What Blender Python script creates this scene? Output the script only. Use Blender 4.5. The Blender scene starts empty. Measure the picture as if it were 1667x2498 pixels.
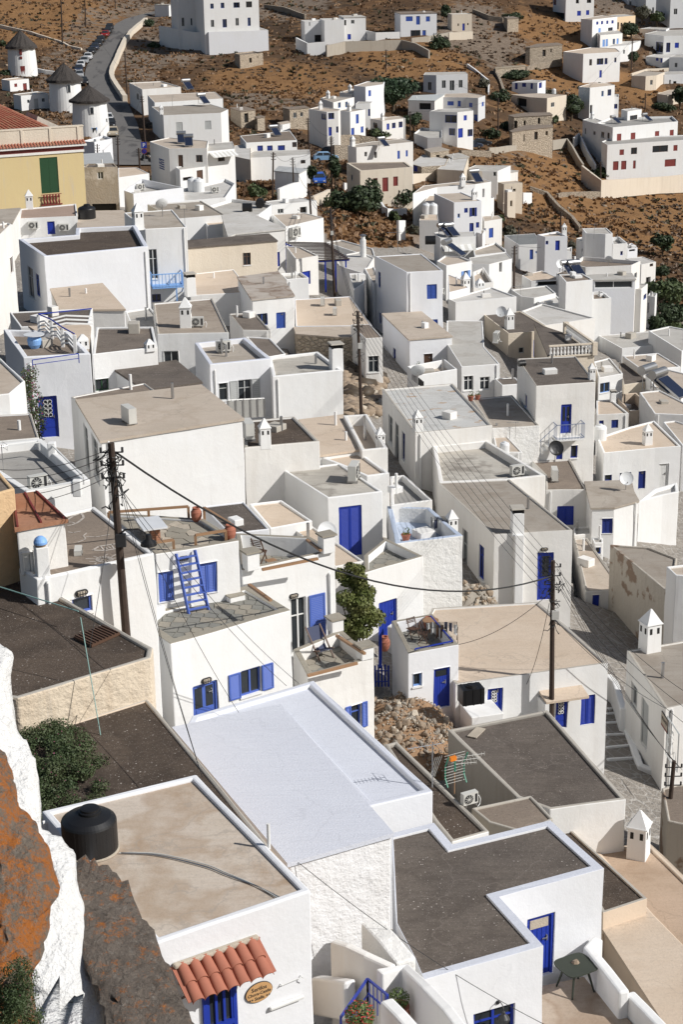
import bpy, bmesh, math, random
import numpy as np
from mathutils import Vector, Matrix, noise
from mathutils.geometry import delaunay_2d_cdt, tessellate_polygon
# ---------------------------------------------------------------- camera, sky, sun, exposure
C = bpy.context.scene.collection
scene = bpy.context.scene
CAM = (0.0, 0.0, 60.0)
cam = bpy.data.cameras.new('camera'); camo = bpy.data.objects.new('camera', cam); C.objects.link(camo)
cam.sensor_fit = 'HORIZONTAL'; cam.sensor_width = 36; cam.lens = 36 * 4250.0 / 1667.0
cam.clip_start = .5; cam.clip_end = 4000
_r = [[0.9998477, 0.0174524, -0.0], [-0.0056819, 0.3255186, -0.9455186], [-0.0165016, 0.9453746, 0.3255682]]
camo.matrix_world = Matrix([[*_r[0], CAM[0]], [*_r[1], CAM[1]], [*_r[2], CAM[2]], [0, 0, 0, 1]])
scene.camera = camo
SUN_EL, SUN_AZ = math.radians(38), math.radians(-19)        # direction TO the sun; azimuth from +X
world = bpy.data.worlds.new('World'); scene.world = world; world.use_nodes = True
wn = world.node_tree; wn.nodes.clear()
sky = wn.nodes.new('ShaderNodeTexSky'); sky.sky_type = 'NISHITA'; sky.sun_disc = False
sky.sun_elevation = SUN_EL; sky.sun_rotation = math.pi / 2 - SUN_AZ; sky.air_density = 1.0; sky.dust_density = 1.5
bg = wn.nodes.new('ShaderNodeBackground'); bg.inputs[1].default_value = .06
wo = wn.nodes.new('ShaderNodeOutputWorld'); wn.links.new(sky.outputs[0], bg.inputs[0]); wn.links.new(bg.outputs[0], wo.inputs[0])
sun = bpy.data.lights.new('sun', 'SUN'); suno = bpy.data.objects.new('sun', sun); C.objects.link(suno)
sun.energy = 4.4; sun.angle = math.radians(.5); sun.color = (1, .975, .935)
sd = Vector((math.cos(SUN_EL) * math.cos(SUN_AZ), math.cos(SUN_EL) * math.sin(SUN_AZ), math.sin(SUN_EL)))
suno.rotation_euler = sd.to_track_quat('Z', 'Y').to_euler()
scene.view_settings.view_transform = 'Standard'; scene.view_settings.look = 'None'
scene.view_settings.exposure = 0.0; scene.view_settings.gamma = 1
scene.view_settings.use_curve_mapping = False
scene.render.engine = 'CYCLES'; scene.cycles.max_bounces = 6; scene.cycles.diffuse_bounces = 3
rnd = random.Random(7)

# ---------------------------------------------------------------- measured places (metres)
HOUSES=[
["tank","white house with pale screed roof and tiled door canopy, carrying the black water tank",[[-3.42,26.5],[-0.69,28.18],[-3.15,32.83],[-6.19,31.38]],42.93,36.02,"pale","plast",0.16,0.07,[],1],
["strip","white house with long bare whitewashed roof and rough front wall",[[-1.3,33.82],[0.99,35.02],[-1.73,41.83],[-4.39,40.61]],40.19,33.93,"snow","rough",0.0,0.0,[],1],
["strip2","whitewashed lower roof with rounded rim carrying the aerial shadow",[[-4.77,45.52],[-1.95,47.04],[0.55,41.16],[2.34,41.93],[-0.97,49.22],[-4.52,46.87]],37.57,32.36,"snow","plast",0.22,0.12,[],1],
["brownl","L-shaped white house with brown screed roof and whitewashed rim beside the grey table",[[1.11,35.3],[1.48,33.87],[1.65,33.01],[4.43,34.22],[3.61,36.34],[6.29,37.56],[5.26,39.98],[2.65,38.87],[2.25,39.97],[1.14,39.48]],37.71,30.12,"dark","plast",0.24,0.06,[["Db",4,0.79,1.58,35.12,36.86],["Wb",2,1.25,2.31,35.48,36.41]],1],
["narrow","narrow dark screed roof strip behind the whitewashed roof",[[2.53,44.94],[2.95,43.66],[4.07,44.25],[1.67,50.04],[1.26,49.84]],35.02,31.15,"dark","grey",0.12,0.1,[],0],
["annex","small white annex with brown roof between the screed roofs",[[4.33,47.13],[5.37,46.52],[6.31,47.3],[5.81,48.83],[3.85,48.04]],33.69,29.61,"brown","grey",0.1,0.06,[],0],
["grey","concrete sided house with big dark grey screed roof and rusty edge",[[5.52,50.46],[6.51,49.59],[9.04,50.17],[7.29,56.86],[3.59,55.42]],32.76,28.11,"dark","grey2",0.16,0.08,[],1],
["ledge","dark pebbled roof ledge above the cream plaster roof",[[7.56,44.9],[8.98,45.65],[6.84,50.9],[6.63,50.91]],31.85,28.32,"dark","cream",0.1,0.06,[],0],
["creamlow","lowest cream plaster roof with swirling trowel marks at the right edge",[[8.8,39.29],[9.34,38.87],[10.13,42.75],[9.07,45.71],[7.59,45.03]],31.23,27.78,"cream","cream",0.0,0.0,[],0],
["creamhigh","cream brown plaster roof carrying the white pyramid capped chimney",[[9.16,46.2],[10.23,43.21],[11.51,45.99],[9.95,50.58],[7.99,50.24]],30.93,27.13,"cream2","cream",0.18,0.08,[],0],
["bushroof","brown pebbled roof half covered by the flowering bush",[[-5.15,29.4],[-1.57,31.39],[-4.8,38.62],[-7.89,36.36]],42.01,36.19,"dark","cream",0.1,0.05,[],0],
["darkleft","house with dark pebbled roof and peeling cream wall at the left edge",[[-8.54,36.78],[-7.5,36.48],[-4.66,38.67],[-4.68,39.27],[-8.71,44.45],[-9.91,43.28]],43.07,37.21,"dark","peel",0.15,0.08,[],1],
["ladderroof","white house with brown roof painted with chalk drawings",[[-8.59,43.27],[-7.98,42.32],[-5.07,44.14],[-7.23,48.23],[-8.67,47.19]],43.71,36.36,"brown","plast",0.14,0.08,[["Wb",1,0.96,1.53,42.5,42.96]],1],
["flagroof","white house with flagstone roof terrace and timber rails",[[-5.85,51.05],[-3.28,52.18],[-4.55,54.37],[-7.81,55.15]],41.14,33.66,"flag","plast",0.2,0.1,[["Sb",0,0.06,0.56,39.49,40.52],["Sb",0,1.41,2.02,39.53,40.58]],1],
["laddertce","white house with slate edged terrace where the blue ladder stands",[[-6.03,49.52],[-5.23,48.3],[-1.65,50.85],[-3.07,53.08],[-6.65,50.56]],39.27,33.04,"slate","plast",0.32,0.12,[["Db",1,0.69,1.61,36.27,37.66],["Ob",1,2.0,3.65,36.81,37.68]],1],
["chairtce","white house with slate capped terrace holding the wooden folding chair",[[-3.4,54.79],[-0.25,56.58],[-1.13,58.06],[-3.82,58.54]],39.12,31.46,"slate","plast",0.2,0.75,[["Ww",0,1.83,2.45,35.59,37.68]],1],
["decktce","white house with slate terrace holding the black deck chair",[[-1.73,54.37],[-1.2,52.1],[1.01,53.53],[-0.08,56.05]],36.4,31.29,"slate","plast",0.22,0.5,[["Ob",1,1.44,2.32,33.98,34.9]],1],
["planter","low white planter wall below the climbing fig",[[0.27,62.89],[0.92,62.87],[0.78,63.97],[-0.09,64.08]],32.66,30.26,"brown","plast",0.15,0.1,[],0],
["beige","large white house with wide beige roof and one air conditioner",[[-9.84,68.76],[-4.16,71.72],[-6.36,77.43],[-11.73,75.2]],39.57,32.78,"beige","plast",0.0,0.0,[["Wg",3,1.53,2.85,36.9,39.02],["Wg",3,3.93,5.63,37.34,39.19]],1],
["beigex","narrow beige roof strip behind the wide beige roof",[[-11.75,75.4],[-8.39,76.91],[-9.0,78.29],[-12.14,76.02]],39.54,33.88,"brown","plast",0.1,0.05,[],0],
["rusty","white rooftop shed with rusty sheet metal roof",[[-8.48,42.88],[-7.3,43.5],[-8.43,45.82],[-9.04,45.58]],44.92,43.61,"rust","plast",0.0,0.0,[["Dw",0,0.08,0.38,43.66,44.23]],1],
["orange","ochre plastered house at the left edge",[[-9.56,43.32],[-8.7,44.17],[-9.37,45.68],[-10.06,45.93]],45.62,38.11,"dark","ochre",0.12,0.05,[],0],
["tpipe","white house with grey roof terrace ringed by pipe rails",[[-12.97,61.59],[-11.2,58.81],[-9.08,60.14],[-11.71,65.47],[-13.8,64.75]],40.71,35.44,"grey","plast",0.25,0.35,[],0],
["leftbg","house with tile topped roof left of the bougainvillea",[[-14.9,70.13],[-13.8,70.56],[-13.49,72.65],[-15.27,76.75],[-16.26,77.27]],41.19,35.52,"beige","plast",0.1,0.1,[],0],
["leftbg2","cream ledge roof under the bougainvillea at the left edge",[[-14.08,66.11],[-11.99,66.63],[-12.89,70.25],[-14.95,70.02]],40.41,35.62,"brown","plast",0.1,0.05,[],0],
["bluedoor","white house with blue railed roof terrace and ornate blue front door",[[-15.14,81.51],[-11.97,82.06],[-13.73,87.03],[-17.2,87.65]],40.04,34.4,"brown","plast",0.25,0.3,[["Dx",0,0.54,1.44,35.98,38.07]],0],
["dark2","white house with divided dark roof beside the railed terrace",[[-12.84,88.59],[-9.58,90.01],[-10.3,94.86],[-13.47,94.99]],38.41,32.67,"dark","plast",0.14,0.1,[["Wk",0,0.06,0.78,36.42,37.06]],0],
["shadowroof","white house with brown pebbled roof half in shadow",[[-9.74,84.91],[-7.04,86.27],[-8.75,90.93],[-11.78,89.18]],37.4,32.62,"dark","plast",0.0,0.0,[],0],
["shut","pale blue white house with grey shuttered french window",[[-8.61,101.73],[-7.36,96.3],[-3.89,97.52],[-5.6,102.92]],35.82,30.96,"beige","plast",0.25,0.3,[["Wg",1,0.49,1.04,33.62,34.68],["Og",1,1.16,2.94,33.2,34.73]],0],
["wchim","white house with stained grey roof and square chimney beside the rubble",[[-3.76,95.22],[0.22,96.44],[-1.24,100.97],[-4.14,99.82]],35.34,30.1,"stain","plast",0.2,0.15,[],0],
["darkb","white house with black grey roof and twin vented chimney",[[-4.53,78.61],[-0.98,79.42],[-2.27,83.84],[-4.75,83.23]],36.23,31.3,"dark","plast_c",0.16,0.08,[],0],
["slant","cream roof crossed by wire shadows",[[-1.03,84.16],[1.07,85.04],[0.15,91.55],[-2.17,90.7]],34.04,30.35,"cream","plast",0.0,0.0,[],0],
["parap","cream terrace with tall white parapet and small dome chimney",[[1.06,84.19],[2.4,84.52],[1.49,90.92],[0.19,90.69]],34.29,29.88,"cream","plast",0.2,0.6,[],0],
["creamb","cream roof behind the double blue door house",[[-0.04,83.06],[1.25,81.07],[2.39,81.5],[0.93,85.28],[-1.03,84.31]],33.92,29.95,"cream","plast",0.18,0.12,[],0],
["dbl","white house with tall double blue shutter doors",[[-0.62,74.85],[1.9,75.68],[-0.04,80.18],[-2.74,79.16]],34.91,30.23,"stain","plast",0.14,0.08,[["Sb",0,0.53,1.62,31.95,34.39]],1],
["brb","brown roof beside the terracotta jars",[[-4.44,64.27],[-2.85,64.68],[-4.02,68.13],[-5.7,67.62]],37.08,32.3,"dark","plast",0.08,0.06,[],0],
["beb","beige roof with cast shadow left of the double blue doors",[[-3.15,72.06],[-1.3,73.01],[-2.77,75.93],[-4.23,75.49]],34.49,31.62,"cream","plast",0.12,0.1,[],0],
["creamwalk","cream terrace at the foot of the double blue doors",[[-0.31,68.1],[0.92,68.72],[-1.31,73.27],[-2.26,73.32]],34.15,30.58,"cream","plast",0.1,0.08,[],0],
["blueter","white house with pale blue painted roof terrace and tiny chimney",[[2.33,71.51],[5.35,72.45],[4.1,76.38],[2.11,76.71]],33.86,28.49,"paleblue","rough2",0.25,0.7,[],0],
["tabter","white terrace with small table behind the pale blue terrace",[[2.3,76.24],[4.25,76.88],[3.08,80.83],[2.39,80.62]],34.04,29.15,"grey","plast",0.15,0.3,[],0],
["sofater","white house with cushioned roof terrace above a blue door",[[0.89,67.32],[3.45,69.18],[1.89,71.53],[0.93,69.46]],34.15,29.31,"slate","plast",0.2,0.4,[["Db",0,0.75,1.71,30.9,32.61]],0],
["blackter","white house with cluttered blue railed terrace and plain blue door",[[2.4,60.01],[4.37,60.82],[3.53,63.9],[1.89,63.25]],33.68,28.95,"slate","plast",0.2,0.5,[["Db",0,1.07,1.77,31.17,32.84],["Wu",0,0.21,0.58,32.27,32.81]],1],
["creamv","long cream roofed house with two ornate blue doors and blue shuttered window",[[3.18,65.81],[4.22,60.36],[10.26,62.05],[9.29,65.37],[8.24,68.49],[3.75,68.0]],32.24,26.75,"cream","plast",0.12,0.06,[["Dx",1,1.28,1.92,30.65,31.84],["Dx",1,4.13,4.63,29.73,30.96],["Sb",1,5.18,5.78,29.72,30.99]],1],
["long","long white house with grey stained roof, arched side windows and tall blue door",[[7.26,78.29],[11.09,78.7],[8.74,87.11],[5.05,86.55]],31.78,25.99,"stain2","plast",0.1,0.06,[["Dy",0,2.17,2.98,28.24,30.72],["Wg",3,3.98,4.77,28.05,30.6],["Wb",3,6.45,7.19,28.86,30.61]],1],
["weather","white house with weathered walled roof of several levels",[[5.13,86.4],[8.64,86.65],[10.78,87.28],[8.28,93.92],[5.13,93.04]],31.79,26.21,"stain","plast",0.22,0.4,[],0],
["peel","white house with peeling painted roof and shuttered shaded side",[[4.15,92.56],[8.52,93.85],[6.94,103.06],[2.59,102.06]],32.67,27.11,"peeling","plast",0.14,0.08,[["Wg",3,2.03,3.15,29.96,31.68],["Wg",3,3.93,5.01,29.17,31.78],["Wb",3,6.02,6.83,30.1,31.81]],0],
["bei2","beige roofed white house with two potted plants on its rim",[[9.24,101.7],[12.2,102.13],[11.23,109.28],[8.48,108.61]],30.19,25.3,"beige","rough2",0.14,0.08,[],0],
["bei3","small beige roof below the rough white wall",[[9.27,98.73],[10.78,98.58],[9.9,103.67],[9.41,103.35]],29.6,26.0,"beige","plast",0.08,0.05,[],0],
["balc","tall white house with brown roof, blue balcony door and side stair",[[12.02,103.08],[15.78,103.76],[15.43,110.39],[11.57,110.03]],32.43,23.73,"dark","plast",0.1,0.05,[["Dp",0,1.65,2.33,29.27,31.13],["Db",0,0.95,1.81,27.59,28.38],["Wb",0,2.33,2.77,27.63,28.46],["Wb",3,3.21,3.9,30.11,31.0]],0],
["dishroof","white house with brown roof carrying the black satellite dish",[[12.25,99.29],[11.95,96.55],[14.39,96.47],[14.3,98.1],[14.18,102.56],[11.72,102.15]],27.91,24.52,"brown","plast",0.12,0.1,[["Sb",1,0.7,1.67,25.7,26.9]],0],
["curved","white house with curved wall and blue shuttered window",[[14.13,92.98],[15.41,93.0],[16.95,94.08],[16.94,95.79],[17.13,97.85],[14.42,97.7]],27.94,23.51,"beige","plast",0.0,0.0,[["Sb",0,0.61,1.22,26.41,27.33]],0],
["conech","white house with cream roof, cone chimney and three blue arched openings",[[16.48,104.23],[19.87,105.08],[21.55,105.42],[20.9,111.32],[19.01,109.95],[16.55,107.57]],27.71,22.0,"cream","plast",0.12,0.1,[["Wb",0,0.14,0.62,25.84,26.26],["Wb",0,1.15,1.95,25.67,26.3],["Db",0,2.44,2.92,25.09,26.28],["Dw",1,0.33,0.96,24.91,26.64]],0],
["smallbl","small white house with cream roof and two small blue shutters",[[18.21,118.83],[20.53,119.13],[19.86,122.96],[18.74,122.73]],26.01,21.7,"cream","plast",0.12,0.1,[["Sb",0,1.08,1.59,24.98,25.6],["Sb",0,0.22,0.53,25.01,25.59]],0],
["court","white walled roof court with dark sunken floor",[[23.16,134.27],[25.15,134.51],[24.65,139.8],[22.75,139.33]],21.88,19.48,"dark","cream",0.15,0.9,[],0],
["beir","cream roofed house at the right edge above the solar heaters",[[24.09,128.44],[28.29,127.56],[25.73,135.27],[24.0,134.71]],23.3,19.6,"beige","plast",0.14,0.1,[],0],
["rightbl","white house at the right edge with tall blue door",[[23.32,113.85],[23.75,113.83],[25.99,116.92],[24.01,119.83],[23.05,119.48]],25.22,20.62,"beige","plast",0.12,0.1,[],0],
["bal37","cream house with brown roof and dark french door beside the balustrade",[[14.92,149.47],[18.87,150.5],[16.86,158.28],[13.32,157.57]],24.81,20.7,"dark","creamp",0.1,0.06,[["Db",0,2.37,3.08,22.49,24.05],["Wg",0,0.98,1.49,22.93,23.46]],0],
["balus","cream roof terrace with white balustrade",[[17.06,137.73],[20.86,138.4],[19.47,145.88],[17.24,149.98]],25.51,20.65,"dark","creamp",0.0,0.0,[],0],
["glass","small white house with glazed porch right of the balcony house",[[21.07,137.14],[23.26,138.51],[22.98,143.84],[21.47,142.59]],23.89,19.76,"white2","plast",0.12,0.1,[["Wu",0,0.2,1.21,22.56,23.39]],0],
["tall38","tall plain white block below the solar panels",[[22.6,170.1],[25.4,171.1],[24.8,174.2],[22.4,174.0]],25.03,17.44,"brown","plast",0.1,0.1,[],0],
["tall38b","lower white wing of the tall plain block",[[25.6,172.4],[27.6,172.9],[27.2,176.3],[26.1,176.2]],22.74,16.63,"brown","plast",0.15,0.3,[],0],
["ltroof","white house with broad pale grey roof and rounded rim",[[18.64,153.55],[20.29,154.37],[23.51,156.24],[19.41,162.78],[17.15,159.66]],24.53,18.88,"white2","plast",0.14,0.12,[],0],
["r50","white house with light grey roof behind the solar heaters",[[27.9,167.1],[33.0,168.8],[31.8,174.2],[26.4,172.7]],18.95,15.64,"white2","plast",0.1,0.05,[],0],
["r51","beige roofed white house in front of the light grey roof",[[25.92,144.39],[29.4,145.45],[28.34,150.48],[25.01,149.68]],22.57,18.06,"beige","plast",0.14,0.08,[],0],
["r52","white house with dark leaf covered roof",[[23.91,141.74],[26.18,142.72],[25.23,149.19],[24.66,149.06]],22.07,18.83,"dark","creamp",0.08,0.06,[],0],
["solar","white house with blue black solar panels at the right edge",[[26.0,138.08],[27.94,137.46],[31.06,140.77],[28.09,144.57],[25.89,142.69]],22.62,18.3,"beige","plast",0.14,0.1,[],0],
["r53","white roof at the right edge in front of the dark trees",[[32.5,160.76],[36.73,167.57],[33.24,171.27],[30.86,169.38]],20.13,15.41,"white2","plast",0.14,0.1,[],0],
["shop","white shop house with grey roof and painted window mural",[[12.59,62.13],[14.99,63.09],[14.81,68.89],[12.01,67.91]],30.21,24.85,"stain2","plast",0.12,0.06,[["Wg",3,1.0,1.89,28.23,29.24],["Dg",3,2.52,3.56,27.17,29.26]],1],
["peelwall","old house with flaking grey plaster wall and grey roof",[[15.65,78.23],[16.04,78.67],[16.99,82.75],[15.84,84.38],[13.92,84.92]],28.74,23.6,"stain2","peel2",0.12,0.1,[],0],
["rightwh","tall plain white house at the right edge above the flaking wall",[[15.61,76.16],[17.24,75.88],[17.67,77.94],[15.38,77.31]],30.36,23.55,"beige","plast",0.1,0.1,[],0],
["rdcorner","cream roofed house with stone corner below the long house",[[12.68,84.68],[14.72,85.03],[13.92,93.0],[13.15,92.94]],26.21,23.81,"beige","plast",0.12,0.08,[["Db",0,0.38,0.77,24.03,25.99]],0],
["smw","small white block with slotted wall",[[13.16,92.91],[14.21,93.2],[14.33,94.37],[13.32,94.24]],26.38,23.98,"white2","plast",0.1,0.1,[],0],
["lowbl","white lean-to with small blue windows below the curved wall",[[14.0,90.89],[14.53,90.93],[14.61,91.75],[13.99,91.73]],26.63,24.23,"white2","plast",0.1,0.1,[["Wb",0,0.1,0.41,25.97,26.39]],0],
["bottomr","low wall house with cut stone top at the bottom right",[[11.1,53.43],[12.23,52.84],[12.88,56.06],[11.87,56.1],[11.31,55.82]],30.11,26.34,"brown","peel2",0.1,0.05,[],0],
["stepwall","white stepped garden wall house by the upper alley",[[17.72,98.24],[19.36,99.33],[20.41,99.87],[20.66,101.7],[19.01,100.56]],26.52,22.39,"white2","plast",0.2,0.2,[],0],
["A","bright white house with dark roof and chimney post above the beige annex",[[-19.67,116.2],[-12.99,119.33],[-14.72,128.07],[-19.09,127.31],[-18.72,124.52],[-22.55,123.12]],38.46,30.84,"dark","plast",0.3,0.3,[["Wg",5,2.08,3.67,34.77,36.95],["Wb",5,4.4,5.56,35.29,36.86]],0],
["Aan","low beige roof annex leaning on the bright white house",[[-17.15,105.89],[-13.17,105.79],[-15.58,113.91],[-18.73,112.41]],37.01,32.27,"cream","plast",0.0,0.0,[],0],
["Abr","low house with rubble strewn brown roof at the left",[[-18.16,97.63],[-14.28,98.04],[-14.65,102.34],[-19.49,101.65]],37.89,33.21,"dark","plast",0.12,0.06,[],0],
["Awh","white roof wedge right of the beige annex",[[-13.0,108.18],[-10.87,108.89],[-12.58,115.09],[-14.15,114.0]],35.12,31.37,"white2","plast",0.12,0.1,[],0],
["Ab2","roof with cream wall between brown roofs at left",[[-14.12,89.51],[-13.25,89.79],[-13.85,95.34],[-14.06,95.95],[-17.3,95.81]],38.29,33.68,"cream","plast",0.0,0.0,[],0],
["B","white house with tiled roof, two air conditioners and small blue door",[[-27.07,148.66],[-22.18,149.52],[-23.24,156.26],[-27.82,153.89]],35.73,31.55,"tile","plast",0.12,0.1,[["Db",0,2.35,2.98,34.27,35.37]],0],
["Btank","white house with beige roof carrying the round black tank",[[-21.78,146.67],[-16.94,147.57],[-19.07,155.59],[-22.92,155.14]],35.14,30.2,"beige","plast",0.0,0.0,[],0],
["C","tall white house with light blue timber balcony",[[-14.68,133.34],[-11.52,134.0],[-13.37,142.49],[-17.2,141.34]],37.26,29.62,"beige","plast",0.12,0.06,[["Ww",0,0.16,0.82,33.37,35.69],["Wb",0,0.26,0.97,31.58,32.19]],0],
["D","white house with broad grey roof behind the balcony house",[[-15.6,167.7],[-10.8,169.6],[-13.8,178.7],[-19.1,176.8]],32.34,27.93,"stain2","plast",0.12,0.08,[],0],
["E","small white house with cream roof in front of the grey roof",[[-12.44,167.61],[-10.18,168.45],[-10.86,171.07],[-13.0,170.37]],31.69,27.89,"cream","plast",0.08,0.05,[],0],
["F","cream stucco house with brown roof and small brown window",[[-12.18,141.48],[-4.96,144.07],[-5.79,147.43],[-12.47,144.8]],34.26,28.32,"dark","creamp",0.0,0.0,[["Wn",0,4.7,5.34,32.46,33.48]],0],
["G","white house with clean cream roof below the stucco house",[[-11.2,130.63],[-6.57,131.4],[-8.44,140.6],[-12.01,138.77]],32.64,28.96,"cream","plast",0.12,0.05,[],0],
["Hh","white house with weedy roof and three blue doors",[[-6.21,124.26],[-3.19,125.43],[-4.63,134.47],[-7.66,132.58]],33.55,28.78,"weed","plast",0.0,0.0,[["Wb",0,0.31,1.15,31.6,32.47],["Db",0,1.81,2.52,31.23,32.42]],0],
["acb","white house with brown stained roof, white chimney and air conditioner",[[-10.99,103.25],[-6.66,103.34],[-8.27,113.33],[-12.08,111.98]],36.05,30.62,"stain3","plast",0.12,0.08,[["Wg",0,0.34,1.26,34.24,34.96]],0],
["dksm","small house with dark grey roof beside the weedy roof",[[-6.51,116.03],[-4.58,115.7],[-5.88,121.38],[-7.7,121.17]],33.26,29.68,"dark","plast",0.1,0.08,[],0],
["vents","white house with long cream roof carrying two upright vents",[[-3.11,125.49],[2.47,125.31],[0.97,135.65],[-3.39,134.83]],31.28,27.62,"cream","plast",0.08,0.05,[],0],
["ledgeb","brown earthen roof below the vented cream roof",[[-3.02,123.24],[-0.24,122.14],[2.0,121.68],[1.49,125.25],[-3.23,125.36]],31.19,27.95,"beige","stone",0.0,0.0,[],0],
["greywin","narrow white house with grey window by the rubble slope",[[1.86,117.97],[3.06,118.16],[2.25,122.46],[0.9,122.32]],32.05,27.86,"brown","plast",0.06,0.05,[["Wg",0,0.19,0.94,29.59,30.79]],0],
["brsm","small brown roof above the stained roof with chimney",[[-5.14,106.66],[-4.32,104.35],[-3.28,105.08],[-4.39,109.36],[-5.98,109.92]],34.23,30.28,"dark","plast",0.1,0.08,[],0],
["I","white house with blue door under the slatted pergola",[[-3.58,150.32],[-1.66,151.97],[-3.27,156.29],[-4.63,156.81]],31.5,27.46,"beige","plast",0.1,0.1,[["Db",0,0.66,1.6,29.13,30.31]],0],
["J","low white yard wall block left of the pergola",[[-4.24,142.51],[-2.38,143.07],[-3.1,145.47],[-4.8,144.94]],31.35,28.02,"white2","plast",0.12,0.2,[],0],
["Kk","white house with broad pale roof and slim blue door",[[-9.69,155.41],[-9.2,156.81],[-4.72,158.98],[-8.62,169.08],[-10.95,167.3]],32.65,27.64,"white2","plast",0.0,0.0,[["Db",1,4.15,4.39,29.3,30.64]],0],
["L","white house with twin air conditioner on its front",[[-5.0,171.1],[-1.3,176.0],[-3.3,179.5],[-6.6,178.8]],30.81,25.99,"beige","plast",0.1,0.06,[],0],
["M","white house with two small windows below the road",[[-6.9,188.4],[-2.1,191.0],[-4.1,193.4],[-7.7,191.1]],30.22,25.16,"white2","plast",0.1,0.06,[["Wg",0,0.64,1.34,29.22,29.73],["Kb",0,3.37,4.22,28.99,29.69]],0],
["N","white curved roof court holding black barrels",[[-12.2,172.2],[-7.7,173.6],[-6.6,179.4],[-8.3,182.1],[-11.0,184.0],[-13.2,179.6]],31.63,26.76,"white2","plast",0.12,0.3,[],0],
["O","white house with cream roof right of the ochre ruin",[[-23.8,192.3],[-20.7,195.1],[-22.6,200.0],[-24.7,199.9]],32.91,28.18,"cream","plast",0.08,0.05,[],0],
["P","cream white house with walled roof in front of the ochre ruin",[[-20.6,178.0],[-15.8,181.7],[-20.8,188.5],[-21.8,180.3]],33.26,28.15,"white2","plast",0.12,0.7,[],0],
["Q","old stucco house with one small white framed window",[[-22.2,179.2],[-22.9,181.9],[-25.6,182.0],[-25.6,179.2]],35.83,29.74,"dark","stucco",0.1,0.1,[["Ww",3,1.3,1.94,34.6,35.39],["Kk",3,0.57,3.06,31.4,32.12]],0],
["R","beige roof slab at the left edge below the yellow house",[[-28.45,142.02],[-26.52,142.27],[-27.15,150.06],[-29.77,149.1]],36.38,32.62,"beige","plast",0.0,0.0,[],0],
["S","pale plaster house at the left edge with flaking wall",[[-21.84,108.5],[-21.66,116.29],[-22.04,116.89],[-23.21,115.83]],40.66,33.37,"beige","plast",0.1,0.1,[["Wn",0,6.09,6.98,37.62,38.7]],0],
["pool","white house with blue veranda behind the slatted pergola",[[0.09,154.11],[2.33,150.35],[3.39,157.53],[2.16,160.75],[-0.18,158.63]],30.16,25.88,"white2","plast",0.1,0.1,[],0],
["pipeh","white house with cream roof and tall white flue",[[2.05,164.36],[3.58,162.62],[3.45,166.67],[0.46,171.63],[-1.09,170.48]],29.34,25.33,"beige","plast",0.1,0.1,[],0],
["carw","white yard wall house in shade right of the pergola",[[1.33,140.08],[2.2,142.54],[2.28,146.85],[1.01,146.62]],30.92,26.74,"white2","plast",0.1,0.1,[],0],
["d","tall white house with grey roof and one blue shuttered window",[[5.42,135.24],[8.32,135.74],[6.97,142.99],[3.13,142.17]],33.2,25.11,"stain2","plast",0.12,0.06,[["Sb",0,1.64,2.46,30.96,32.14],["Wb",3,0.71,1.28,30.77,32.08],["Wb",3,0.81,1.46,27.78,28.71],["Sb",0,2.11,2.54,28.95,29.31]],0],
["dl","low white lean-to left of the tall grey roofed house",[[2.96,141.66],[3.58,142.89],[3.2,149.02],[2.31,148.4]],31.02,26.37,"beige","plast",0.1,0.1,[],0],
["d2","white house with beige roof and brown door above the white balustrade",[[5.23,126.03],[8.45,126.84],[6.54,135.53],[3.51,134.91]],29.98,25.44,"beige","plast",0.0,0.0,[["Dn",0,1.15,1.82,27.46,28.83],["Wb",3,3.63,4.62,26.19,28.19]],0],
["d2b","white slotted balustrade terrace below the brown door",[[4.51,111.99],[5.11,109.6],[7.77,111.05],[7.11,113.73]],31.54,26.54,"beige","plast",0.12,0.5,[],0],
["bigwh","white house with broad white roof and white framed windows",[[8.69,120.09],[11.47,120.71],[10.79,125.97],[11.38,134.58],[8.56,134.81],[8.08,127.16]],29.38,24.03,"white2","plast",0.1,0.04,[["Ww",0,0.18,0.88,27.59,28.68],["Ww",0,1.37,2.11,27.56,28.51]],0],
["arch42","small shaded white annex with arched window",[[11.43,118.63],[12.85,118.96],[12.61,120.78],[11.08,120.57]],28.36,24.22,"dark","plast",0.1,0.06,[],0],
["r43","wide white house with white roof and small chimneys",[[10.73,156.09],[16.48,158.08],[14.53,162.58],[10.16,157.5]],26.24,21.16,"white2","plast",0.1,0.1,[],0],
["r44","white house with pale roof and dish in the middle right",[[18.9,176.5],[20.1,175.6],[22.6,177.8],[22.1,181.8],[18.2,179.9]],22.31,17.98,"white2","plast",0.1,0.1,[],0],
["r44b","low white block with black pipe left of the tall block",[[21.2,173.5],[23.0,175.2],[22.7,179.1],[20.4,175.5]],21.94,17.92,"white2","plast",0.1,0.1,[],0],
["r45","white house with cream roof and shaded porch",[[21.3,188.9],[24.8,189.4],[23.1,194.7],[20.6,192.1]],21.35,16.68,"cream","plast",0.08,0.05,[["Kk",0,0.71,3.38,20.78,21.23]],0],
["r46","cream stone roof right of the tall window house",[[10.22,157.73],[12.16,159.68],[11.84,163.36],[10.68,166.11]],26.81,22.57,"cream","plast",0.08,0.05,[],0],
["r47","white terrace house with shaded roof seating",[[13.3,168.1],[15.3,168.9],[15.0,176.5],[13.7,174.2]],25.39,20.74,"beige","plast",0.15,0.4,[],0],
["W1","white house with striped awning and solar panels",[[11.8,197.3],[15.9,198.2],[16.0,201.3],[11.9,201.6],[11.3,201.0]],24.73,19.09,"white2","plast",0.08,0.05,[["Wb",0,0.28,0.97,23.22,23.98],["Wb",0,2.29,2.94,23.27,23.69]],0],
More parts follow.
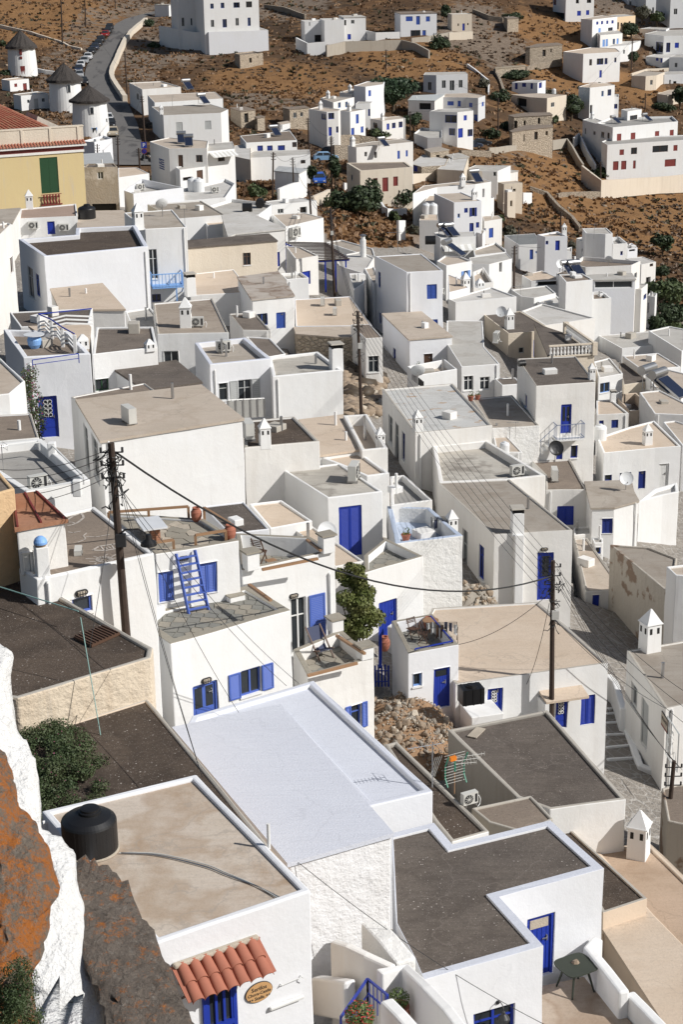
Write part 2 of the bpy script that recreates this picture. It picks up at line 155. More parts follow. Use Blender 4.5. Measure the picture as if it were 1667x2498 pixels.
["W2","white house with flat roof below the awning",[[15.5,194.6],[19.2,196.4],[19.3,197.7],[18.6,202.6],[15.6,198.4]],23.21,18.13,"beige","plast",0.1,0.2,[],0],
["W2b","white house with shaded porch roof and open railing",[[14.8,188.8],[16.6,188.6],[19.4,191.6],[19.1,195.4],[14.7,192.5]],23.35,18.33,"white2","plast",0.05,0.05,[["Kk",1,1.8,2.31,22.17,23.23]],0],
["W3","white house with light blue shuttered window",[[10.0,173.2],[10.8,170.7],[13.5,172.9],[12.5,175.5],[11.0,176.1]],26.76,21.48,"beige","plast",0.1,0.15,[["Ou",1,2.04,3.23,25.1,25.89]],0],
["W4","white house with slate grey roof and shaded courtyard",[[23.2,220.8],[26.5,221.3],[26.1,228.8],[22.0,227.8]],19.51,14.42,"slateg","plast",0.05,0.03,[["Db",0,1.46,1.91,17.57,18.84],["Wu",0,2.21,2.48,18.31,18.61]],0],
["W5","two storey white house with blue doors beside an outdoor stair",[[25.9,215.5],[28.7,215.7],[27.9,219.3],[25.1,217.1]],21.43,14.11,"beige","plast",0.15,0.2,[["Db",0,1.3,1.86,19.68,20.92],["Wb",0,0.08,0.41,20.46,20.92]],0],
["W5b","lower white storey with blue door and shutter",[[30.5,224.5],[30.9,227.6],[28.7,225.3],[27.6,224.2]],17.88,12.88,"white2","plast",0.1,0.1,[["Sb",3,0.28,0.66,15.93,16.74],["Db",3,1.08,1.66,15.39,16.72]],0],
["W6a","tall white stepped house at the foot of the grass slope",[[32.7,227.5],[35.1,226.6],[36.1,226.9],[35.9,231.3],[32.7,231.2]],19.66,11.25,"white2","plast",0.12,0.08,[],0],
["W6l","shaded left wing of the tall stepped house",[[32.4,230.3],[33.2,230.4],[33.1,233.3],[32.1,232.3]],18.16,11.99,"white2","plast",0.1,0.1,[["Wg",0,0.19,0.45,16.68,17.14]],0],
["W6b","middle step of the white stepped house with walled roof",[[37.2,233.5],[39.3,234.2],[39.0,239.2],[37.9,238.9]],17.03,10.13,"grey","plast",0.12,0.5,[["Wb",0,1.19,1.55,15.45,16.01]],0],
["W6c","right step of the white stepped house with porch",[[41.1,244.8],[42.7,245.8],[42.5,249.6],[41.3,247.8]],14.23,8.95,"white2","plast",0.1,0.1,[["Kk",0,0.31,1.45,13.79,14.11]],0],
["W6d","white house with veranda windows above the dark trees",[[38.0,215.5],[40.1,217.1],[39.0,220.7],[36.7,219.8]],17.75,11.02,"white2","plast",0.1,0.05,[["Wn",0,1.52,2.13,17.26,17.63],["Kk",0,0.95,1.79,14.82,15.99]],0],
["W7","long white house with brown walled roof in front of the stepped house",[[27.2,188.8],[32.3,189.4],[33.7,191.8],[27.7,195.0],[26.0,190.7]],22.79,13.98,"brown","plast",0.12,0.4,[["Wg",1,1.01,1.86,21.1,21.72]],0],
["W7b","white house with long glazed veranda",[[26.9,180.3],[31.2,180.3],[31.3,183.5],[26.4,182.9]],23.08,15.11,"white2","plast",0.0,0.0,[["Ww",0,0.06,4.04,22.22,22.96]],0],
["W8","white house with small blue windows and blue door below the veranda",[[33.7,190.5],[34.9,193.4],[33.4,194.0],[32.3,191.1]],19.88,13.65,"white2","plast",0.1,0.1,[["Wb",3,0.22,0.57,18.4,18.97],["Wb",0,1.23,2.69,18.33,18.94]],0],
["W9","small white block above the dark bushes at right",[[36.2,195.6],[36.8,197.7],[36.1,198.2],[35.5,196.6]],17.87,13.01,"white2","plast",0.1,0.1,[["Kk",3,0.06,0.31,15.88,17.06]],0],
["Solp","white house whose roof carries two dark solar panels",[[24.6,184.8],[27.6,186.0],[27.2,190.2],[26.0,192.5],[24.1,189.6]],22.0,15.87,"brown","plast",0.06,0.04,[],0],
["V1","white house with pale roof above the ruined walls",[[24.3,290.8],[26.8,290.5],[29.6,296.9],[23.7,298.1],[22.3,294.8]],19.02,13.45,"white2","plast",0.08,0.05,[["Wg",0,1.82,2.28,18.2,18.9]],0],
["V1b","white cube house below the terraced slope",[[28.5,297.6],[31.2,300.3],[29.3,302.1],[27.6,299.6]],17.63,13.16,"white2","plast",0.0,0.0,[],0],
["V2","old off white house with small upper window",[[27.0,281.3],[30.1,282.3],[29.2,284.8],[26.2,283.4]],18.26,12.69,"beige","creamp",0.08,0.05,[["Kk",0,1.6,2.07,16.46,17.39]],0],
["V3","narrow old shed in front of the off white house",[[27.2,277.3],[28.6,278.2],[28.2,279.9],[26.8,278.4]],17.5,13.06,"beige","creamp",0.06,0.05,[["Kk",0,0.58,1.03,15.24,16.16]],0],
["V4","long white house with solar collectors and brown side door",[[13.7,237.0],[19.0,239.0],[21.4,241.2],[20.6,243.8],[11.9,238.6],[10.2,231.8]],24.57,15.57,"beige","plast",0.08,0.05,[["Kn",1,1.51,1.92,22.6,23.78],["Kn",1,0.06,0.48,22.75,23.56]],0],
["V6","two storey white house with blue windows and white balustrade",[[15.0,222.2],[18.6,223.3],[16.5,230.9],[12.9,230.0]],24.8,17.13,"beige","plast",0.12,0.1,[["Sb",0,1.4,1.89,23.4,24.0],["Ob",0,2.15,3.12,22.89,23.99],["Db",0,2.13,2.71,20.95,22.04],["Sb",0,3.03,3.46,21.38,22.09],["Wu",0,0.5,0.82,22.82,23.36]],0],
["V6c","white annex with brown door and grey terrace",[[22.2,264.4],[23.2,263.9],[24.0,265.3],[23.7,266.9],[22.1,265.5]],18.65,14.37,"grey","plast",0.05,0.05,[["Dn",0,0.06,0.75,16.78,17.94]],0],
["V7","white house with cream roof and blue door right of the balustrade house",[[19.9,234.3],[22.5,236.3],[22.2,238.9],[20.0,238.5]],20.28,15.34,"beige","plast",0.06,0.05,[["Db",0,0.88,1.68,17.92,19.24],["Wb",0,0.06,0.3,18.92,19.35]],0],
["V7b","low white block with parapet beneath the blue door house",[[18.6,221.5],[19.2,224.4],[18.7,225.6],[17.8,223.9]],20.81,16.9,"beige","plast",0.08,0.2,[],0],
["V8","white house with cream roof holding two white tanks",[[12.3,209.5],[12.4,214.0],[10.5,214.2],[10.0,209.9]],24.7,19.65,"cream","plast",0.05,0.05,[],0],
["V9","broad white block left of the balustrade house",[[15.3,229.5],[15.0,234.2],[12.5,234.5],[11.6,229.9]],23.81,17.91,"cream","plast",0.05,0.05,[],0],
["V10","cream neoclassical house with three dark red doors",[[1.6,251.7],[3.4,243.3],[10.8,246.2],[10.0,251.8]],26.05,18.86,"brown","creamp",0.3,0.1,[["Dr",1,1.93,2.61,23.43,24.9],["Dr",1,3.34,4.22,22.93,24.88],["Dr",1,4.99,5.7,23.6,24.91],["Wg",0,2.67,3.86,23.93,24.82]],0],
["V11","cream ruin with brown roof and small brown window",[[16.2,299.4],[19.5,302.3],[18.0,306.7],[15.4,303.5]],21.11,16.71,"beige","stone",0.0,0.0,[["Kn",0,1.29,2.15,19.59,20.52]],0],
["V12","small cream cube with pale flat roof",[[19.9,297.0],[22.7,298.8],[21.3,304.1],[19.0,301.5]],20.31,15.64,"white2","stone",0.0,0.0,[["Kk",0,2.15,2.49,19.3,19.82]],0],
["V13","old white house with chimney above the white tanks",[[14.1,288.0],[18.0,289.4],[19.0,297.0],[15.1,303.5],[12.4,292.0]],20.3,16.56,"white2","stone",0.06,0.05,[["Sb",4,1.23,2.77,19.26,20.18]],0],
["V14","stepped white block above the pale balustrade",[[20.7,283.2],[22.5,298.1],[19.8,300.4],[16.5,285.5]],20.23,15.63,"white2","creamp",0.06,0.05,[],0],
["T1","white house with solar heaters and brown framed window",[[-20.5,217.7],[-15.8,217.4],[-16.1,224.9],[-21.5,229.2],[-23.6,225.1]],32.74,25.17,"beige","plast",0.1,0.08,[["Dn",0,1.1,1.68,30.43,31.96],["Wn",0,3.3,4.12,31.06,31.94]],0],
["T2","white house with striped awning and brown framed window",[[-15.9,219.3],[-12.6,221.6],[-13.3,228.8],[-16.4,227.6]],32.11,24.58,"white2","plast",0.05,0.05,[["Wn",0,1.5,2.52,30.73,31.6]],0],
["T3","lower white storey with dark door and arched vent",[[-19.0,214.6],[-16.1,217.2],[-16.6,219.1],[-19.8,217.4]],30.56,25.62,"white2","plast",0.1,0.1,[["Dn",0,2.56,3.5,28.99,30.2],["Kk",0,0.41,1.85,29.14,29.58]],0],
["T4","white roof terrace with white water tanks",[[-16.1,184.7],[-11.8,186.6],[-11.3,196.8],[-12.6,200.6],[-16.9,193.3]],31.41,26.3,"white2","plast",0.1,0.3,[],0],
["T5","cream wall block right of the awning house",[[-14.1,248.8],[-11.8,245.2],[-12.6,263.5],[-14.9,261.1]],27.59,23.19,"white2","creamp",0.06,0.05,[],0],
["U","white house with two grey shuttered windows beside the road",[[-27.2,282.1],[-18.2,284.3],[-17.3,289.3],[-20.8,298.4],[-30.4,295.8]],29.9,23.72,"stain2","plast",0.08,0.05,[["Sg",0,1.97,3.0,27.39,28.71],["Sg",0,6.6,7.62,27.38,28.76]],0],
["V","white house with overhanging slab roof above the motorcycles",[[-30.2,299.0],[-19.0,303.8],[-21.1,315.7],[-32.7,312.2]],30.23,24.07,"beige","plast",0.06,0.05,[],0],
["Wt","topmost white house of the roadside row",[[-34.2,318.0],[-27.6,321.5],[-32.2,333.5],[-38.0,331.4]],30.67,25.21,"beige","plast",0.1,0.15,[["Wg",3,7.56,10.12,28.33,29.48]],0],
["X1","tall white hillside house with dark blue windows beside the road",[[-29.1,408.8],[-16.8,412.1],[-19.9,423.7],[-32.2,420.4]],45.96,28.46,"white2","plast",0.1,0.1,[["Wb",0,1.52,2.28,39.75,40.84],["Wb",0,3.91,4.74,39.78,40.97],["Wb",0,6.88,8.25,39.79,40.95],["Wg",0,1.47,2.23,35.72,37.29],["Wb",0,4.19,5.17,35.56,37.38],["Wg",0,7.21,7.9,35.88,37.53],["Wb",0,6.85,8.3,39.79,40.95],["Wn",0,9.76,11.14,39.77,41.07],["Wg",0,7.22,7.95,35.88,37.46],["Wb",0,10.03,10.72,35.72,37.54]],0],
["X1b","shaded left wing of the tall hillside house",[[-35.8,418.6],[-29.9,420.2],[-32.2,428.9],[-38.2,427.3]],42.87,29.26,"white2","plast",0.1,0.3,[["Wg",0,0.76,1.38,35.47,37.4],["Wg",0,2.86,3.27,35.59,37.23]],0],
["X2","white retaining base under the tall hillside house",[[-28.2,408.3],[-14.8,411.4],[-18.4,427.0],[-31.8,423.9]],34.73,25.43,"grey","plast",0.1,0.1,[],0],
["X3","white gate arch at the bend of the road",[[-46.8,476.0],[-42.9,474.1],[-41.8,476.4],[-45.8,478.2]],37.65,30.65,"white2","plast",0.0,0.0,[],0],
["Y1","small white house with red door and red window by the windmill",[[-62.0,341.9],[-58.9,345.3],[-61.5,349.1],[-64.2,345.3]],30.51,27.11,"cream","plast",0.06,0.1,[["Dr",0,3.1,4.01,28.38,29.76],["Sr",0,1.03,1.71,29.23,29.87]],0],
["Y2","pale blue white cottage between the windmills",[[-55.7,317.0],[-51.3,320.4],[-53.8,324.9],[-57.6,320.1]],30.02,26.41,"beige","plast",0.08,0.1,[["Wg",0,1.17,1.67,28.63,29.23],["Wg",0,4.12,4.75,28.62,29.28],["Dg",0,2.54,3.36,27.28,29.28]],0],
["Y3","white yard building at the foot of the front windmill",[[-33.0,242.4],[-31.0,246.1],[-32.7,250.0],[-34.8,243.7]],30.71,26.32,"white2","plast",0.1,0.3,[],0],
["Y4","low shed with pale sheet metal roof",[[-30.2,210.7],[-26.7,211.6],[-28.3,221.2],[-31.6,220.1]],31.94,27.64,"zinc","plast",0.0,0.0,[],0],
["Z1a","plain white block of the modern hillside house",[[-2.0,418.0],[2.6,418.7],[1.5,426.6],[-3.1,426.0]],36.25,26.65,"white2","plast",0.06,0.05,[],0],
["Z1b","recessed left wing of the modern hillside house",[[-6.6,422.3],[-1.8,422.9],[-2.8,429.9],[-7.6,429.2]],35.79,26.99,"white2","plast",0.06,0.05,[["Kk",0,2.26,3.82,31.16,32.76],["Wg",0,0.97,1.26,34.84,35.67]],0],
["Z1c","balcony wing of the modern hillside house",[[2.6,422.8],[7.7,423.5],[6.6,431.4],[1.4,430.7]],36.57,27.17,"white2","plast",0.0,0.0,[["Wg",0,1.64,2.45,35.12,35.97],["Sb",0,0.77,1.58,31.56,32.8],["Kk",0,0.06,0.52,34.78,36.02]],0],
["Z2","two storey hillside house with brown slab roof and blue shutters",[[15.9,424.8],[24.5,426.0],[23.4,434.0],[14.8,432.8]],37.08,27.28,"brown","plast",0.0,0.0,[["Sb",0,1.28,2.89,35.35,36.45],["Sb",0,6.08,7.06,35.17,36.34],["Db",0,3.75,4.66,34.51,36.47],["Wn",0,2.39,4.76,31.85,33.28],["Db",0,5.25,6.08,31.79,33.22]],0],
["Z3","small white chapel like house with blue door on a stone base",[[28.7,435.7],[33.6,436.4],[32.9,441.3],[28.0,440.6]],36.15,28.25,"white2","creamp",0.08,0.1,[["Db",0,2.62,3.2,32.3,33.98],["Kk",0,1.42,1.77,33.43,33.98],["Kk",0,3.82,4.16,33.55,34.03]],0],
["Z4","roofless stone cottage below the white retaining base",[[-20.2,387.4],[-15.4,391.6],[-17.7,397.5],[-21.6,392.1]],31.17,27.37,"brown","stone",0.1,0.2,[["Kn",0,2.55,3.2,29.34,30.33],["Kk",0,4.71,5.02,30.27,30.54]],0],
["Z5","stone hut with dark door on the dry slope",[[-16.3,309.1],[-13.9,311.7],[-16.1,317.3],[-18.5,315.6]],27.43,23.6,"brown","stone",0.0,0.0,[["Kk",0,0.8,1.82,25.4,27.01]],0],
["Z5b","lower stone hut right of the dark door hut",[[-13.4,307.9],[-12.2,309.7],[-13.0,311.8],[-13.9,309.4]],26.43,23.32,"brown","stone",0.0,0.0,[["Kk",3,0.06,1.31,25.23,26.18]],0],
["Z6","cream cottage with two small grey windows",[[-8.0,317.1],[-4.6,319.7],[-5.6,322.5],[-9.3,319.9]],26.82,22.63,"brown","stone",0.0,0.0,[["Wg",0,0.76,1.53,25.22,26.18],["Wg",0,2.34,2.93,25.34,26.11]],0],
["Z7","small whitewashed shed among the stone huts",[[-9.3,303.4],[-7.7,306.0],[-8.2,307.7],[-9.8,305.6]],25.81,22.64,"beige","plast",0.0,0.0,[["Kk",0,0.07,0.55,24.83,25.61]],0],
["Z8","white house with flower decked balcony and three blue doors",[[-13.0,258.0],[-5.6,260.1],[-6.9,272.0],[-14.3,266.5]],28.35,22.3,"brown","plast",0.1,0.05,[["Db",0,1.68,2.51,26.59,27.84],["Db",0,3.15,3.97,26.59,27.77],["Db",0,4.76,5.83,26.72,27.72],["Wn",0,6.96,7.63,27.35,28.08]],0],
["Z8b","lower white garden front with balustrade and round shrubs",[[-12.5,250.7],[-3.6,253.8],[-3.8,259.0],[-12.0,258.4],[-12.7,255.0]],27.09,22.0,"white2","plast",0.05,0.05,[["Wn",0,7.95,8.66,25.82,26.33]],0],
["Z9","white shed with grey sheet roof above the alley",[[-4.9,233.9],[-3.9,237.8],[-7.7,240.9],[-8.2,236.4]],27.18,22.81,"zinc","plast",0.0,0.0,[],0],
["Q1","highest white block of the stepped blue window house",[[5.9,335.4],[9.3,339.8],[10.0,347.5],[6.4,346.1],[3.7,337.7]],28.82,21.83,"beige","plast",0.1,0.1,[["Sb",0,0.91,1.7,26.97,28.07]],0],
["Q2","second step of the blue window house with arched brown window",[[3.1,337.4],[5.9,341.4],[6.2,350.5],[3.1,346.0],[1.0,340.8]],27.4,22.48,"beige","plast",0.1,0.1,[["Wb",0,1.16,2.03,25.51,26.74],["Wn",0,2.96,4.33,25.61,26.73]],0],
["Q2b","low white wing with blue door before the dark pine",[[6.6,327.5],[7.1,330.8],[4.5,331.8],[3.9,327.2]],26.54,21.31,"white2","plast",0.05,0.05,[["Db",3,2.32,2.71,24.29,25.56]],0],
["Q3","third step of the blue window house",[[-0.2,322.5],[3.7,331.2],[-1.3,334.1],[-2.6,330.6]],27.36,22.05,"beige","plast",0.08,0.1,[["Wu",0,2.11,3.33,26.11,27.09],["Wu",0,5.36,6.53,25.89,26.91]],0],
["Q4","large white corner house with blue arched windows beside the stepped house",[[-1.3,297.2],[0.6,297.8],[1.0,300.7],[-2.6,306.3],[-4.4,302.3]],28.39,21.04,"beige","plast",0.1,0.1,[["Wb",4,4.21,5.68,27.03,27.99],["Wb",0,0.26,1.29,27.16,28.19],["Db",0,0.27,0.82,24.43,25.88],["Wb",0,1.6,2.01,24.88,25.91]],0],
["Q5","right corner of the blue window house with small blue balcony",[[2.7,308.2],[5.4,311.8],[2.6,314.9],[0.5,311.1]],27.14,20.58,"beige","plast",0.1,0.1,[["Db",0,1.68,2.52,24.95,26.56],["Db",0,0.24,1.16,23.05,24.34],["Sb",0,3.08,3.88,23.24,24.32]],0],
["R1","low white house with blue windows among the trees",[[8.6,319.9],[12.9,323.5],[11.9,327.2],[6.5,324.0]],24.22,19.77,"beige","plast",0.06,0.05,[["Db",0,1.04,1.68,22.52,23.63],["Wb",0,2.32,3.2,22.67,23.65],["Wb",0,3.96,4.91,22.67,23.71],["Wn",3,1.21,2.74,22.66,23.65]],0],
["R2","white house with arched blue windows above the stone walls",[[3.3,274.8],[7.4,277.4],[12.4,280.6],[10.9,285.1],[5.8,281.7],[2.0,277.3]],25.27,17.95,"beige","plast",0.08,0.05,[["Sb",1,2.9,3.38,22.84,24.11],["Sb",1,4.51,4.9,23.07,24.05],["Kk",0,1.52,2.01,23.73,24.45],["Kk",0,3.39,3.86,23.33,24.3]],0],
["R3","white house with four tall dark windows behind the dark pine",[[18.5,369.6],[21.1,368.4],[27.7,370.0],[27.6,375.3],[19.2,375.4]],27.83,22.22,"white2","greyw",0.08,0.05,[["Wg",0,0.98,1.79,24.76,26.44],["Wg",1,1.19,2.03,25.15,26.73],["Wg",1,2.88,3.9,24.61,26.66],["Wg",1,4.82,5.67,25.1,26.66]],0],
["S1","white terrace house with striped metal porch roof",[[19.3,342.7],[22.0,355.0],[15.6,353.4],[14.3,344.5]],25.28,20.28,"stripe","plast",0.0,0.0,[["Kk",3,2.21,4.57,23.62,24.81]],0],
["S2","grey white house with water tank and small blue windows",[[18.6,353.8],[26.1,351.9],[28.3,350.2],[30.1,354.9],[27.2,361.1],[20.8,360.3]],24.89,19.29,"beige","greyw",0.08,0.06,[["Sb",0,3.96,5.22,23.31,24.13],["Sb",0,6.01,6.64,23.12,24.24],["Sb",1,0.66,1.46,23.06,23.9],["Sb",2,2.63,3.99,22.98,23.83],["Db",1,1.84,2.72,20.2,21.72]],0],
["S3","two storey white house with blue framed porch and white slotted railing",[[17.5,327.6],[22.5,325.2],[25.6,327.4],[25.2,331.8],[19.1,331.1]],24.94,17.18,"white2","plast",0.08,0.06,[["Wb",0,3.12,5.44,23.0,24.42],["Sb",1,1.5,2.25,23.32,24.26],["Wb",0,3.9,5.14,20.74,22.02],["Db",1,0.21,1.33,20.29,21.99],["Wb",1,2.46,3.67,20.35,21.64]],0],
["S4","low white porch block left of the blue framed porch",[[16.5,315.1],[19.0,314.7],[19.8,327.6],[16.2,330.7],[14.4,321.9]],21.68,17.68,"white2","plast",0.08,0.3,[],0],
["Tt","white house with a row of four blue windows and slotted railing",[[43.5,381.2],[45.8,386.2],[43.3,388.6],[38.2,383.3]],24.78,20.38,"white2","plast",0.05,0.05,[["Db",3,0.68,1.3,23.32,24.63],["Sb",3,2.27,3.14,23.84,24.66],["Db",3,4.15,4.66,23.45,24.66],["Db",0,0.87,2.87,23.49,24.66]],0],
["Tu","white house with cream wing below the four blue windows",[[40.7,370.4],[44.0,367.9],[48.8,374.0],[43.5,378.2],[37.4,376.6]],22.87,17.63,"beige","creamp",0.05,0.05,[["Ww",1,1.58,2.94,20.85,21.81],["Kk",4,2.31,5.84,20.78,22.38]],0],
["Tv","upper ruined stone house with three dark windows",[[35.1,347.0],[42.9,349.4],[42.8,353.7],[38.0,353.9],[34.3,349.9]],21.49,15.03,"brown","stone",0.0,0.0,[["Kk",0,0.06,0.75,19.3,20.75],["Kk",0,2.08,2.51,19.75,20.72],["Kk",0,5.1,5.6,19.9,21.08]],0],
["Tw","lower cream stone house with three dark windows by the lane",[[33.5,333.9],[36.2,336.7],[42.0,341.0],[42.3,344.6],[37.0,344.3],[33.2,335.7]],20.14,13.97,"brown","stone",0.0,0.0,[["Kk",0,3.46,3.85,17.99,19.41],["Kk",1,2.44,3.33,18.1,19.61],["Kk",1,5.35,5.93,18.69,19.5]],0],
["U1","upper white house with balconies at the top edge",[[59.7,463.5],[67.2,465.4],[65.1,474.1],[57.5,472.3]],41.23,28.73,"white2","plast",0.08,0.06,[["Kb",0,2.74,3.6,36.73,38.08],["Kb",0,5.74,6.95,36.76,38.0],["Sb",0,3.17,4.21,33.69,34.9],["Sb",0,5.62,6.48,33.82,34.99],["Kk",3,0.44,8.27,32.84,34.4],["Wb",3,0.22,2.26,36.1,37.47]],0],
["U1b","white house corner at the top edge right of the balconies",[[79.1,486.2],[87.2,488.2],[85.5,495.0],[77.4,493.0]],38.88,29.88,"white2","greyw",0.06,0.05,[["Wg",0,0.62,1.3,34.98,35.99]],0],
["U2","white house with a row of four tiny blue windows",[[63.4,440.9],[71.0,450.7],[68.6,458.4],[61.2,445.5]],34.05,27.05,"beige","plast",0.06,0.05,[["Sb",0,1.88,2.96,32.73,33.47],["Sb",0,4.26,5.27,32.67,33.49],["Sb",0,6.89,7.91,32.59,33.42],["Sb",0,9.47,10.58,32.56,33.35],["Su",0,3.07,4.23,30.49,31.84],["Wb",0,7.87,10.23,30.62,31.68]],0],
["U2c","cream house wing with three brown windows",[[71.3,452.5],[76.7,457.8],[75.3,465.4],[70.1,462.7]],33.87,27.87,"white2","peach",0.06,0.05,[["Wn",0,0.06,0.77,30.89,32.6],["Wn",0,1.41,2.12,31.5,32.41],["Wn",0,4.79,5.51,31.77,32.62]],0],
["U2b","lower white storey with four slim light blue windows",[[64.2,432.8],[70.4,438.1],[71.0,449.8],[65.0,443.6]],30.89,25.21,"white2","plast",0.06,0.05,[["Su",0,0.94,1.79,28.14,29.8],["Su",0,2.07,2.87,28.15,29.85],["Wu",0,4.63,5.49,28.3,29.77],["Su",0,6.06,6.81,28.4,29.77]],0],
["U3","white annex with one small window beside the big tree",[[71.0,431.6],[76.2,445.4],[70.1,443.6],[65.1,426.9]],28.56,23.87,"white2","plast",0.05,0.05,[["Wg",3,5.58,6.2,26.62,27.57]],0],
["U4","white house with balcony and ramp wall on the hillside",[[56.7,407.2],[65.8,411.7],[66.4,422.3],[61.1,426.5],[53.1,414.6]],28.58,20.92,"cream","plast",0.1,0.1,[["Wn",0,1.69,2.42,25.92,27.31],["Wb",0,3.75,5.56,25.96,27.35],["Wb",0,5.9,6.68,25.98,27.34],["Wb",0,8.58,9.15,26.27,27.32],["Db",0,4.58,5.23,23.08,24.73]],0],
["U5","white house with blue arched balcony at the right edge",[[80.6,438.7],[87.4,439.2],[91.6,460.8],[83.4,459.9],[77.6,448.1]],30.05,23.23,"white2","plast",0.08,0.06,[["Wb",4,6.05,9.73,26.11,28.52],["Wb",0,0.71,1.72,26.21,28.44],["Sb",0,2.83,3.84,27.16,28.39],["Kg",4,3.38,4.71,25.37,27.24]],0],
["U5b","lower white terrace with light blue porch beams",[[78.5,427.4],[85.2,430.7],[86.2,436.3],[79.3,440.4],[75.4,432.9]],25.76,21.85,"white2","plast",0.05,0.05,[["Sb",4,3.78,4.75,24.98,25.64],["Sb",4,5.51,6.19,24.64,25.64]],0],
["U6","small grey white house with one window at the right edge",[[84.6,424.3],[85.8,430.3],[82.5,432.5],[79.7,425.4]],26.04,20.67,"white2","greyw",0.05,0.05,[["Wg",3,1.29,1.95,23.72,24.77]],0],
["U7","shaded white houses at the top right corner",[[83.3,481.3],[90.7,483.2],[88.5,491.9],[81.1,490.1]],38.88,28.38,"white2","greyw",0.06,0.05,[["Wg",0,1.85,2.39,32.9,34.51],["Wg",0,4.79,5.46,32.81,34.43]],0],
["U8","white house with grey windows at the top right edge",[[87.4,468.2],[94.8,470.0],[92.7,478.8],[85.2,476.9]],37.43,25.43,"white2","greyw",0.06,0.05,[["Wg",0,1.01,1.98,33.35,34.8]],0],
["U8b","white house below the top right corner",[[93.8,468.6],[95.0,474.8],[90.7,476.2],[88.6,471.0]],32.91,28.31,"white2","plast",0.06,0.05,[["Wg",3,1.17,1.59,31.07,32.25]],0],
["U8c","white block behind the right hand trees",[[84.3,456.0],[86.4,463.0],[82.3,467.4],[78.7,461.9]],30.39,26.8,"white2","plast",0.06,0.05,[],0],
["U9","ruined tan stone cottage on the slope",[[45.1,412.0],[53.4,419.0],[53.1,425.2],[48.0,422.9],[44.1,412.3]],29.82,25.02,"brown","stone2",0.0,0.0,[["Kk",0,4.21,5.26,27.57,29.05],["Kk",0,6.83,7.3,28.31,29.08]],0],
["U9b","tiny grey stone shed on the upper slope",[[42.8,442.6],[45.7,444.4],[44.9,451.5],[42.5,449.5]],34.52,31.19,"brown","stone",0.0,0.0,[],0],
["U9c","low stone enclosure wall beside the stone cottage",[[35.7,394.3],[42.8,399.4],[42.9,401.9],[35.8,397.1]],26.76,23.8,"stone","stone",0.0,0.0,[],0],
["U10","cream house with small window near the right edge",[[70.8,405.6],[73.5,407.1],[76.8,415.1],[72.7,418.8],[67.9,407.4]],23.56,18.7,"beige","creamp",0.05,0.05,[["Wg",0,1.34,2.06,21.52,22.6]],0],
["U10b","grey white house with dark door near the right edge",[[76.6,414.0],[83.2,416.0],[84.5,422.9],[78.9,422.7],[74.7,414.4]],23.02,19.25,"white2","greyw",0.05,0.05,[["Kg",0,2.34,3.15,19.63,21.49],["Kg",0,1.3,1.7,20.65,21.82]],0],
["U10c","cream garden house with flat roofs below the dark tree",[[74.2,396.4],[80.0,402.5],[81.2,408.9],[76.8,408.6],[72.6,400.2]],20.16,16.56,"beige","creamp",0.05,0.05,[],0],
["U11","white house with blue shutters and balcony pergola",[[54.0,376.3],[60.0,381.2],[59.4,386.7],[55.2,385.7],[52.0,379.1]],24.01,16.09,"cream","plast",0.08,0.08,[["Wu",0,3.62,4.31,21.93,23.07],["Wb",0,5.54,6.68,21.93,23.24],["Kb",0,0.19,0.93,18.67,20.4]],0],
["U11b","lower porch storey with light blue shutters",[[55.0,380.5],[61.1,382.1],[62.0,388.0],[56.5,389.7],[52.4,380.9]],21.44,16.03,"white2","plast",0.06,0.3,[["Wu",0,2.24,2.96,18.77,20.02],["Sb",0,4.05,4.67,18.62,20.04],["Wb",0,5.25,6.05,19.0,19.99]],0],
["U12p","rooftop stair house of the big apartment block",[[59.0,357.3],[62.4,360.6],[61.6,363.4],[58.3,361.0]],21.07,11.56,"white2","plast",0.06,0.05,[["Wn",0,0.86,3.32,19.15,20.12]],0],
["U12","big white apartment block with red brown shutters",[[53.9,343.0],[68.0,351.0],[68.6,360.4],[55.8,359.6],[51.9,350.7]],19.64,9.06,"grey","plast",0.12,0.4,[["Sr",0,1.05,2.13,16.4,18.3],["Sr",0,4.45,5.61,16.32,18.26],["Sr",0,10.5,11.57,16.35,18.13],["Sr",0,14.26,15.26,16.26,18.1],["Wg",4,2.19,3.78,17.05,18.25],["Wn",4,5.37,6.46,17.26,18.39]],0],
["U12w","left wing of the apartment block beside the ramp",[[52.1,351.3],[54.2,353.4],[52.8,363.4],[50.2,358.7]],19.39,12.22,"white2","plast",0.1,0.1,[["Wg",3,1.27,1.94,16.7,17.88],["Wg",3,5.62,6.76,17.06,17.82],["Wg",0,0.68,1.3,13.82,14.76]],0],
["U12b","lower storeys of the apartment block with long balconies",[[69.6,342.1],[71.1,349.4],[54.2,346.8],[51.5,341.0],[51.9,336.2]],17.2,7.55,"grey","plast",0.1,0.2,[["Sr",4,2.62,3.56,15.08,16.14],["Wn",4,5.06,6.34,15.1,16.35],["Wn",4,9.67,13.0,15.17,16.42],["Sr",4,14.19,15.08,15.22,16.33],["Dr",4,1.32,2.49,12.28,13.98],["Dr",4,3.06,4.16,12.3,13.97],["Dr",4,5.61,6.18,12.34,13.89],["Dr",4,12.45,14.85,12.29,13.68]],0],
["yel","old yellow ochre mansion with tall green shutters and tiled hip roof",[[-35.1,164.7],[-24.2,169.5],[-26.1,177.7],[-37.4,176.2]],38.99,30.86,"tile","yellow",0.2,0.1,[["Sk",0,7.57,9.32,34.95,38.33]],0],
]
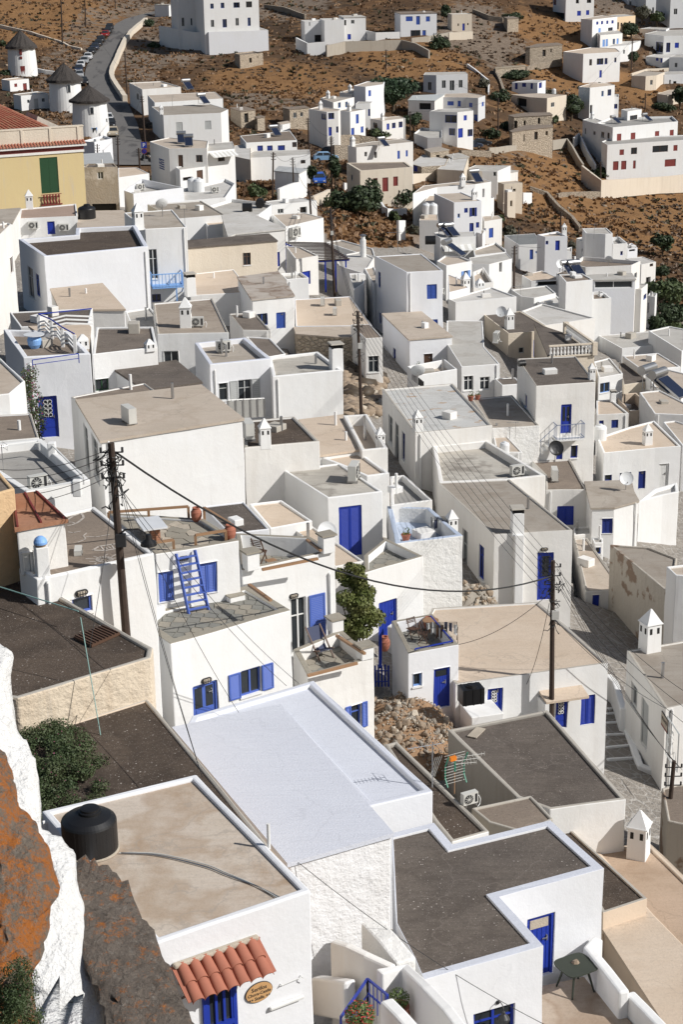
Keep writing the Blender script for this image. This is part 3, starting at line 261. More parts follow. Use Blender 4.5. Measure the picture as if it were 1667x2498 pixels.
PROPS=[
["ac",-8.95,71.25,39.57,117.6,1.1,"air conditioner standing alone on the wide beige roof","beige"],
["ac",-6.81,100.35,35.52,19.4,1,"air conditioner on the roof of the shuttered french window house","shut"],
["acw",-25.94,148.86,35.17,10.0,1,"left one of the two air conditioners beside the small blue door","B"],
["acw",-23.41,149.31,34.86,10.0,1,"right one of the two air conditioners beside the small blue door","B"],
["ac",-1.19,132.57,31.23,88.2,0.9,"upright grey fan unit at the back of the long cream roof","vents"],
["ac",-0.25,129.17,31.23,88.2,0.8,"white vent unit at the front of the long cream roof","vents"],
["ac",0.61,77.52,34.83,78.3,1.2,"air conditioner with white hose on the double blue door house","dbl"],
["ac",-10.98,60.04,40.36,32.0,0.82,"big fan air conditioner behind the white pipe rail at left","tpipe"],
["ac",-4.4,80.16,36.15,102.9,1.3,"double stacked fan unit beside the twin vented chimney","darkb"],
["ac",-8.65,105.16,35.97,1.1,0.9,"air conditioner beside the white chimney on the brown stained roof","acb"],
["ac",9.4,88.39,31.39,24.1,0.9,"boxed fan unit on the walled weathered roof","weather"],
["ac",11.83,127.45,29.34,72.5,1.1,"pale air conditioner at the foot of the cream wall","bigwh"],
["ac",12.7,98.5,27.81,88.2,1.1,"grey metal unit beside the black satellite dish","dishroof"],
["acw",-4.37,171.97,30.19,53.1,1.5,"twin fan unit on the white wall behind the pergola","L"],
["ac",3.64,45.98,34.92,27.6,0.6,"half hidden fan unit behind the concrete wall","narrow"],
["ac",-20.62,184.77,32.56,37.6,1,"small unit in the corner of the walled cream roof","P"],
["ac",-13.27,191.73,31.11,24.5,1,"air conditioner beside the white tanks by the road","T4"],
["acw",-7.31,44.5,43.58,95.0,0.62,"grille fronted unit on the side of the rusty roofed shed","Y44.5"],
["chim",9.45,49.85,30.85,65.3,0.98,"","creamhigh"],
["chim",-3.57,79.07,36.15,12.9,0.8,"","darkb"],
["chimb",-0.16,97.27,35.19,16.9,1.05,"","wchim"],
["chim",4.33,93.07,32.59,16.4,0.75,"","peel"],
["chim",2.08,86.52,33.69,13.8,0.65,"","parap"],
["chimb",8.4,78.58,31.72,6.0,0.9,"","long"],
["chim",12.99,68.02,30.15,21.9,1.1,"","shop"],
["chimh",-12.74,84.87,39.74,9.9,0.8,"","bluedoor"],
["chimh",-10.0,89.99,38.31,23.6,0.7,"","dark2"],
["chim",-9.38,105.3,35.97,1.1,1.1,"","acb"],
["chim",-14.64,128.46,38.16,25.0,1.1,"","A"],
["chimb",-10.84,126.46,33.55,21.1,1.1,"","Hh"],
["chim",19.56,106.25,27.61,14.0,0.8,"","conech"],
["chim",15.64,104.61,32.38,10.3,0.6,"","balc"],
["chim",5.0,74.54,33.16,17.3,0.7,"","blueter"],
["chim",11.97,160.9,26.14,19.0,1.1,"","r43"],
["chimh",13.52,163.37,26.14,19.0,1,"","r43"],
["chim",22.45,193.86,17.77,-51.4,1,"","W9"],
["chim",15.2,151.61,24.75,14.6,1.1,"","bal37"],
["chimb",19.92,122.59,25.91,7.4,0.6,"","smallbl"],
["chim",-27.09,154.43,35.63,10.0,1.0,"","B"],
["chim",-2.35,302.18,28.29,18.3,0.9,"","Q4"],
["chim",-1.16,330.75,27.26,66.3,0.9,"","Q3"],
["chim",3.03,341.45,27.3,56.0,0.9,"","Q2"],
["chim",2.57,310.69,27.04,53.2,0.9,"","Q5"],
["chim",2.75,276.65,25.22,32.9,1,"","R2"],
["chim",17.26,238.34,24.52,20.5,1,"","V4"],
["chim",17.75,224.82,24.7,17.5,0.9,"","V6"],
["chim",8.69,321.54,24.17,39.4,0.8,"","R1"],
["chim",28.52,217.59,21.23,3.4,0.9,"","W5"],
["chim",-27.7,284.43,29.85,13.6,0.9,"","U"],
["chim",52.54,361.46,19.24,29.4,0.9,"","U12"],
["tank",-4.99,29.91,42.86,0.0,0.69,"large round black plastic water tank on the pale screed roof","tank"],
["tank",-21.66,151.5,35.14,0.0,0.98,"black water tank on the beige roof behind the bright white house","Btank"],
["barrel",-9.05,177.54,31.33,0.0,1.0,"black barrel lying in the curved white court, nearer one","N"],
["barrel",-7.83,179.89,31.33,90.0,1.1,"black barrel at the far wall of the curved white court","N"],
["barrel",9.11,168.77,29.24,0.0,1,"black barrel tank in shade right of the white flue","pipeh"],
["wbarrel",11.11,214.72,24.65,0.0,1.0,"left white tank on the cream roofed cube","V8"],
["wbarrel",11.92,214.64,24.65,0.0,1.0,"right white tank on the cream roofed cube","V8"],
["wbarrel",-15.77,193.49,31.11,0.0,1.1,"left white water tank behind the road houses","T4"],
["wbarrel",-15.08,193.07,31.11,0.0,1.1,"right white water tank behind the road houses","T4"],
["btank",4.68,58.77,32.18,15.6,1.0,"square black plastic tank on the low white lean-to","creamv"],
["dish",-13.93,139.59,37.2,200.0,1.0,"satellite dish on the grey roof of the balcony house","C"],
["dish",-0.54,58.7,38.37,20.0,0.72,"rust spotted satellite dish on the slate capped pillar","chairtce"],
["bdish",13.21,102.13,27.81,10.0,0.95,"black satellite dish on the brown roof","dishroof"],
["dish",16.55,95.96,27.94,0.0,0.8,"round white dish before the arched windows","curved"],
["dish",14.74,154.15,24.75,-20.0,1.0,"white dish beside the cone chimney on the brown roof","bal37"],
["dish",4.8,103.13,32.59,180.0,0.9,"grey dish at the back of the peeling roof","peel"],
["dish",30.01,190.57,22.39,160.0,0.9,"small dish on the long brown walled roof","W7"],
["dish",24.97,193.0,21.3,20.0,1.1,"grey dish beside the solar panels","r45"],
["solar",-19.42,223.6,32.66,5.9,1.0,"left solar heater on the roadside house","T1"],
["solar",-18.24,220.32,32.66,5.9,1.0,"right solar heater on the roadside house","T1"],
["solar",-21.7,295.82,30.18,33.3,1.2,"solar heater on the overhanging slab roof","V"],
["solar",-8.94,266.14,28.3,25.8,1.1,"solar heater above the flower decked balcony","Z8"],
["solar",7.59,275.99,25.22,32.9,1.0,"solar heater on the arched window house","R2"],
["solar",12.5,198.85,24.68,32.4,1.0,"left solar panel above the striped awning","W1"],
["solar",13.21,198.78,24.68,32.4,1.0,"right solar panel above the striped awning","W1"],
["solar",11.97,176.35,26.61,59.5,1.2,"solar panel on the light blue window house","W3"],
["solar",25.41,187.73,21.96,21.1,1.2,"left of the two solar panels above the tall plain block","Solp"],
["solar",26.13,187.66,21.96,21.1,1.2,"right of the two solar panels above the tall plain block","Solp"],
["solar",26.03,137.46,22.52,46.8,1.5,"left blue black solar heater at the right edge","solar"],
["solar",26.65,135.96,22.52,46.8,1.5,"right blue black solar heater at the right edge","solar"],
["solar",19.33,241.0,24.52,20.5,1.2,"solar collectors on the long white house","V4"],
["solar",-25.95,317.27,30.52,27.8,1.3,"solar heater behind the topmost roadside house","Wt"],
["pot",8.45,108.29,30.11,0.0,1.0,"left terracotta pot with succulent on the beige roof rim","bei2"],
["pot",8.91,108.57,30.11,0.0,0.9,"right terracotta pot with succulent on the beige roof rim","bei2"],
["jar",-4.79,54.32,41.04,0.0,0.56,"large terracotta jar at the back corner of the flagstone terrace","flagroof"],
["jar",-3.58,52.5,41.04,0.0,0.58,"large terracotta jar at the front corner of the flagstone terrace","flagroof"],
["pot",2.88,73.75,33.16,0.0,1.0,"terracotta pot with slate lid on the pale blue terrace","blueter"],
["jar",1.68,66.0,31.21,0.0,0.7,"terracotta jar on the white step beside the blue post","Y66"],
["jar",3.35,63.45,33.18,0.0,0.6,"round terracotta jar on the cluttered terrace","blackter"],
["bluepot",-15.11,84.65,39.74,0.0,1.0,"blue urn with round white table top on the railed terrace","bluedoor"],
["antenna",3.25,46.72,34.92,27.6,0.78,"green framed grid television antenna","narrow"],
["antenna2",2.35,42.38,37.45,18.0,0.8,"tall silver television antenna mast","strip2"],
["antenna2",-12.56,61.89,40.36,32.0,0.7,"thin antenna mast on the grey pipe railed terrace","tpipe"],
["antenna2",10.68,101.74,29.55,-5.8,0.6,"small antenna mast by the rough white wall","bei3"],
["lamp",3.35,33.75,36.56,23.6,0.85,"black wall lamp above the blue door at the bottom","brownl"],
["bulk",-4.25,48.99,37.74,35.5,1,"bulkhead lamp over the blue glazed door","laddertce"],
["bulk",-1.7,55.76,37.78,29.5,1,"bulkhead lamp over the french door","chairtce"],
["bulk",-6.93,42.97,43.07,32.1,1,"bulkhead lamp over the half hidden blue door","ladderroof"],
["bulk",-5.0,51.42,40.85,23.8,0.9,"bulkhead lamp behind the blue ladder","flagroof"],
["bulk",9.72,78.55,30.88,6.0,1,"bulkhead lamp over the tall blue door","long"],
["flue",2.4,158.64,29.24,0.0,1.0,"tall white flue pipe on the cream roof","pipeh"],
["flue",28.52,217.59,21.23,0.0,0.5,"slim white flue on the two storey house","W5"],
["car",-55.01,444.45,33.27,0.0,1.0,"black car at the far end of the parked row","g","x"],
["car",-54.61,437.67,32.77,0.0,1.0,"black car second from the far end of the row","g","x"],
["car",-54.58,431.65,32.39,0.0,1.0,"red car parked in the row along the bend","g","r"],
["car",-54.54,422.92,31.83,0.0,1.0,"black car in front of the red car","g","x"],
["car",-54.35,416.29,31.4,0.0,1.0,"dark grey car two places below the red car","g","x"],
["car",-54.35,409.84,31.0,0.0,1.0,"dark blue car in the middle of the parked row","g","d"],
["car",-54.3,403.51,30.6,0.0,1.0,"dark car just above the white hatchback","g","x"],
["car",-53.95,394.65,30.03,0.0,1.0,"white hatchback parked below the dark cars","g","w"],
["car",-53.91,388.29,29.67,0.0,1.0,"silver car between the two white cars","g","s"],
["car",-53.89,381.95,29.3,0.0,1.0,"white car nearest to the windmills in the row","g","w"],
["car",-53.48,375.88,28.96,0.0,1.0,"dark car with white windscreen behind the second windmill","g","d"],
["car",-52.34,368.31,28.52,0.0,1.0,"grey car beside the second windmill roof","g","s"],
["car",-50.15,358.18,27.99,0.0,1.0,"black van at the near end of the parked row","g","x"],
["car",-39.0,305.57,26.44,0.0,1.0,"small white car behind the front windmill","g","w"],
["car",-37.69,298.16,26.34,0.0,1.0,"black car behind the beige jeep","g","x"],
["car",-35.87,286.31,26.25,0.0,1.0,"beige open jeep in front of the front windmill","g","e"],
["car",-1.56,282.99,21.89,95.0,1.0,"light blue car by the stone terrace wall","g","u"],
["car",-0.29,291.64,21.73,60.0,1.0,"dark car in the shade above the light blue car","g","x"],
["car",-2.44,256.64,22.43,5.0,1.05,"blue jeep parked on the lane","g","b"],
["car",25.42,328.55,17.94,95.0,1.0,"dark grey car on the lane before the stone houses","g","d"],
["car",27.68,332.88,17.82,85.0,0.9,"black car beside the white steps","g","x"],
["sign",-27.59,255.0,27.87,0.0,1.0,"blue parking sign with round no stopping sign by the road","Y255"],
["moto",-27.89,262.65,25.78,80.0,1.0,"motorcycle nearest the road corner","g"],
["moto",-27.72,257.55,25.89,80.0,1.0,"motorcycle in the shade by the greek flag wall","g"],
["moto",-31.28,300.89,25.92,80.0,1.0,"left scooter under the slab roof house","g"],
["moto",-30.07,299.28,25.82,80.0,1.0,"right scooter under the slab roof house","g"],
["wbarrel",16.74,107.47,27.61,0.0,0.75,"white water tank at the corner of the tall balcony house","conech"],
["wbarrel",9.13,92.62,31.39,0.0,0.5,"small white boiler on the weathered walled roof","weather"],
["pot",5.29,113.18,31.04,0.0,0.8,"small red pot on the slotted balustrade","d2b"],
["wbarrel",46.53,377.2,22.82,0.0,0.8,"white tank above the cream wing house","Tu"],
["barrel",11.68,108.16,32.38,20.0,0.45,"black tubes lying on the brown roof of the balcony house","balc"],
["ac",9.44,156.99,26.76,45.1,0.8,"air conditioner on the cream stone roof","r46"],
["antenna2",-14.26,163.75,32.26,0.0,1,"thin antenna on the broad grey roof","D"],
["antenna2",18.55,174.33,22.21,0.0,1,"thin antenna on the pale roof in the middle right","r44"],
["antenna2",33.17,223.6,19.58,0.0,1.2,"antenna on the tall stepped house","W6a"],
["antenna2",5.08,144.4,33.14,0.0,1,"antenna on the tall grey roofed house","d"],
["antenna2",-26.74,293.71,29.85,0.0,1.2,"antenna on the grey shuttered roadside house","U"],
["solar",55.97,352.59,19.24,39.4,1.1,"left solar heater on the big apartment block","U12"],
["solar",62.74,355.67,19.24,39.4,1.1,"right solar heater on the big apartment block","U12"],
]
TREES=[
["pine",11.36,344.77,22.53,4.37,7.81,"big dark green pine beside the stepped blue window house"],
["bush",2.5,227.75,22.57,3.74,4.68,"largest dark green bush mass above the brown slope"],
["bush",5.0,239.07,21.42,1.85,4.14,"dark green tree crown behind the largest bush mass"],
["bush",8.9,245.87,20.04,2.92,3.14,"dark green hedge mound right of the largest bush"],
["bush",7.71,230.48,20.99,0.84,1.9,"small leafy bush below the hedge mound"],
["tree",-0.12,247.67,22.34,0.9,5.86,"slim green tree left of the red door house"],
["tree",-3.59,251.68,22.8,1.03,3.09,"dark tree beside the blue parked jeep"],
["bush",-10.41,229.52,24.76,1.26,2.09,"round green bush in the yard below the road"],
["tree",28.02,444.62,33.62,1.53,4.62,"green tree between the hillside houses"],
["bush",24.25,411.38,29.03,2.6,4.09,"green bushes under the hillside terrace"],
["tree",75.01,452.15,27.82,2.56,4.55,"dark tree beside the four tiny window house"],
["tree",71.53,425.64,23.19,1.64,4.1,"dark tree in front of the white annex"],
["tree",80.66,469.86,30.47,2.15,5.59,"grey green tree near the top right houses"],
["tree",84.28,468.15,29.73,2.06,4.29,"dark round tree near the top right edge"],
["bush",45.33,456.07,33.88,2.81,2.27,"flat dark tree over the tiny stone shed"],
["tree",50.0,373.5,17.79,3.07,5.63,"dark tree left of the pergola balcony house"],
["bush",45.58,368.47,18.11,1.08,2.02,"small green tree above the cream stone house"],
["bush",34.66,370.7,21.41,2.29,3.03,"dense green tree left of the cream wing house"],
["bush",30.38,340.07,17.98,1.7,2.48,"lower green bush beside the stone steps"],
["bush",33.63,350.71,18.61,1.21,1.92,"upper green bush beside the stone steps"],
["bush",40.02,393.64,24.05,3.15,2.68,"dark bush above the four blue windows"],
["bush",31.82,380.07,23.45,1.38,2.41,"grey green bush right of the dark windowed house"],
["bush",47.22,389.78,21.6,1.6,1.78,"grey agave bush beside the slotted railing"],
["bush",73.15,393.43,16.73,2.54,2.17,"dark bush on the slope behind the apartment block"],
["tree",76.9,394.82,16.51,2.19,5.46,"tall dark trees at the right edge by the apartment block"],
["tree",50.41,267.02,7.65,1.87,3.74,"green tree beside the lane below the grass slope"],
["tree",46.42,246.41,8.97,1.38,2.07,"dark green tree below the lane at right"],
["tree",39.32,208.76,12.41,2.06,4.51,"large olive green tree at the right edge"],
["tree",42.67,215.13,11.42,2.22,4.45,"dark tree at the right edge behind the olive tree"],
["tree",38.55,196.58,13.4,2.04,3.33,"lower dark tree mass at the right edge"],
["bush",18.4,195.79,19.15,1.12,1.54,"green bush between the middle white roofs"],
["tree",24.68,230.76,15.41,0.68,1.91,"bright green courtyard tree beside the slate roof"],
["bush",25.46,271.14,14.56,0.89,1.12,"small dark bush by the brown side door annex"],
["bush",25.54,258.02,14.52,1.42,1.66,"grey green scrub at the foot of the grass slope"],
["bush",20.58,296.28,16.69,1.03,1.62,"round bush above the white balustrade wall"],
["bush",51.07,336.63,11.06,2.32,2.48,"hedge at the left foot of the apartment block"],
["bush",56.85,340.49,10.11,2.04,1.41,"low hedge under the apartment block"],
["bush",62.24,345.11,9.66,2.55,2.71,"tall hedge in the middle of the apartment garden wall"],
["bush",66.78,346.16,9.12,2.41,2.24,"right hedge along the apartment garden wall"],
["bush",8.12,320.55,21.16,2.33,2.33,"dark shrubs left below the low blue window house"],
["tree",14.71,331.1,20.64,2.1,3.91,"dark leafy tree beside the white porch block"],
["bush",-8.93,275.53,23.14,0.65,0.95,"round clipped shrub in front of the balustrade"],
["bush",-11.66,272.81,23.56,0.89,1.04,"round shrub at the left of the balustrade"],
["bush",-14.1,288.55,23.89,0.92,1.57,"bougainvillea beside the flower decked balcony"],
["bush",-66.87,366.99,28.94,1.52,1.69,"dark bush at the base of the far windmill"],
["bush",-46.38,456.76,33.2,1.57,2.48,"green bush at the bend of the road"],
["bush",-42.24,422.82,30.74,1.61,1.53,"dark bush on the rocky slope below the road"],
["bush",-74.29,404.6,31.89,0.74,1.86,"dark bush left of the far windmill"],
["bush",9.89,223.47,20.62,0.86,1.74,"dry grey bush beside the white gate post"],
["bush",35.59,262.05,11.26,0.68,1.45,"grey green bush left of the tall stepped house"],
["bush",13.1,111.54,25.12,0.48,0.3,"low green shrub at the foot of the rough white wall"],
["bush",43.8,224.22,10.63,2.53,4.42,"big dark tree mass above the right edge of town"],
["bush",40.81,203.98,12.5,2.31,3.46,"dark tree mass beside the last white blocks at right"],
["bush",36.88,194.42,13.84,1.46,2.2,"dark bushes spreading below the veranda house"],
["bush",38.54,193.7,13.61,1.64,1.64,"dark shrubs behind the solar heaters"],
]
POLES=[
[[-5.81,43.2,41.61],[-5.93,43.2,47.12],0.11,"tall dark wooden pole with tangled wires in the left foreground"],
[[7.98,60.8,29.68],[7.86,60.8,37.0],0.1,"dark utility pole before the cream roofed house"],
[[1.39,104.72,29.85],[1.2,104.72,36.89],0.11,"utility pole rising from the rubble slope"],
[[-0.2,149.74,27.89],[-0.51,149.74,36.0],0.12,"utility pole behind the slatted pergola"],
[[-2.51,186.06,26.18],[-2.82,186.06,32.09],0.13,"leaning utility pole behind the twin fan unit"],
[[-3.71,184.12,26.55],[-3.74,184.12,30.55],0.1,"short utility pole left of the leaning one"],
[[-5.59,233.46,23.92],[-5.67,233.46,29.33],0.11,"slim pole before the grey sheet roof shed"],
[[-8.34,227.76,24.59],[-8.0,227.76,30.8],0.13,"brown pole in the yard left of the grey shed"],
[[-0.63,250.86,22.31],[-0.49,250.86,29.94],0.11,"pole beside the lane with the blue jeep"],
[[11.35,55.13,27.53],[11.57,55.13,31.53],0.09,"brown pole leaning over the alley at the bottom right"],
[[23.97,228.98,15.72],[24.05,228.98,20.28],0.13,"pole beside the slate grey roof"],
[[20.54,200.3,18.19],[20.55,200.3,23.18],0.13,"pole with white base between the middle houses"],
[[69.95,420.78,22.52],[70.02,420.78,30.82],0.15,"pole in front of the white annex tree"],
[[42.64,346.34,15.22],[42.52,346.34,20.51],0.13,"pole on the lane by the cream stone house"],
[[35.59,276.09,11.35],[35.58,276.09,14.47],0.14,"pole at the foot of the grass slope"],
[[39.11,260.45,10.17],[39.07,260.45,13.39],0.14,"pole against the tall white stepped house"],
[[31.54,341.4,17.83],[31.44,341.4,25.73],0.13,"pole beside the stone steps"],
[[-62.55,415.43,32.13],[-62.09,415.43,45.62],0.17,"nearest big pole above the far windmill"],
[[-61.1,445.97,34.1],[-60.84,445.97,44.47],0.15,"second pole above the parked cars"],
[[-57.67,479.87,36.19],[-57.47,479.87,43.15],0.14,"third pole beside the road cutting"],
[[-39.75,342.6,26.98],[-39.81,342.6,35.54],0.14,"pole at the outer bend of the road wall"],
[[-30.16,280.6,25.79],[-30.29,280.6,33.17],0.16,"pole with wires beside the slab roof house"],
[[-30.08,243.31,26.94],[-29.89,243.31,31.18],0.12,"pole at the near end of the asphalt road"],
[[-4.07,279.01,22.34],[-4.23,279.01,29.48],0.12,"pole at the left of the large white corner house"],
[[-0.7,263.43,21.95],[-0.58,263.43,28.25],0.12,"pole in front of the stone walls"],
[[13.73,322.98,20.16],[13.75,322.98,25.52],0.12,"pole beside the dark leafy tree"],
[[11.3,388.03,27.03],[11.34,388.03,31.68],0.12,"thin pole in the dry grass"],
[[49.23,324.78,10.11],[48.97,324.78,15.61],0.14,"pole at the corner of the apartment garden wall"],
[[-27.37,246.37,26.3],[-27.44,246.37,29.31],0.14,"short pole at the roadside house corner"],
[[-32.54,241.11,27.51],[-32.46,241.11,30.61],0.1,"slim pole beside the yellow building"],
[[68.36,390.85,16.86],[68.36,390.85,21.27],0.12,"pole on the grassy knoll at the right"],
]
WALLS=[
["retaining_wall","long concrete retaining wall below the modern hillside house",[[-1.62,402.99,31.73],[2.54,407.86,32.14],[15.63,410.9,32.09],[18.69,407.38,31.49],[21.34,400.48,30.4]],2.6,0.4,"concrete"],
["garden_wall","white garden wall left of the modern hillside house",[[-8.45,412.82,32.86],[-5.79,405.68,32.19],[-1.69,406.33,32.25]],2.8,0.4,"plast"],
["garden_wall","white wall joining the two hillside houses",[[7.59,424.28,33.54],[9.98,421.19,33.16],[15.6,422.45,33.17]],2.2,0.3,"plast"],
["retaining_wall","rough grey wall below the brown slab roof house",[[18.06,417.37,32.04],[22.0,419.69,32.17],[26.3,424.25,32.52],[28.1,426.35,32.71]],1.8,0.4,"concrete"],
["garden_wall","pale wall under the chapel like house",[[27.21,423.42,32.73],[32.95,426.23,32.71]],2.2,0.4,"creamp"],
["retaining_wall","pale stone wall of the apartment garden",[[46.08,328.37,14.51],[48.66,320.63,12.82],[61.51,333.62,11.31],[71.01,341.46,10.94]],3.0,0.4,"creamp"],
["garden_wall","sloping white wall of the apartment ramp",[[47.8,354.0,16.44],[49.53,358.75,16.78],[49.78,347.55,14.75],[50.07,338.52,13.22]],1.6,0.3,"plast"],
["stone_wall","concrete wall along the lane below the stone houses",[[28.44,326.3,18.26],[36.36,338.06,17.38],[46.37,352.7,16.47],[46.76,348.27,15.63],[47.41,336.84,13.64]],1.4,0.35,"concrete"],
["garden_wall","stepped white wall beside the dark windowed house",[[29.71,397.02,27.65],[31.01,393.63,26.89],[32.36,388.92,25.93],[33.39,384.9,25.11],[32.5,374.39,23.65]],1.2,0.3,"plast"],
["stone_wall","dry stone wall curving down the brown field",[[33.76,305.04,14.25],[36.78,304.98,13.25],[37.8,295.37,12.31],[39.21,289.77,11.62],[39.49,281.2,11.25]],1.0,0.5,"stone2"],
["stone_wall","dry stone wall below the brown field",[[38.83,307.09,12.63],[42.17,312.51,12.02],[48.47,320.85,10.79]],0.9,0.5,"stone2"],
["stone_wall","low stone wall above the dry grass enclosure",[[43.36,404.27,26.15],[48.42,412.94,26.58],[53.1,418.53,26.59]],1.0,0.5,"stone2"],
["stone_wall","stone wall of the grass enclosure at its left",[[35.78,397.54,26.49],[36.19,389.65,25.14],[36.26,379.33,23.44]],1.0,0.5,"stone2"],
["stone_wall","dry stone wall crossing the upper field",[[22.98,397.99,28.19],[26.51,398.61,27.91],[29.57,397.54,27.44]],0.9,0.5,"stone2"],
["road_wall","pale parapet wall following the bend of the road",[[-48.12,465.21,35.06],[-48.53,457.14,34.56],[-49.27,441.5,33.62],[-49.24,427.09,32.71],[-48.59,411.12,31.67],[-47.79,396.03,30.72],[-47.0,380.18,29.81],[-45.96,369.29,29.27],[-44.31,359.78,28.82],[-41.88,347.99,28.34],[-39.46,335.73,27.94]],1.1,0.9,"creamp"],
["low_wall","white kerb wall climbing the hill behind the windmills",[[-80.6,437.4,35.5],[-71.65,428.45,34.26],[-63.46,417.75,32.86],[-60.46,411.65,32.18],[-57.19,408.45,31.66]],0.5,0.4,"creamp"],
["low_wall","white wall between the far windmill and the cars",[[-62.47,375.23,30.16],[-59.57,372.28,29.88],[-56.65,370.0,29.64]],0.8,0.4,"plast"],
["garden_wall","cream parapet at the top of the brown slope",[[-3.03,224.31,25.54],[-2.17,229.71,25.1],[-0.91,236.72,24.54]],1.6,0.4,"creamp"],
["garden_wall","white yard wall left of the grey shed",[[-7.25,221.96,26.96],[-5.5,232.81,26.14],[-4.9,234.22,25.97]],2.2,0.3,"plast"],
["garden_wall","pale balustraded wall below the cream ruins",[[12.4,282.41,19.97],[19.83,295.43,18.27]],1.4,0.3,"creamp"],
["garden_wall","white wall beside the green jeep lane",[[1.16,255.08,22.78],[3.59,257.85,22.1]],1.0,0.3,"plast"],
["garden_wall","white zigzag steps wall by the dry bushes",[[6.05,241.91,22.24],[6.75,232.84,22.39],[9.57,240.52,21.21]],1.2,0.3,"plast"],
["stone_wall","stone terrace wall below the large white corner house",[[-0.24,298.46,24.23],[1.91,302.95,23.92],[4.08,304.79,23.53],[6.93,305.66,22.98]],2.4,0.5,"stone2"],
["stone_wall","stone terrace wall beside the parked cars",[[-0.26,286.73,24.26],[1.92,288.97,23.82]],2.6,0.5,"stone2"],
["stone_wall","stepped stone wall below the parked grey car",[[22.54,316.81,19.15],[25.65,320.39,18.64],[28.44,323.01,18.11]],1.6,0.5,"stone2"],
["garden_wall","white gate wall beside the dark bush",[[7.41,210.19,24.67],[8.25,212.39,24.28]],2.6,0.3,"plast"],
["garden_wall","white wall behind the black deck terrace gate",[[1.94,67.05,31.82],[2.22,67.84,31.7]],1.2,0.3,"plast"],
["garden_wall","ruined low wall by the old narrow shed",[[26.7,289.01,15.58],[27.08,280.72,15.21]],1.0,0.4,"creamp"],
["garden_wall","small white box wall in the brown field",[[31.33,293.63,14.93],[32.99,296.22,14.51]],1.6,0.4,"plast"],
["garden_wall","white wall of the lane right of the slate roof",[[33.08,241.74,13.93],[34.85,244.92,13.3]],1.6,0.3,"plast"],
["garden_wall","cinder block wall of the barrel court",[[-12.8,214.47,27.0],[-10.7,214.58,26.69],[-8.32,212.33,26.49]],1.0,0.2,"block"],
["garden_wall","white wall lining the alley steps",[[11.85,71.58,27.48],[12.06,70.85,27.42],[11.94,67.74,27.59]],1.2,0.3,"plast"],
["garden_wall","cream yard wall at the right below the stone cottage",[[73.36,403.29,20.19],[79.11,405.41,19.89]],1.6,0.3,"creamp"],
["garden_wall","cream wall beside the lane near the right edge",[[69.36,416.47,23.28],[74.13,423.08,23.72],[80.22,425.86,23.57]],1.5,0.4,"creamp"],
["garden_wall","white walls of the upper terrace at the top right",[[66.1,438.7,28.15],[70.22,441.71,28.06]],1.5,0.3,"plast"],
["garden_wall","curved white courtyard wall below the rough whitewashed facade",[[-0.37,33.14,38.65],[-0.03,32.79,38.75],[0.37,32.44,38.75],[0.95,32.09,38.68]],2.4,0.2,"plast_c"],
["garden_wall","white wall descending past the lamp to the bottom edge",[[0.62,31.83,38.72],[1.17,32.18,38.63],[1.62,31.04,38.85],[1.99,30.17,38.92],[2.26,29.47,38.88]],2.6,0.25,"plast"],
["buttress","thick sloping whitewashed buttress beside the brown roof",[[0.49,34.01,38.58],[0.87,33.14,38.65],[1.22,32.44,38.58]],3.5,0.5,"rough2"],
["garden_wall","low white planter wall at the bottom edge beside the red flowers",[[0.76,30.0,39.3],[1.01,29.47,39.31],[1.29,28.95,39.24]],1.2,0.3,"plast"],
["low_wall","low white kerb above the flagstone yard",[[-0.77,33.66,37.41],[-0.35,32.79,37.94],[0.01,32.09,38.31]],1.0,0.3,"plast"],
["stone_wall","dry stone terrace wall low on the golden slope at right",[[47.35,270.78,8.96],[52.32,283.39,8.08],[54.73,285.24,7.71],[57.33,282.62,7.36]],0.9,0.5,"stone2"],
["stone_wall","dry stone wall along the upper slope at the top",[[-18.06,480.49,37.11],[-12.44,471.55,36.67],[-6.97,457.74,35.55]],0.8,0.5,"stone2"],
["stone_wall","broken stone wall above the ruined stone cottage",[[35.61,458.57,36.12],[39.11,452.95,34.84],[42.55,451.82,34.28]],0.8,0.5,"stone2"],
["garden_wall","white wash kerb along the right side of the alley",[[12.12,68.17,26.56],[12.06,63.89,26.88],[12.79,63.63,26.68]],0.25,0.3,"plast"],
["garden_wall","white boundary wall left of the tall hillside house",[[-40.96,425.29,35.26],[-36.73,420.96,34.85],[-32.13,415.42,34.34],[-28.59,413.71,34.22]],4.4,0.4,"plast"],
["low_wall","thick rounded white bench beside the foot of the tall pole",[[-6.51,50.07,39.55],[-6.13,50.19,39.65],[-5.83,51.06,39.45]],0.6,0.5,"plast"],
]
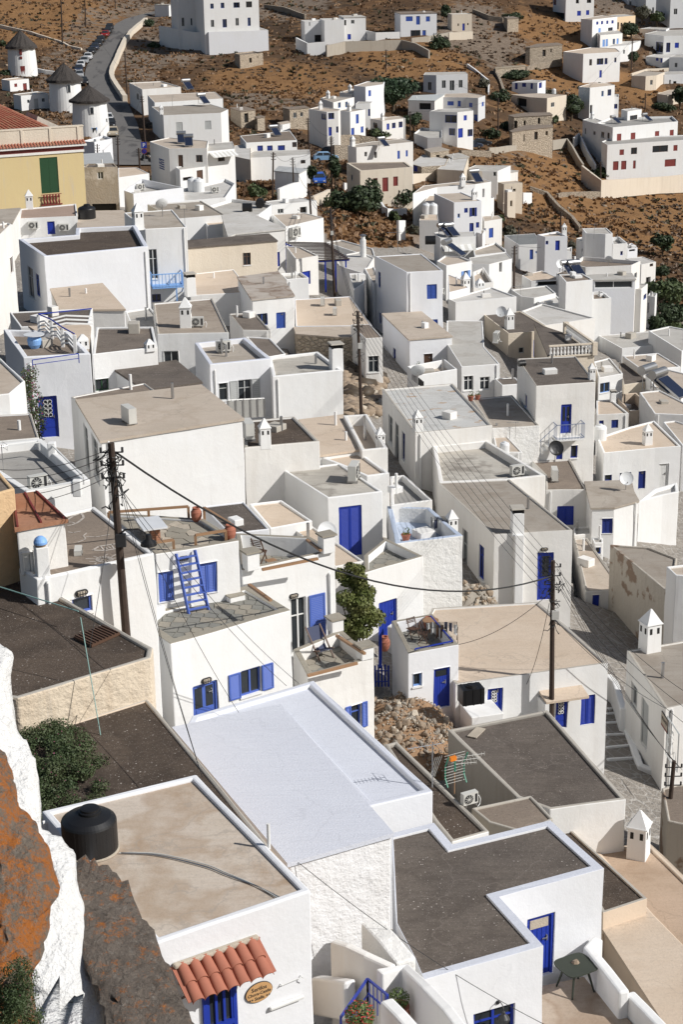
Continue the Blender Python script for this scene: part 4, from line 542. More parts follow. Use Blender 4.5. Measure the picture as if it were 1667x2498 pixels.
RELIEF=[
["white_wall","lumpy whitewashed rock wall running down the left edge","wall","snowwall",[[-6.2,27.04,48.29],[-5.8,27.0,48.25],[-5.69,26.96,48.2],[-5.65,26.87,48.13],[-5.59,26.47,47.76],[-5.49,26.04,47.39],[-5.33,25.81,47.19],[-5.09,25.55,46.97],[-5.01,25.3,46.76],[-4.93,24.96,46.49],[-4.86,24.61,46.22],[-4.7,24.54,46.17],[-4.46,24.37,46.03],[-4.31,24.2,45.9],[-4.25,23.86,45.66],[-4.14,23.59,45.46],[-3.93,23.08,45.11],[-3.75,22.65,44.83],[-3.37,21.16,43.97],[-5.43,21.16,44.02]],0.9,0.8,0.14,0.07],
["rock","grey brown lichen spotted boulder beside the tiled door house","rock","rockgrey",[[-4.36,24.51,45.57],[-4.16,24.47,45.55],[-3.95,24.38,45.52],[-3.71,24.24,45.47],[-3.52,24.06,45.41],[-3.37,23.79,45.32],[-3.22,23.51,45.24],[-3.02,23.25,45.16],[-2.91,22.96,45.08],[-2.72,22.65,45.0],[-2.62,22.29,44.92],[-2.5,21.92,44.84],[-2.01,20.3,44.61],[-3.36,20.3,44.63],[-3.65,21.89,44.86],[-3.77,22.35,44.96],[-3.93,22.65,45.03],[-4.04,23.05,45.13],[-4.16,23.51,45.26],[-4.25,23.91,45.38],[-4.33,24.21,45.47]],0.9,0.8,0.12,0.045],
["rock","large boulder covered in orange lichen at the left edge","rock","rockorange",[[-5.25,22.64,48.67],[-4.97,22.5,48.54],[-4.84,22.28,48.35],[-4.71,22.0,48.1],[-4.66,21.84,47.97],[-4.53,21.75,47.9],[-4.42,21.65,47.8],[-4.31,21.49,47.67],[-4.17,21.34,47.55],[-4.11,21.13,47.38],[-4.02,20.95,47.24],[-4.13,20.8,47.14],[-4.09,20.52,46.92],[-4.2,20.41,46.85],[-4.15,20.27,46.74],[-4.26,20.12,46.64],[-4.31,19.96,46.53],[-4.0,18.79,45.79],[-4.76,18.79,45.81]],0.9,0.9,0.14,0.045],
["step","whitewashed rock step with a brown slab at the bottom left","step","snowwall",[[-4.43,20.54,45.85],[-4.27,20.7,45.84],[-3.98,20.64,45.84],[-3.83,20.45,45.84],[-3.79,20.26,45.85],[-3.7,20.14,45.85],[-3.43,18.88,45.96],[-4.18,18.88,45.97]],0.35,0.4,0.06,0.08],
]
ROAD=[
[[-43.35,489.81,35.78],[-42.03,488.18,35.6]],
[[-47.38,487.56,35.64],[-45.76,483.47,35.26]],
[[-50.51,476.63,35.06],[-48.96,475.43,34.79]],
[[-53.41,465.32,34.56],[-49.35,466.86,34.21]],
[[-54.93,453.93,33.9],[-50.11,452.73,33.32]],
[[-53.85,434.4,32.49],[-50.32,436.5,32.29]],
[[-53.91,419.23,31.54],[-49.84,420.16,31.23]],
[[-53.84,401.24,30.43],[-48.89,403.7,30.16]],
[[-53.1,384.59,29.39],[-48.15,386.66,29.14]],
[[-51.65,370.85,28.6],[-46.95,374.95,28.48]],
[[-49.54,359.55,28.01],[-45.54,367.05,28.04]],
[[-47.0,348.19,27.51],[-42.83,354.42,27.45]],
[[-43.36,334.59,27.03],[-39.91,340.55,26.95]],
[[-40.32,316.53,26.61],[-37.14,324.56,26.53]],
[[-37.58,299.26,26.34],[-33.64,303.15,26.09]],
[[-35.57,280.19,26.3],[-31.04,283.1,25.86]],
[[-33.1,258.81,26.61],[-28.4,264.27,25.81]],
[[-31.3,244.06,27.11],[-25.72,253.32,25.74]],
]
SP={"tankdoor":[[-2.73,26.92,41.66],[-2.06,27.34,41.61],[-2.8,26.88,40.09]],"canopy":[[-3.12,26.69,42.35],[-1.72,27.54,42.4]],"sign":[[-1.69,27.56,41.18]],"tubelamp":[[-1.52,27.67,40.75],[-0.9,28.05,40.76]],"bracket":[[-1.29,27.81,41.17],[-0.92,28.04,41.2]],"smallpipe":[[-1.52,29.82,42.86]],"gtable":[[5.49,36.29,35.13]],"terrfloor":[[4.64,36.42,35.13],[5.97,36.87,35.13],[6.63,34.9,35.13],[7.25,33.05,35.13],[4.22,33.14,35.13]],"ladder":[[-4.87,50.9,39.15],[-4.27,51.2,39.15],[-5.21,51.33,41.03],[-4.64,51.58,41.05]],"mtable":[[-5.99,52.56,41.04]],"rail1":[[-7.66,54.13,41.49],[-5.07,54.59,41.49]],"rail2":[[-4.54,54.44,41.49],[-3.6,52.83,41.49]],"rail3":[[-4.64,51.9,41.44],[-3.7,52.3,41.44]],"rail4":[[-6.13,51.18,41.44],[-5.3,51.5,41.44]],"chair":[[-2.94,57.51,38.37]],"stool":[[-2.47,56.71,38.37]],"rail5":[[-2.68,54.31,39.32],[-0.83,55.26,39.32]],"rail6":[[-2.95,51.08,40.05],[-2.22,49.73,40.05]],"rail7":[[-1.19,51.68,36.62],[0.43,52.61,36.62]],"rail8":[[-0.24,54.64,36.75],[0.69,53.07,36.75]],"rail9":[[-1.23,57.29,39.27],[-0.73,56.16,39.27]],"deckchair":[[-0.84,54.95,35.9]],"frenchsh":[[-1.19,56.05,37.67],[-0.74,56.31,37.59],[-1.02,56.14,35.53]],"balcony":[[13.17,103.29,29.1],[14.91,103.6,29.13]],"stair":[[12.4,103.15,28.3]],"balblue":[[-14.49,133.38,32.96],[-12.15,133.86,33.06]],"balustrade":[[17.06,137.73,25.51],[20.86,138.4,25.51],[19.47,145.88,25.51]],"slots":[[5.19,111.52,31.04],[7.9,113.0,31.04],[4.59,113.96,31.04]],"pergola":[[-4.78,162.14,30.9],[-1.57,152.93,30.9],[1.03,153.42,30.9],[-1.04,161.37,30.9]],"rails15":[[-14.3,79.18,40.49],[-12.29,80.26,40.49]],"tp":[[-11.06,58.07,41.01],[-9.38,58.87,41.01],[-9.25,59.59,41.01],[-10.99,63.59,41.01],[-11.53,63.97,41.01],[-13.25,63.21,41.01]],"bluerail":[[-0.19,29.65,39.12],[0.38,31.92,38.47],[0.77,30.43,39.08]],"bigpot":[[0.19,29.3,39.19]],"potsm":[[1.02,31.39,38.16]],"blackrail":[[2.68,60.33,33.73],[4.14,61.01,33.73],[3.44,63.54,33.73]],"hatch":[[-6.72,40.02,43.01],[-6.06,40.69,43.01],[-5.59,40.21,43.01],[-6.2,39.45,43.01]],"fence22":[[-6.15,92.6,33.75],[-4.26,95.0,33.17]],"shed":[[4.39,60.41,31.42],[5.9,60.83,31.19]],"canopy38":[[7.51,61.28,31.35],[9.21,61.76,31.19]],"mural":[[12.63,61.79,30.07],[13.44,62.47,28.42]],"ssign":[[12.37,62.04,29.65]],"fig0":[[0.64,62.0,33.5]],"figtop":[[0.2,63.0,36.11]],"boug":[[-13.93,77.0,37.36],[-14.16,76.0,40.67]],"blueposts":[[1.48,64.0,34.18],[1.4,62.0,32.63]],"gate":[[1.21,62.5,32.11],[1.74,62.8,31.97],[1.23,62.5,31.2]],"wm1":[[-64.02,366.33,28.89]],"wm2":[[-48.05,316.43,26.89]],"wm3":[[-39.27,282.97,26.52]],"yel":[[-28.87,200.13,30.19],[-37.17,174.24,33.04]],"aerial":[[-5.71,36.74,41.96]],"awn1":[[-16.13,225.6,32.06],[-12.98,225.96,32.06]],"awn2":[[12.78,197.54,24.32],[15.87,198.22,24.23]],"weather0":[[5.8,100.0,36.87]],"slope":[[-2.5,241.39,23.01],[-1.01,252.25,22.33],[1.31,263.76,21.51],[6.67,253.18,20.48],[8.19,232.45,20.76],[9.64,211.5,21.29],[2.62,194.78,24.37],[-1.24,194.61,25.35]],"slope2":[[-4.45,130.44,29.55],[1.99,136.55,27.88],[3.07,120.99,28.3],[2.58,108.22,29.25],[0.29,105.13,30.17],[0.28,121.67,29.1]],"rockyc":[[-40.8,415.11,30.21],[37.11,429.05,30.4],[-11.83,480.82,36.99],[-56.78,477.73,35.91],[35.88,322.03,14.12],[74.13,484.22,34.18],[-12.23,352.29,25.62],[-70.64,446.5,35.17],[37.47,447.22,33.3]],"road_r":[[-49.88,432.46,32.01]],"cab":[[-3.5,37.97,40.19],[-6.37,36.97,41.96],[-3.03,32.85,42.86],[-3.14,47.16,37.45],[-1.41,49.26,37.45],[-1.79,49.11,37.45]],"offl":[[-10.95,50.0,44.45]],"offr":[[11.79,52.0,35.24]],"blk":[[4.14,61.83,33.18],[7.0,61.14,31.82],[12.9,62.25,30.01]],"terrwall":[[6.18,37.32,35.9],[5.87,36.9,35.9],[6.18,35.98,35.9],[6.47,35.07,35.9]],"terrwall2":[[6.63,35.36,35.7],[6.91,34.69,35.7],[7.28,33.72,35.7],[7.56,32.95,35.7]],"pillars":[[-3.08,54.93,39.12],[-0.54,56.47,39.12]],"pillar2":[[0.7,53.54,36.4],[-0.29,55.95,36.4]],"zig":[[-12.89,83.25,40.04],[-13.73,84.8,40.04],[-14.54,86.57,40.04],[-15.38,87.86,40.04],[-12.78,88.94,40.04]],"blackstuff":[[2.69,62.66,33.18],[3.07,62.18,33.18],[3.8,62.15,33.18],[3.42,63.1,33.18]],"bluecap":[[-7.86,42.69,43.63]],"bushr":[[-6.41,34.77,41.96]],"barlad":[[4.47,74.61,33.16]],"sofa":[[1.78,70.03,33.85],[1.36,69.29,33.85]],"aerial2":[[-8.95,42.42,43.49],[-6.66,40.64,43.49]],"hose":[[-4.41,29.71,42.89],[-3.68,29.66,42.89],[-2.74,29.24,42.89],[-2.31,28.91,42.89],[-1.76,28.47,42.89],[-1.26,27.94,42.89]],"planks":[[4.6,55.23,32.71]],"yardf":[[-0.72,30.9,38.73],[-0.02,30.9,38.71],[0.2,30.9,37.59],[-0.74,30.9,37.61]],"sun":[[-6.4,43.95,43.64]],"k1":[[-7.79,46.75,43.64],[-7.69,46.81,43.64],[-7.57,46.94,43.64],[-7.49,47.17,43.64],[-7.43,47.41,43.64],[-7.49,47.66,43.64],[-7.58,47.8,43.64],[-7.75,47.57,43.64],[-7.89,47.23,43.64]],"k2":[[-7.84,47.04,43.64],[-7.71,47.05,43.64],[-7.61,46.94,43.64]],"k3":[[-7.7,46.21,43.64],[-7.55,46.14,43.64],[-7.37,46.26,43.64]],"k4":[[-7.17,46.09,43.64],[-7.23,45.86,43.64],[-7.14,45.67,43.64],[-7.16,45.54,43.64],[-7.31,45.35,43.64]],"k5":[[-7.13,45.79,43.64],[-6.89,45.75,43.64],[-6.74,45.81,43.64],[-6.51,45.94,43.64]],"k6":[[-7.68,47.86,43.64],[-7.46,47.93,43.64],[-7.25,47.92,43.64]],"k7":[[-6.2,45.16,43.64],[-6.33,45.13,43.64],[-6.68,44.98,43.64],[-6.81,44.69,43.64],[-6.48,44.64,43.64],[-6.16,44.78,43.64]],"k8":[[-6.63,44.97,43.64],[-6.51,44.69,43.64]],"k9":[[-6.33,45.02,43.64],[-6.24,44.77,43.64]],"ka":[[-6.19,43.94,43.64],[-6.2,43.86,43.64],[-6.24,43.79,43.64],[-6.3,43.75,43.64],[-6.38,43.74,43.64],[-6.46,43.76,43.64],[-6.54,43.81,43.64],[-6.59,43.88,43.64],[-6.62,43.96,43.64],[-6.61,44.04,43.64],[-6.57,44.11,43.64],[-6.51,44.15,43.64],[-6.43,44.16,43.64],[-6.35,44.14,43.64],[-6.27,44.09,43.64],[-6.22,44.02,43.64],[-6.19,43.94,43.64]],"kb":[[-6.27,43.94,43.64],[-6.28,43.9,43.64],[-6.3,43.86,43.64],[-6.34,43.83,43.64],[-6.39,43.82,43.64],[-6.44,43.83,43.64],[-6.49,43.87,43.64],[-6.52,43.91,43.64],[-6.54,43.96,43.64],[-6.53,44.01,43.64],[-6.51,44.05,43.64],[-6.47,44.07,43.64],[-6.42,44.08,43.64],[-6.37,44.06,43.64],[-6.32,44.04,43.64],[-6.29,43.99,43.64],[-6.27,43.94,43.64]],"kr0":[[-6.91,44.03,43.64],[-6.68,43.99,43.64]],"kr1":[[-6.73,44.19,43.64],[-6.61,44.11,43.64]],"kr2":[[-6.78,43.8,43.64],[-6.62,43.8,43.64]],"kr3":[[-6.42,44.25,43.64],[-6.36,44.36,43.64]],"kr4":[[-6.23,44.15,43.64],[-6.12,44.34,43.64]],"kr5":[[-6.18,44.01,43.64],[-6.06,44.04,43.64]],"kr6":[[-6.62,43.6,43.64],[-6.59,43.69,43.64]],"kr7":[[-6.49,43.94,43.64],[-6.42,43.95,43.64]],"kr8":[[-6.49,44.87,43.64],[-6.42,44.78,43.64]],"kr9":[[-6.41,44.93,43.64],[-6.34,44.83,43.64]],"rub1":[[2.13,58.71,30.72]],"rub2":[[5.83,76.0,29.03]],"rub3":[[3.28,61.64,29.98]],"flag":[[-22.15,221.63,31.1]],"pil":[[8.44,78.42,28.4]],"cbush":[[-4.19,18.2,47.57]],"goldc":[[51.3,309.16,8.22],[39.52,304.69,11.34],[-12.96,376.56,27.12],[17.8,399.75,27.97],[51.82,410.76,24.42],[-79.45,465.61,37.7],[57.27,449.59,30.57],[3.65,212.38,23.06],[59.24,306.53,6.58],[-6.22,365.61,26.09],[67.8,408.48,20.49],[-70.62,433.63,34.1]],"steps":[[11.64,70.03,26.4],[12.33,70.62,26.13],[11.5,69.36,26.47],[12.3,70.07,26.16],[11.31,68.24,26.58],[12.13,68.93,26.27],[11.06,66.76,26.74],[12.22,67.7,26.31],[10.86,65.28,26.9],[12.22,66.5,26.38],[10.68,63.89,27.06],[12.3,65.2,26.46]],"low":[[-1.09,33.85,40.19],[4.46,33.0,36.4]],"ste":[[-3.48,52.03,39.15],[-3.82,52.73,39.15]]}

GH=[[47.1,47.0,46.8,46.7,46.5,46.3,46.1,45.8,45.6,45.3,45.1,44.8,44.5,44.1,43.7,43.4,43.1,42.9,42.7,42.5,42.2,41.8,41.4,40.8,40.3,39.8,39.2,38.8,38.5,38.2,37.9,37.5,37.2,36.9,36.6,36.2,35.8,35.2,34.7,34.4,34.3,34.1,34.0,33.6,33.0,32.2,31.4,30.5,29.6,28.7,27.8,27.0,26.6,27.1,28.5,30.8,34.0,37.6,41.9,46.9,52.5,58.3,63.8,69.1,74.3,79.9,86.0,92.4,99.1,105.2],[47.1,47.0,46.8,46.7,46.5,46.3,46.1,45.8,45.6,45.3,45.1,44.8,44.5,44.1,43.7,43.4,43.1,42.9,42.7,42.5,42.2,41.8,41.4,40.8,40.3,39.8,39.2,38.8,38.5,38.2,37.9,37.5,37.2,36.9,36.6,36.2,35.8,35.2,34.7,34.4,34.3,34.1,34.0,33.6,33.0,32.2,31.4,30.5,29.6,28.7,27.8,27.0,26.6,27.1,28.5,30.8,34.0,37.6,41.9,46.9,52.5,58.3,63.8,69.1,74.3,79.9,86.0,92.4,99.1,105.2],[47.1,47.0,46.8,46.6,46.5,46.3,46.1,45.8,45.6,45.3,45.1,44.8,44.4,44.1,43.7,43.4,43.1,42.9,42.7,42.5,42.2,41.8,41.4,40.8,40.3,39.8,39.2,38.8,38.5,38.2,37.9,37.5,37.2,36.9,36.6,36.2,35.8,35.2,34.7,34.4,34.3,34.1,34.0,33.6,33.0,32.2,31.4,30.5,29.6,28.7,27.8,27.0,26.6,27.1,28.5,30.8,34.0,37.6,41.9,46.9,52.5,58.3,63.8,69.1,74.3,79.9,86.0,92.4,99.1,105.2],[46.7,46.6,46.5,46.3,46.1,46.0,45.8,45.5,45.3,45.0,44.8,44.5,44.2,43.8,43.5,43.1,42.9,42.7,42.5,42.3,42.1,41.7,41.3,40.8,40.3,39.7,39.2,38.8,38.4,38.1,37.8,37.5,37.2,36.9,36.6,36.2,35.7,35.2,34.7,34.4,34.2,34.1,34.0,33.6,33.0,32.2,31.4,30.5,29.6,28.7,27.8,27.0,26.6,27.1,28.5,30.8,34.0,37.6,41.9,46.9,52.5,58.3,63.8,69.1,74.3,79.9,86.0,92.4,99.1,105.2],[46.1,46.0,45.9,45.7,45.5,45.4,45.2,45.0,44.7,44.5,44.2,44.0,43.7,43.3,43.0,42.7,42.4,42.1,42.0,41.8,41.6,41.3,40.9,40.4,39.9,39.4,38.9,38.5,38.1,37.9,37.6,37.3,37.0,36.7,36.4,36.1,35.6,35.1,34.6,34.3,34.2,34.1,33.9,33.6,33.0,32.2,31.4,30.5,29.6,28.7,27.8,27.0,26.6,27.1,28.5,30.8,33.9,37.6,41.8,46.9,52.4,58.2,63.7,69.0,74.3,79.9,85.9,92.3,99.1,105.2],[45.4,45.3,45.2,45.1,44.9,44.7,44.5,44.3,44.1,43.9,43.7,43.4,43.1,42.8,42.5,42.1,41.8,41.5,41.3,41.2,41.0,40.7,40.4,39.9,39.5,39.0,38.5,38.0,37.7,37.4,37.1,36.8,36.6,36.3,36.1,35.8,35.4,34.9,34.4,34.1,33.9,33.9,33.7,33.4,32.8,32.1,31.3,30.4,29.5,28.5,27.6,27.0,26.8,27.4,28.7,30.9,33.9,37.3,41.5,46.5,52.1,57.9,63.4,68.7,74.0,79.6,85.6,92.0,98.8,104.9],[44.6,44.5,44.4,44.2,44.1,43.9,43.7,43.6,43.4,43.1,42.9,42.7,42.4,42.1,41.8,41.5,41.1,40.8,40.6,40.4,40.3,40.1,39.8,39.4,38.9,38.4,37.9,37.5,37.1,36.9,36.6,36.4,36.1,35.9,35.7,35.4,35.0,34.6,34.1,33.7,33.6,33.6,33.5,33.2,32.7,31.9,31.1,30.3,29.3,28.3,27.4,26.9,27.0,27.7,29.0,31.0,33.7,37.0,41.1,46.1,51.6,57.4,63.0,68.2,73.5,79.1,85.1,91.6,98.3,104.4],[43.4,43.3,43.2,43.0,42.9,42.7,42.6,42.4,42.2,42.0,41.8,41.6,41.3,41.1,40.8,40.5,40.2,39.9,39.6,39.3,39.2,39.0,38.7,38.4,37.9,37.4,36.9,36.4,36.1,35.9,35.8,35.6,35.3,35.1,34.7,34.4,34.0,33.5,33.1,32.7,32.4,32.3,32.2,32.0,31.5,30.8,30.0,29.1,28.2,27.4,26.8,26.6,26.9,27.5,28.6,30.4,32.7,35.5,39.1,43.7,49.0,54.8,60.5,66.0,71.5,77.3,83.5,90.2,97.1,103.4],[41.9,41.9,41.8,41.6,41.5,41.4,41.2,41.1,40.9,40.7,40.5,40.3,40.1,39.9,39.6,39.3,39.0,38.7,38.4,38.1,37.9,37.7,37.4,37.1,36.6,36.1,35.5,35.0,34.8,34.6,34.6,34.5,34.3,33.9,33.5,33.0,32.5,32.0,31.5,31.0,30.6,30.3,30.0,29.7,29.3,28.6,27.8,26.9,26.1,25.6,25.6,25.8,26.1,26.6,27.5,28.9,30.7,32.9,35.6,39.4,44.3,50.1,56.1,62.1,68.1,74.2,80.7,87.7,95.0,101.6],[40.4,40.4,40.3,40.2,40.1,39.9,39.8,39.6,39.5,39.3,39.1,39.0,38.8,38.5,38.3,38.0,37.8,37.5,37.2,36.9,36.6,36.3,36.0,35.7,35.2,34.7,34.2,33.6,33.2,33.1,33.1,33.2,33.0,32.7,32.3,31.9,31.5,31.0,30.5,30.0,29.6,29.2,28.8,28.3,27.7,26.9,26.1,25.2,24.4,23.9,23.8,24.1,24.6,25.5,26.7,28.4,30.6,33.2,36.3,40.4,45.4,51.2,57.2,63.0,68.8,74.8,81.2,88.0,95.2,101.7],[39.0,39.0,38.9,38.8,38.7,38.6,38.4,38.3,38.2,38.0,37.9,37.7,37.5,37.3,37.1,36.8,36.6,36.3,36.0,35.7,35.4,35.1,34.7,34.3,33.9,33.4,32.9,32.3,31.8,31.5,31.6,31.7,31.6,31.4,31.2,30.8,30.4,29.9,29.4,28.9,28.5,28.0,27.5,26.8,26.0,25.1,24.3,23.4,22.6,22.0,21.6,21.7,22.5,23.9,25.8,28.2,31.2,34.7,38.8,43.6,49.1,54.8,60.5,65.8,71.2,76.9,83.0,89.5,96.4,102.5],[37.9,37.8,37.8,37.7,37.6,37.4,37.3,37.2,37.1,36.9,36.8,36.6,36.4,36.2,36.0,35.8,35.6,35.3,35.0,34.7,34.4,34.1,33.7,33.3,32.8,32.2,31.6,31.0,30.4,30.0,29.9,29.9,29.9,29.8,29.5,29.2,28.7,28.1,27.4,26.8,26.3,25.7,25.0,24.2,23.2,22.2,21.2,20.2,19.3,18.5,18.1,18.3,19.3,21.2,23.9,27.1,30.8,35.1,39.9,45.1,50.6,56.4,61.8,66.9,72.2,77.7,83.7,90.0,96.7,102.7],[36.6,36.6,36.5,36.4,36.3,36.2,36.1,36.0,35.8,35.7,35.6,35.4,35.2,35.0,34.8,34.6,34.4,34.2,33.9,33.6,33.3,33.0,32.6,32.2,31.6,31.1,30.5,29.8,29.2,28.7,28.3,28.2,28.1,28.0,27.7,27.2,26.6,26.0,25.2,24.5,23.8,23.0,22.1,21.1,20.1,18.9,17.7,16.5,15.3,14.5,13.9,14.0,15.0,17.2,20.3,24.2,28.6,33.5,38.7,44.1,49.8,55.5,61.0,66.2,71.4,77.0,83.0,89.4,96.1,102.2],[34.9,34.8,34.7,34.7,34.6,34.5,34.4,34.3,34.1,34.0,33.9,33.7,33.6,33.4,33.2,33.0,32.8,32.6,32.4,32.1,31.8,31.5,31.2,30.8,30.3,29.9,29.3,28.8,28.2,27.6,27.1,26.7,26.3,26.0,25.6,25.2,24.7,24.0,23.2,22.4,21.5,20.5,19.4,18.3,17.0,15.7,14.3,12.8,11.5,10.3,9.5,9.2,9.8,11.7,15.0,19.3,24.1,29.2,34.8,40.6,46.5,52.4,58.1,63.7,69.1,74.9,81.1,87.7,94.6,100.9],[33.2,33.1,33.1,33.0,32.9,32.8,32.7,32.6,32.5,32.4,32.3,32.1,32.0,31.8,31.6,31.5,31.3,31.1,30.8,30.6,30.3,30.1,29.8,29.4,29.1,28.7,28.2,27.8,27.2,26.6,26.0,25.4,24.8,24.3,23.9,23.5,23.0,22.4,21.6,20.8,19.8,18.8,17.6,16.3,15.0,13.6,12.1,10.5,9.1,7.7,6.8,6.2,6.5,8.2,11.6,16.1,21.0,26.3,32.2,38.2,44.1,50.1,56.1,61.8,67.4,73.3,79.6,86.4,93.5,99.9],[31.9,31.8,31.8,31.7,31.6,31.5,31.4,31.3,31.2,31.1,31.0,30.9,30.7,30.6,30.4,30.2,30.1,29.9,29.6,29.4,29.2,28.9,28.6,28.3,28.0,27.6,27.2,26.8,26.3,25.7,25.0,24.4,23.7,23.2,22.6,22.2,21.8,21.2,20.5,19.7,18.8,17.7,16.6,15.4,14.0,12.6,11.1,9.5,8.0,6.6,5.6,5.0,5.2,6.8,10.0,14.5,19.5,24.8,30.7,36.8,42.8,48.8,54.9,60.7,66.4,72.4,78.8,85.6,92.7,99.2],[30.7,30.6,30.6,30.5,30.4,30.3,30.2,30.1,30.0,29.9,29.8,29.7,29.6,29.4,29.3,29.1,28.9,28.7,28.5,28.3,28.1,27.8,27.5,27.3,26.9,26.6,26.2,25.8,25.3,24.8,24.1,23.4,22.7,22.1,21.5,21.1,20.7,20.2,19.6,18.8,17.9,16.9,15.8,14.5,13.2,11.8,10.3,8.7,7.2,5.8,4.6,4.0,4.2,5.7,8.9,13.4,18.4,23.8,29.7,35.9,42.0,48.0,54.1,60.0,65.7,71.7,78.2,85.0,92.2,98.7],[29.7,29.7,29.6,29.6,29.5,29.4,29.3,29.2,29.1,29.0,28.9,28.8,28.7,28.5,28.4,28.2,28.1,27.9,27.7,27.5,27.2,27.0,26.7,26.5,26.1,25.8,25.5,25.1,24.7,24.2,23.6,22.9,22.2,21.6,21.0,20.5,20.2,19.8,19.2,18.4,17.5,16.5,15.5,14.3,12.9,11.5,10.0,8.5,7.0,5.5,4.4,3.7,3.9,5.4,8.6,13.1,18.2,23.6,29.6,35.7,41.8,47.8,53.9,59.8,65.6,71.6,78.0,84.9,92.1,98.6],[29.6,29.5,29.4,29.4,29.3,29.2,29.1,29.1,29.0,28.9,28.7,28.6,28.5,28.4,28.2,28.1,27.9,27.7,27.5,27.3,27.1,26.8,26.6,26.3,26.0,25.7,25.3,25.0,24.6,24.1,23.5,22.8,22.1,21.5,20.9,20.5,20.1,19.8,19.2,18.4,17.5,16.5,15.4,14.2,12.9,11.5,10.0,8.5,7.0,5.5,4.4,3.7,3.9,5.4,8.6,13.1,18.2,23.6,29.6,35.7,41.8,47.8,53.9,59.8,65.6,71.6,78.0,84.9,92.1,98.6],[29.6,29.5,29.4,29.4,29.3,29.2,29.1,29.1,29.0,28.9,28.7,28.6,28.5,28.4,28.2,28.1,27.9,27.7,27.5,27.3,27.1,26.8,26.6,26.3,26.0,25.7,25.3,25.0,24.6,24.1,23.5,22.8,22.1,21.5,20.9,20.5,20.1,19.8,19.2,18.4,17.5,16.5,15.4,14.2,12.9,11.5,10.0,8.5,7.0,5.5,4.4,3.7,3.9,5.4,8.6,13.1,18.2,23.6,29.6,35.7,41.8,47.8,53.9,59.8,65.6,71.6,78.0,84.9,92.1,98.6],[29.6,29.5,29.4,29.4,29.3,29.2,29.1,29.1,29.0,28.9,28.7,28.6,28.5,28.4,28.2,28.1,27.9,27.7,27.5,27.3,27.1,26.8,26.6,26.3,26.0,25.7,25.3,25.0,24.6,24.1,23.5,22.8,22.1,21.5,20.9,20.5,20.1,19.8,19.2,18.4,17.5,16.5,15.4,14.2,12.9,11.5,10.0,8.5,7.0,5.5,4.4,3.7,3.9,5.4,8.6,13.1,18.2,23.6,29.6,35.7,41.8,47.8,53.9,59.8,65.6,71.6,78.0,84.9,92.1,98.6]]
# ---------------------------------------------------------------- materials
def nodes(m):
 m.use_nodes = True; t = m.node_tree; t.nodes.clear()
 o = t.nodes.new('ShaderNodeOutputMaterial'); b = t.nodes.new('ShaderNodeBsdfPrincipled')
 t.links.new(b.outputs[0],o.inputs[0]); return t,b
class NT:
 def __init__(s,t):s.t = t; g = t.nodes.new('ShaderNodeNewGeometry'); s.pos = g.outputs['Position']; s.nor = g.outputs['Normal']
 def map(s,sc=(1,1,1),rot=0):
  n = s.t.nodes.new('ShaderNodeMapping'); s.t.links.new(s.pos,n.inputs[0]); n.inputs['Scale'].default_value = sc
  n.inputs['Rotation'].default_value = (0,0,rot); return n.outputs[0]
 def noise(s,scale,det=4,rough=.55,sc=(1,1,1),rot=0):
  n = s.t.nodes.new('ShaderNodeTexNoise'); s.t.links.new(s.map(sc,rot),n.inputs['Vector']); n.inputs['Scale'].default_value = scale
  n.inputs['Detail'].default_value = det; n.inputs['Roughness'].default_value = rough; return n.outputs['Fac']
 def vor(s,scale,feat='F1',sc=(1,1,1),out='Distance',wob=0):
  n = s.t.nodes.new('ShaderNodeTexVoronoi'); n.feature = feat; v = s.map(sc)
  if wob:
   q = s.t.nodes.new('ShaderNodeTexNoise'); s.t.links.new(v,q.inputs['Vector']); q.inputs['Scale'].default_value = 1.3; q.inputs['Detail'].default_value = 5
   a = s.t.nodes.new('ShaderNodeVectorMath'); a.operation = 'SCALE'; s.t.links.new(q.outputs['Color'],a.inputs[0]); a.inputs[3].default_value = wob*2
   b = s.t.nodes.new('ShaderNodeVectorMath'); s.t.links.new(v,b.inputs[0]); s.t.links.new(a.outputs[0],b.inputs[1]); v = b.outputs[0]
  s.t.links.new(v,n.inputs['Vector']); n.inputs['Scale'].default_value = scale
  return n.outputs[out]
 def ramp(s,f,stops):
  n = s.t.nodes.new('ShaderNodeValToRGB'); s.t.links.new(f,n.inputs[0]); e = n.color_ramp.elements
  while len(e) < len(stops):e.new(.5)
  for k,(p,c) in enumerate(stops):
   e[k].position = p; e[k].color = (*(c if hasattr(c,'__len__') else (c,)*3),1)
  return n.outputs[0]
 def mix(s,f,a,b,mode='MIX'):
  n = s.t.nodes.new('ShaderNodeMix'); n.data_type = 'RGBA'; n.blend_type = mode
  for v,i in ((f,0),(a,6),(b,7)):
   if hasattr(v,'is_output') or isinstance(v,bpy.types.NodeSocket):s.t.links.new(v,n.inputs[i])
   elif i == 0:n.inputs[0].default_value = v
   else:n.inputs[i].default_value = (*v,1)
  return n.outputs[2]
 def math(s,op,a,b=0.0):
  n = s.t.nodes.new('ShaderNodeMath'); n.operation = op
  for v,i in ((a,0),(b,1)):
   if isinstance(v,bpy.types.NodeSocket):s.t.links.new(v,n.inputs[i])
   else:n.inputs[i].default_value = v
  return n.outputs[0]
 def bump(s,h,st,dist,b):
  n = s.t.nodes.new('ShaderNodeBump'); n.inputs['Strength'].default_value = st; n.inputs['Distance'].default_value = dist
  s.t.links.new(h,n.inputs['Height']); s.t.links.new(n.outputs[0],b.inputs['Normal'])
MATS = {}
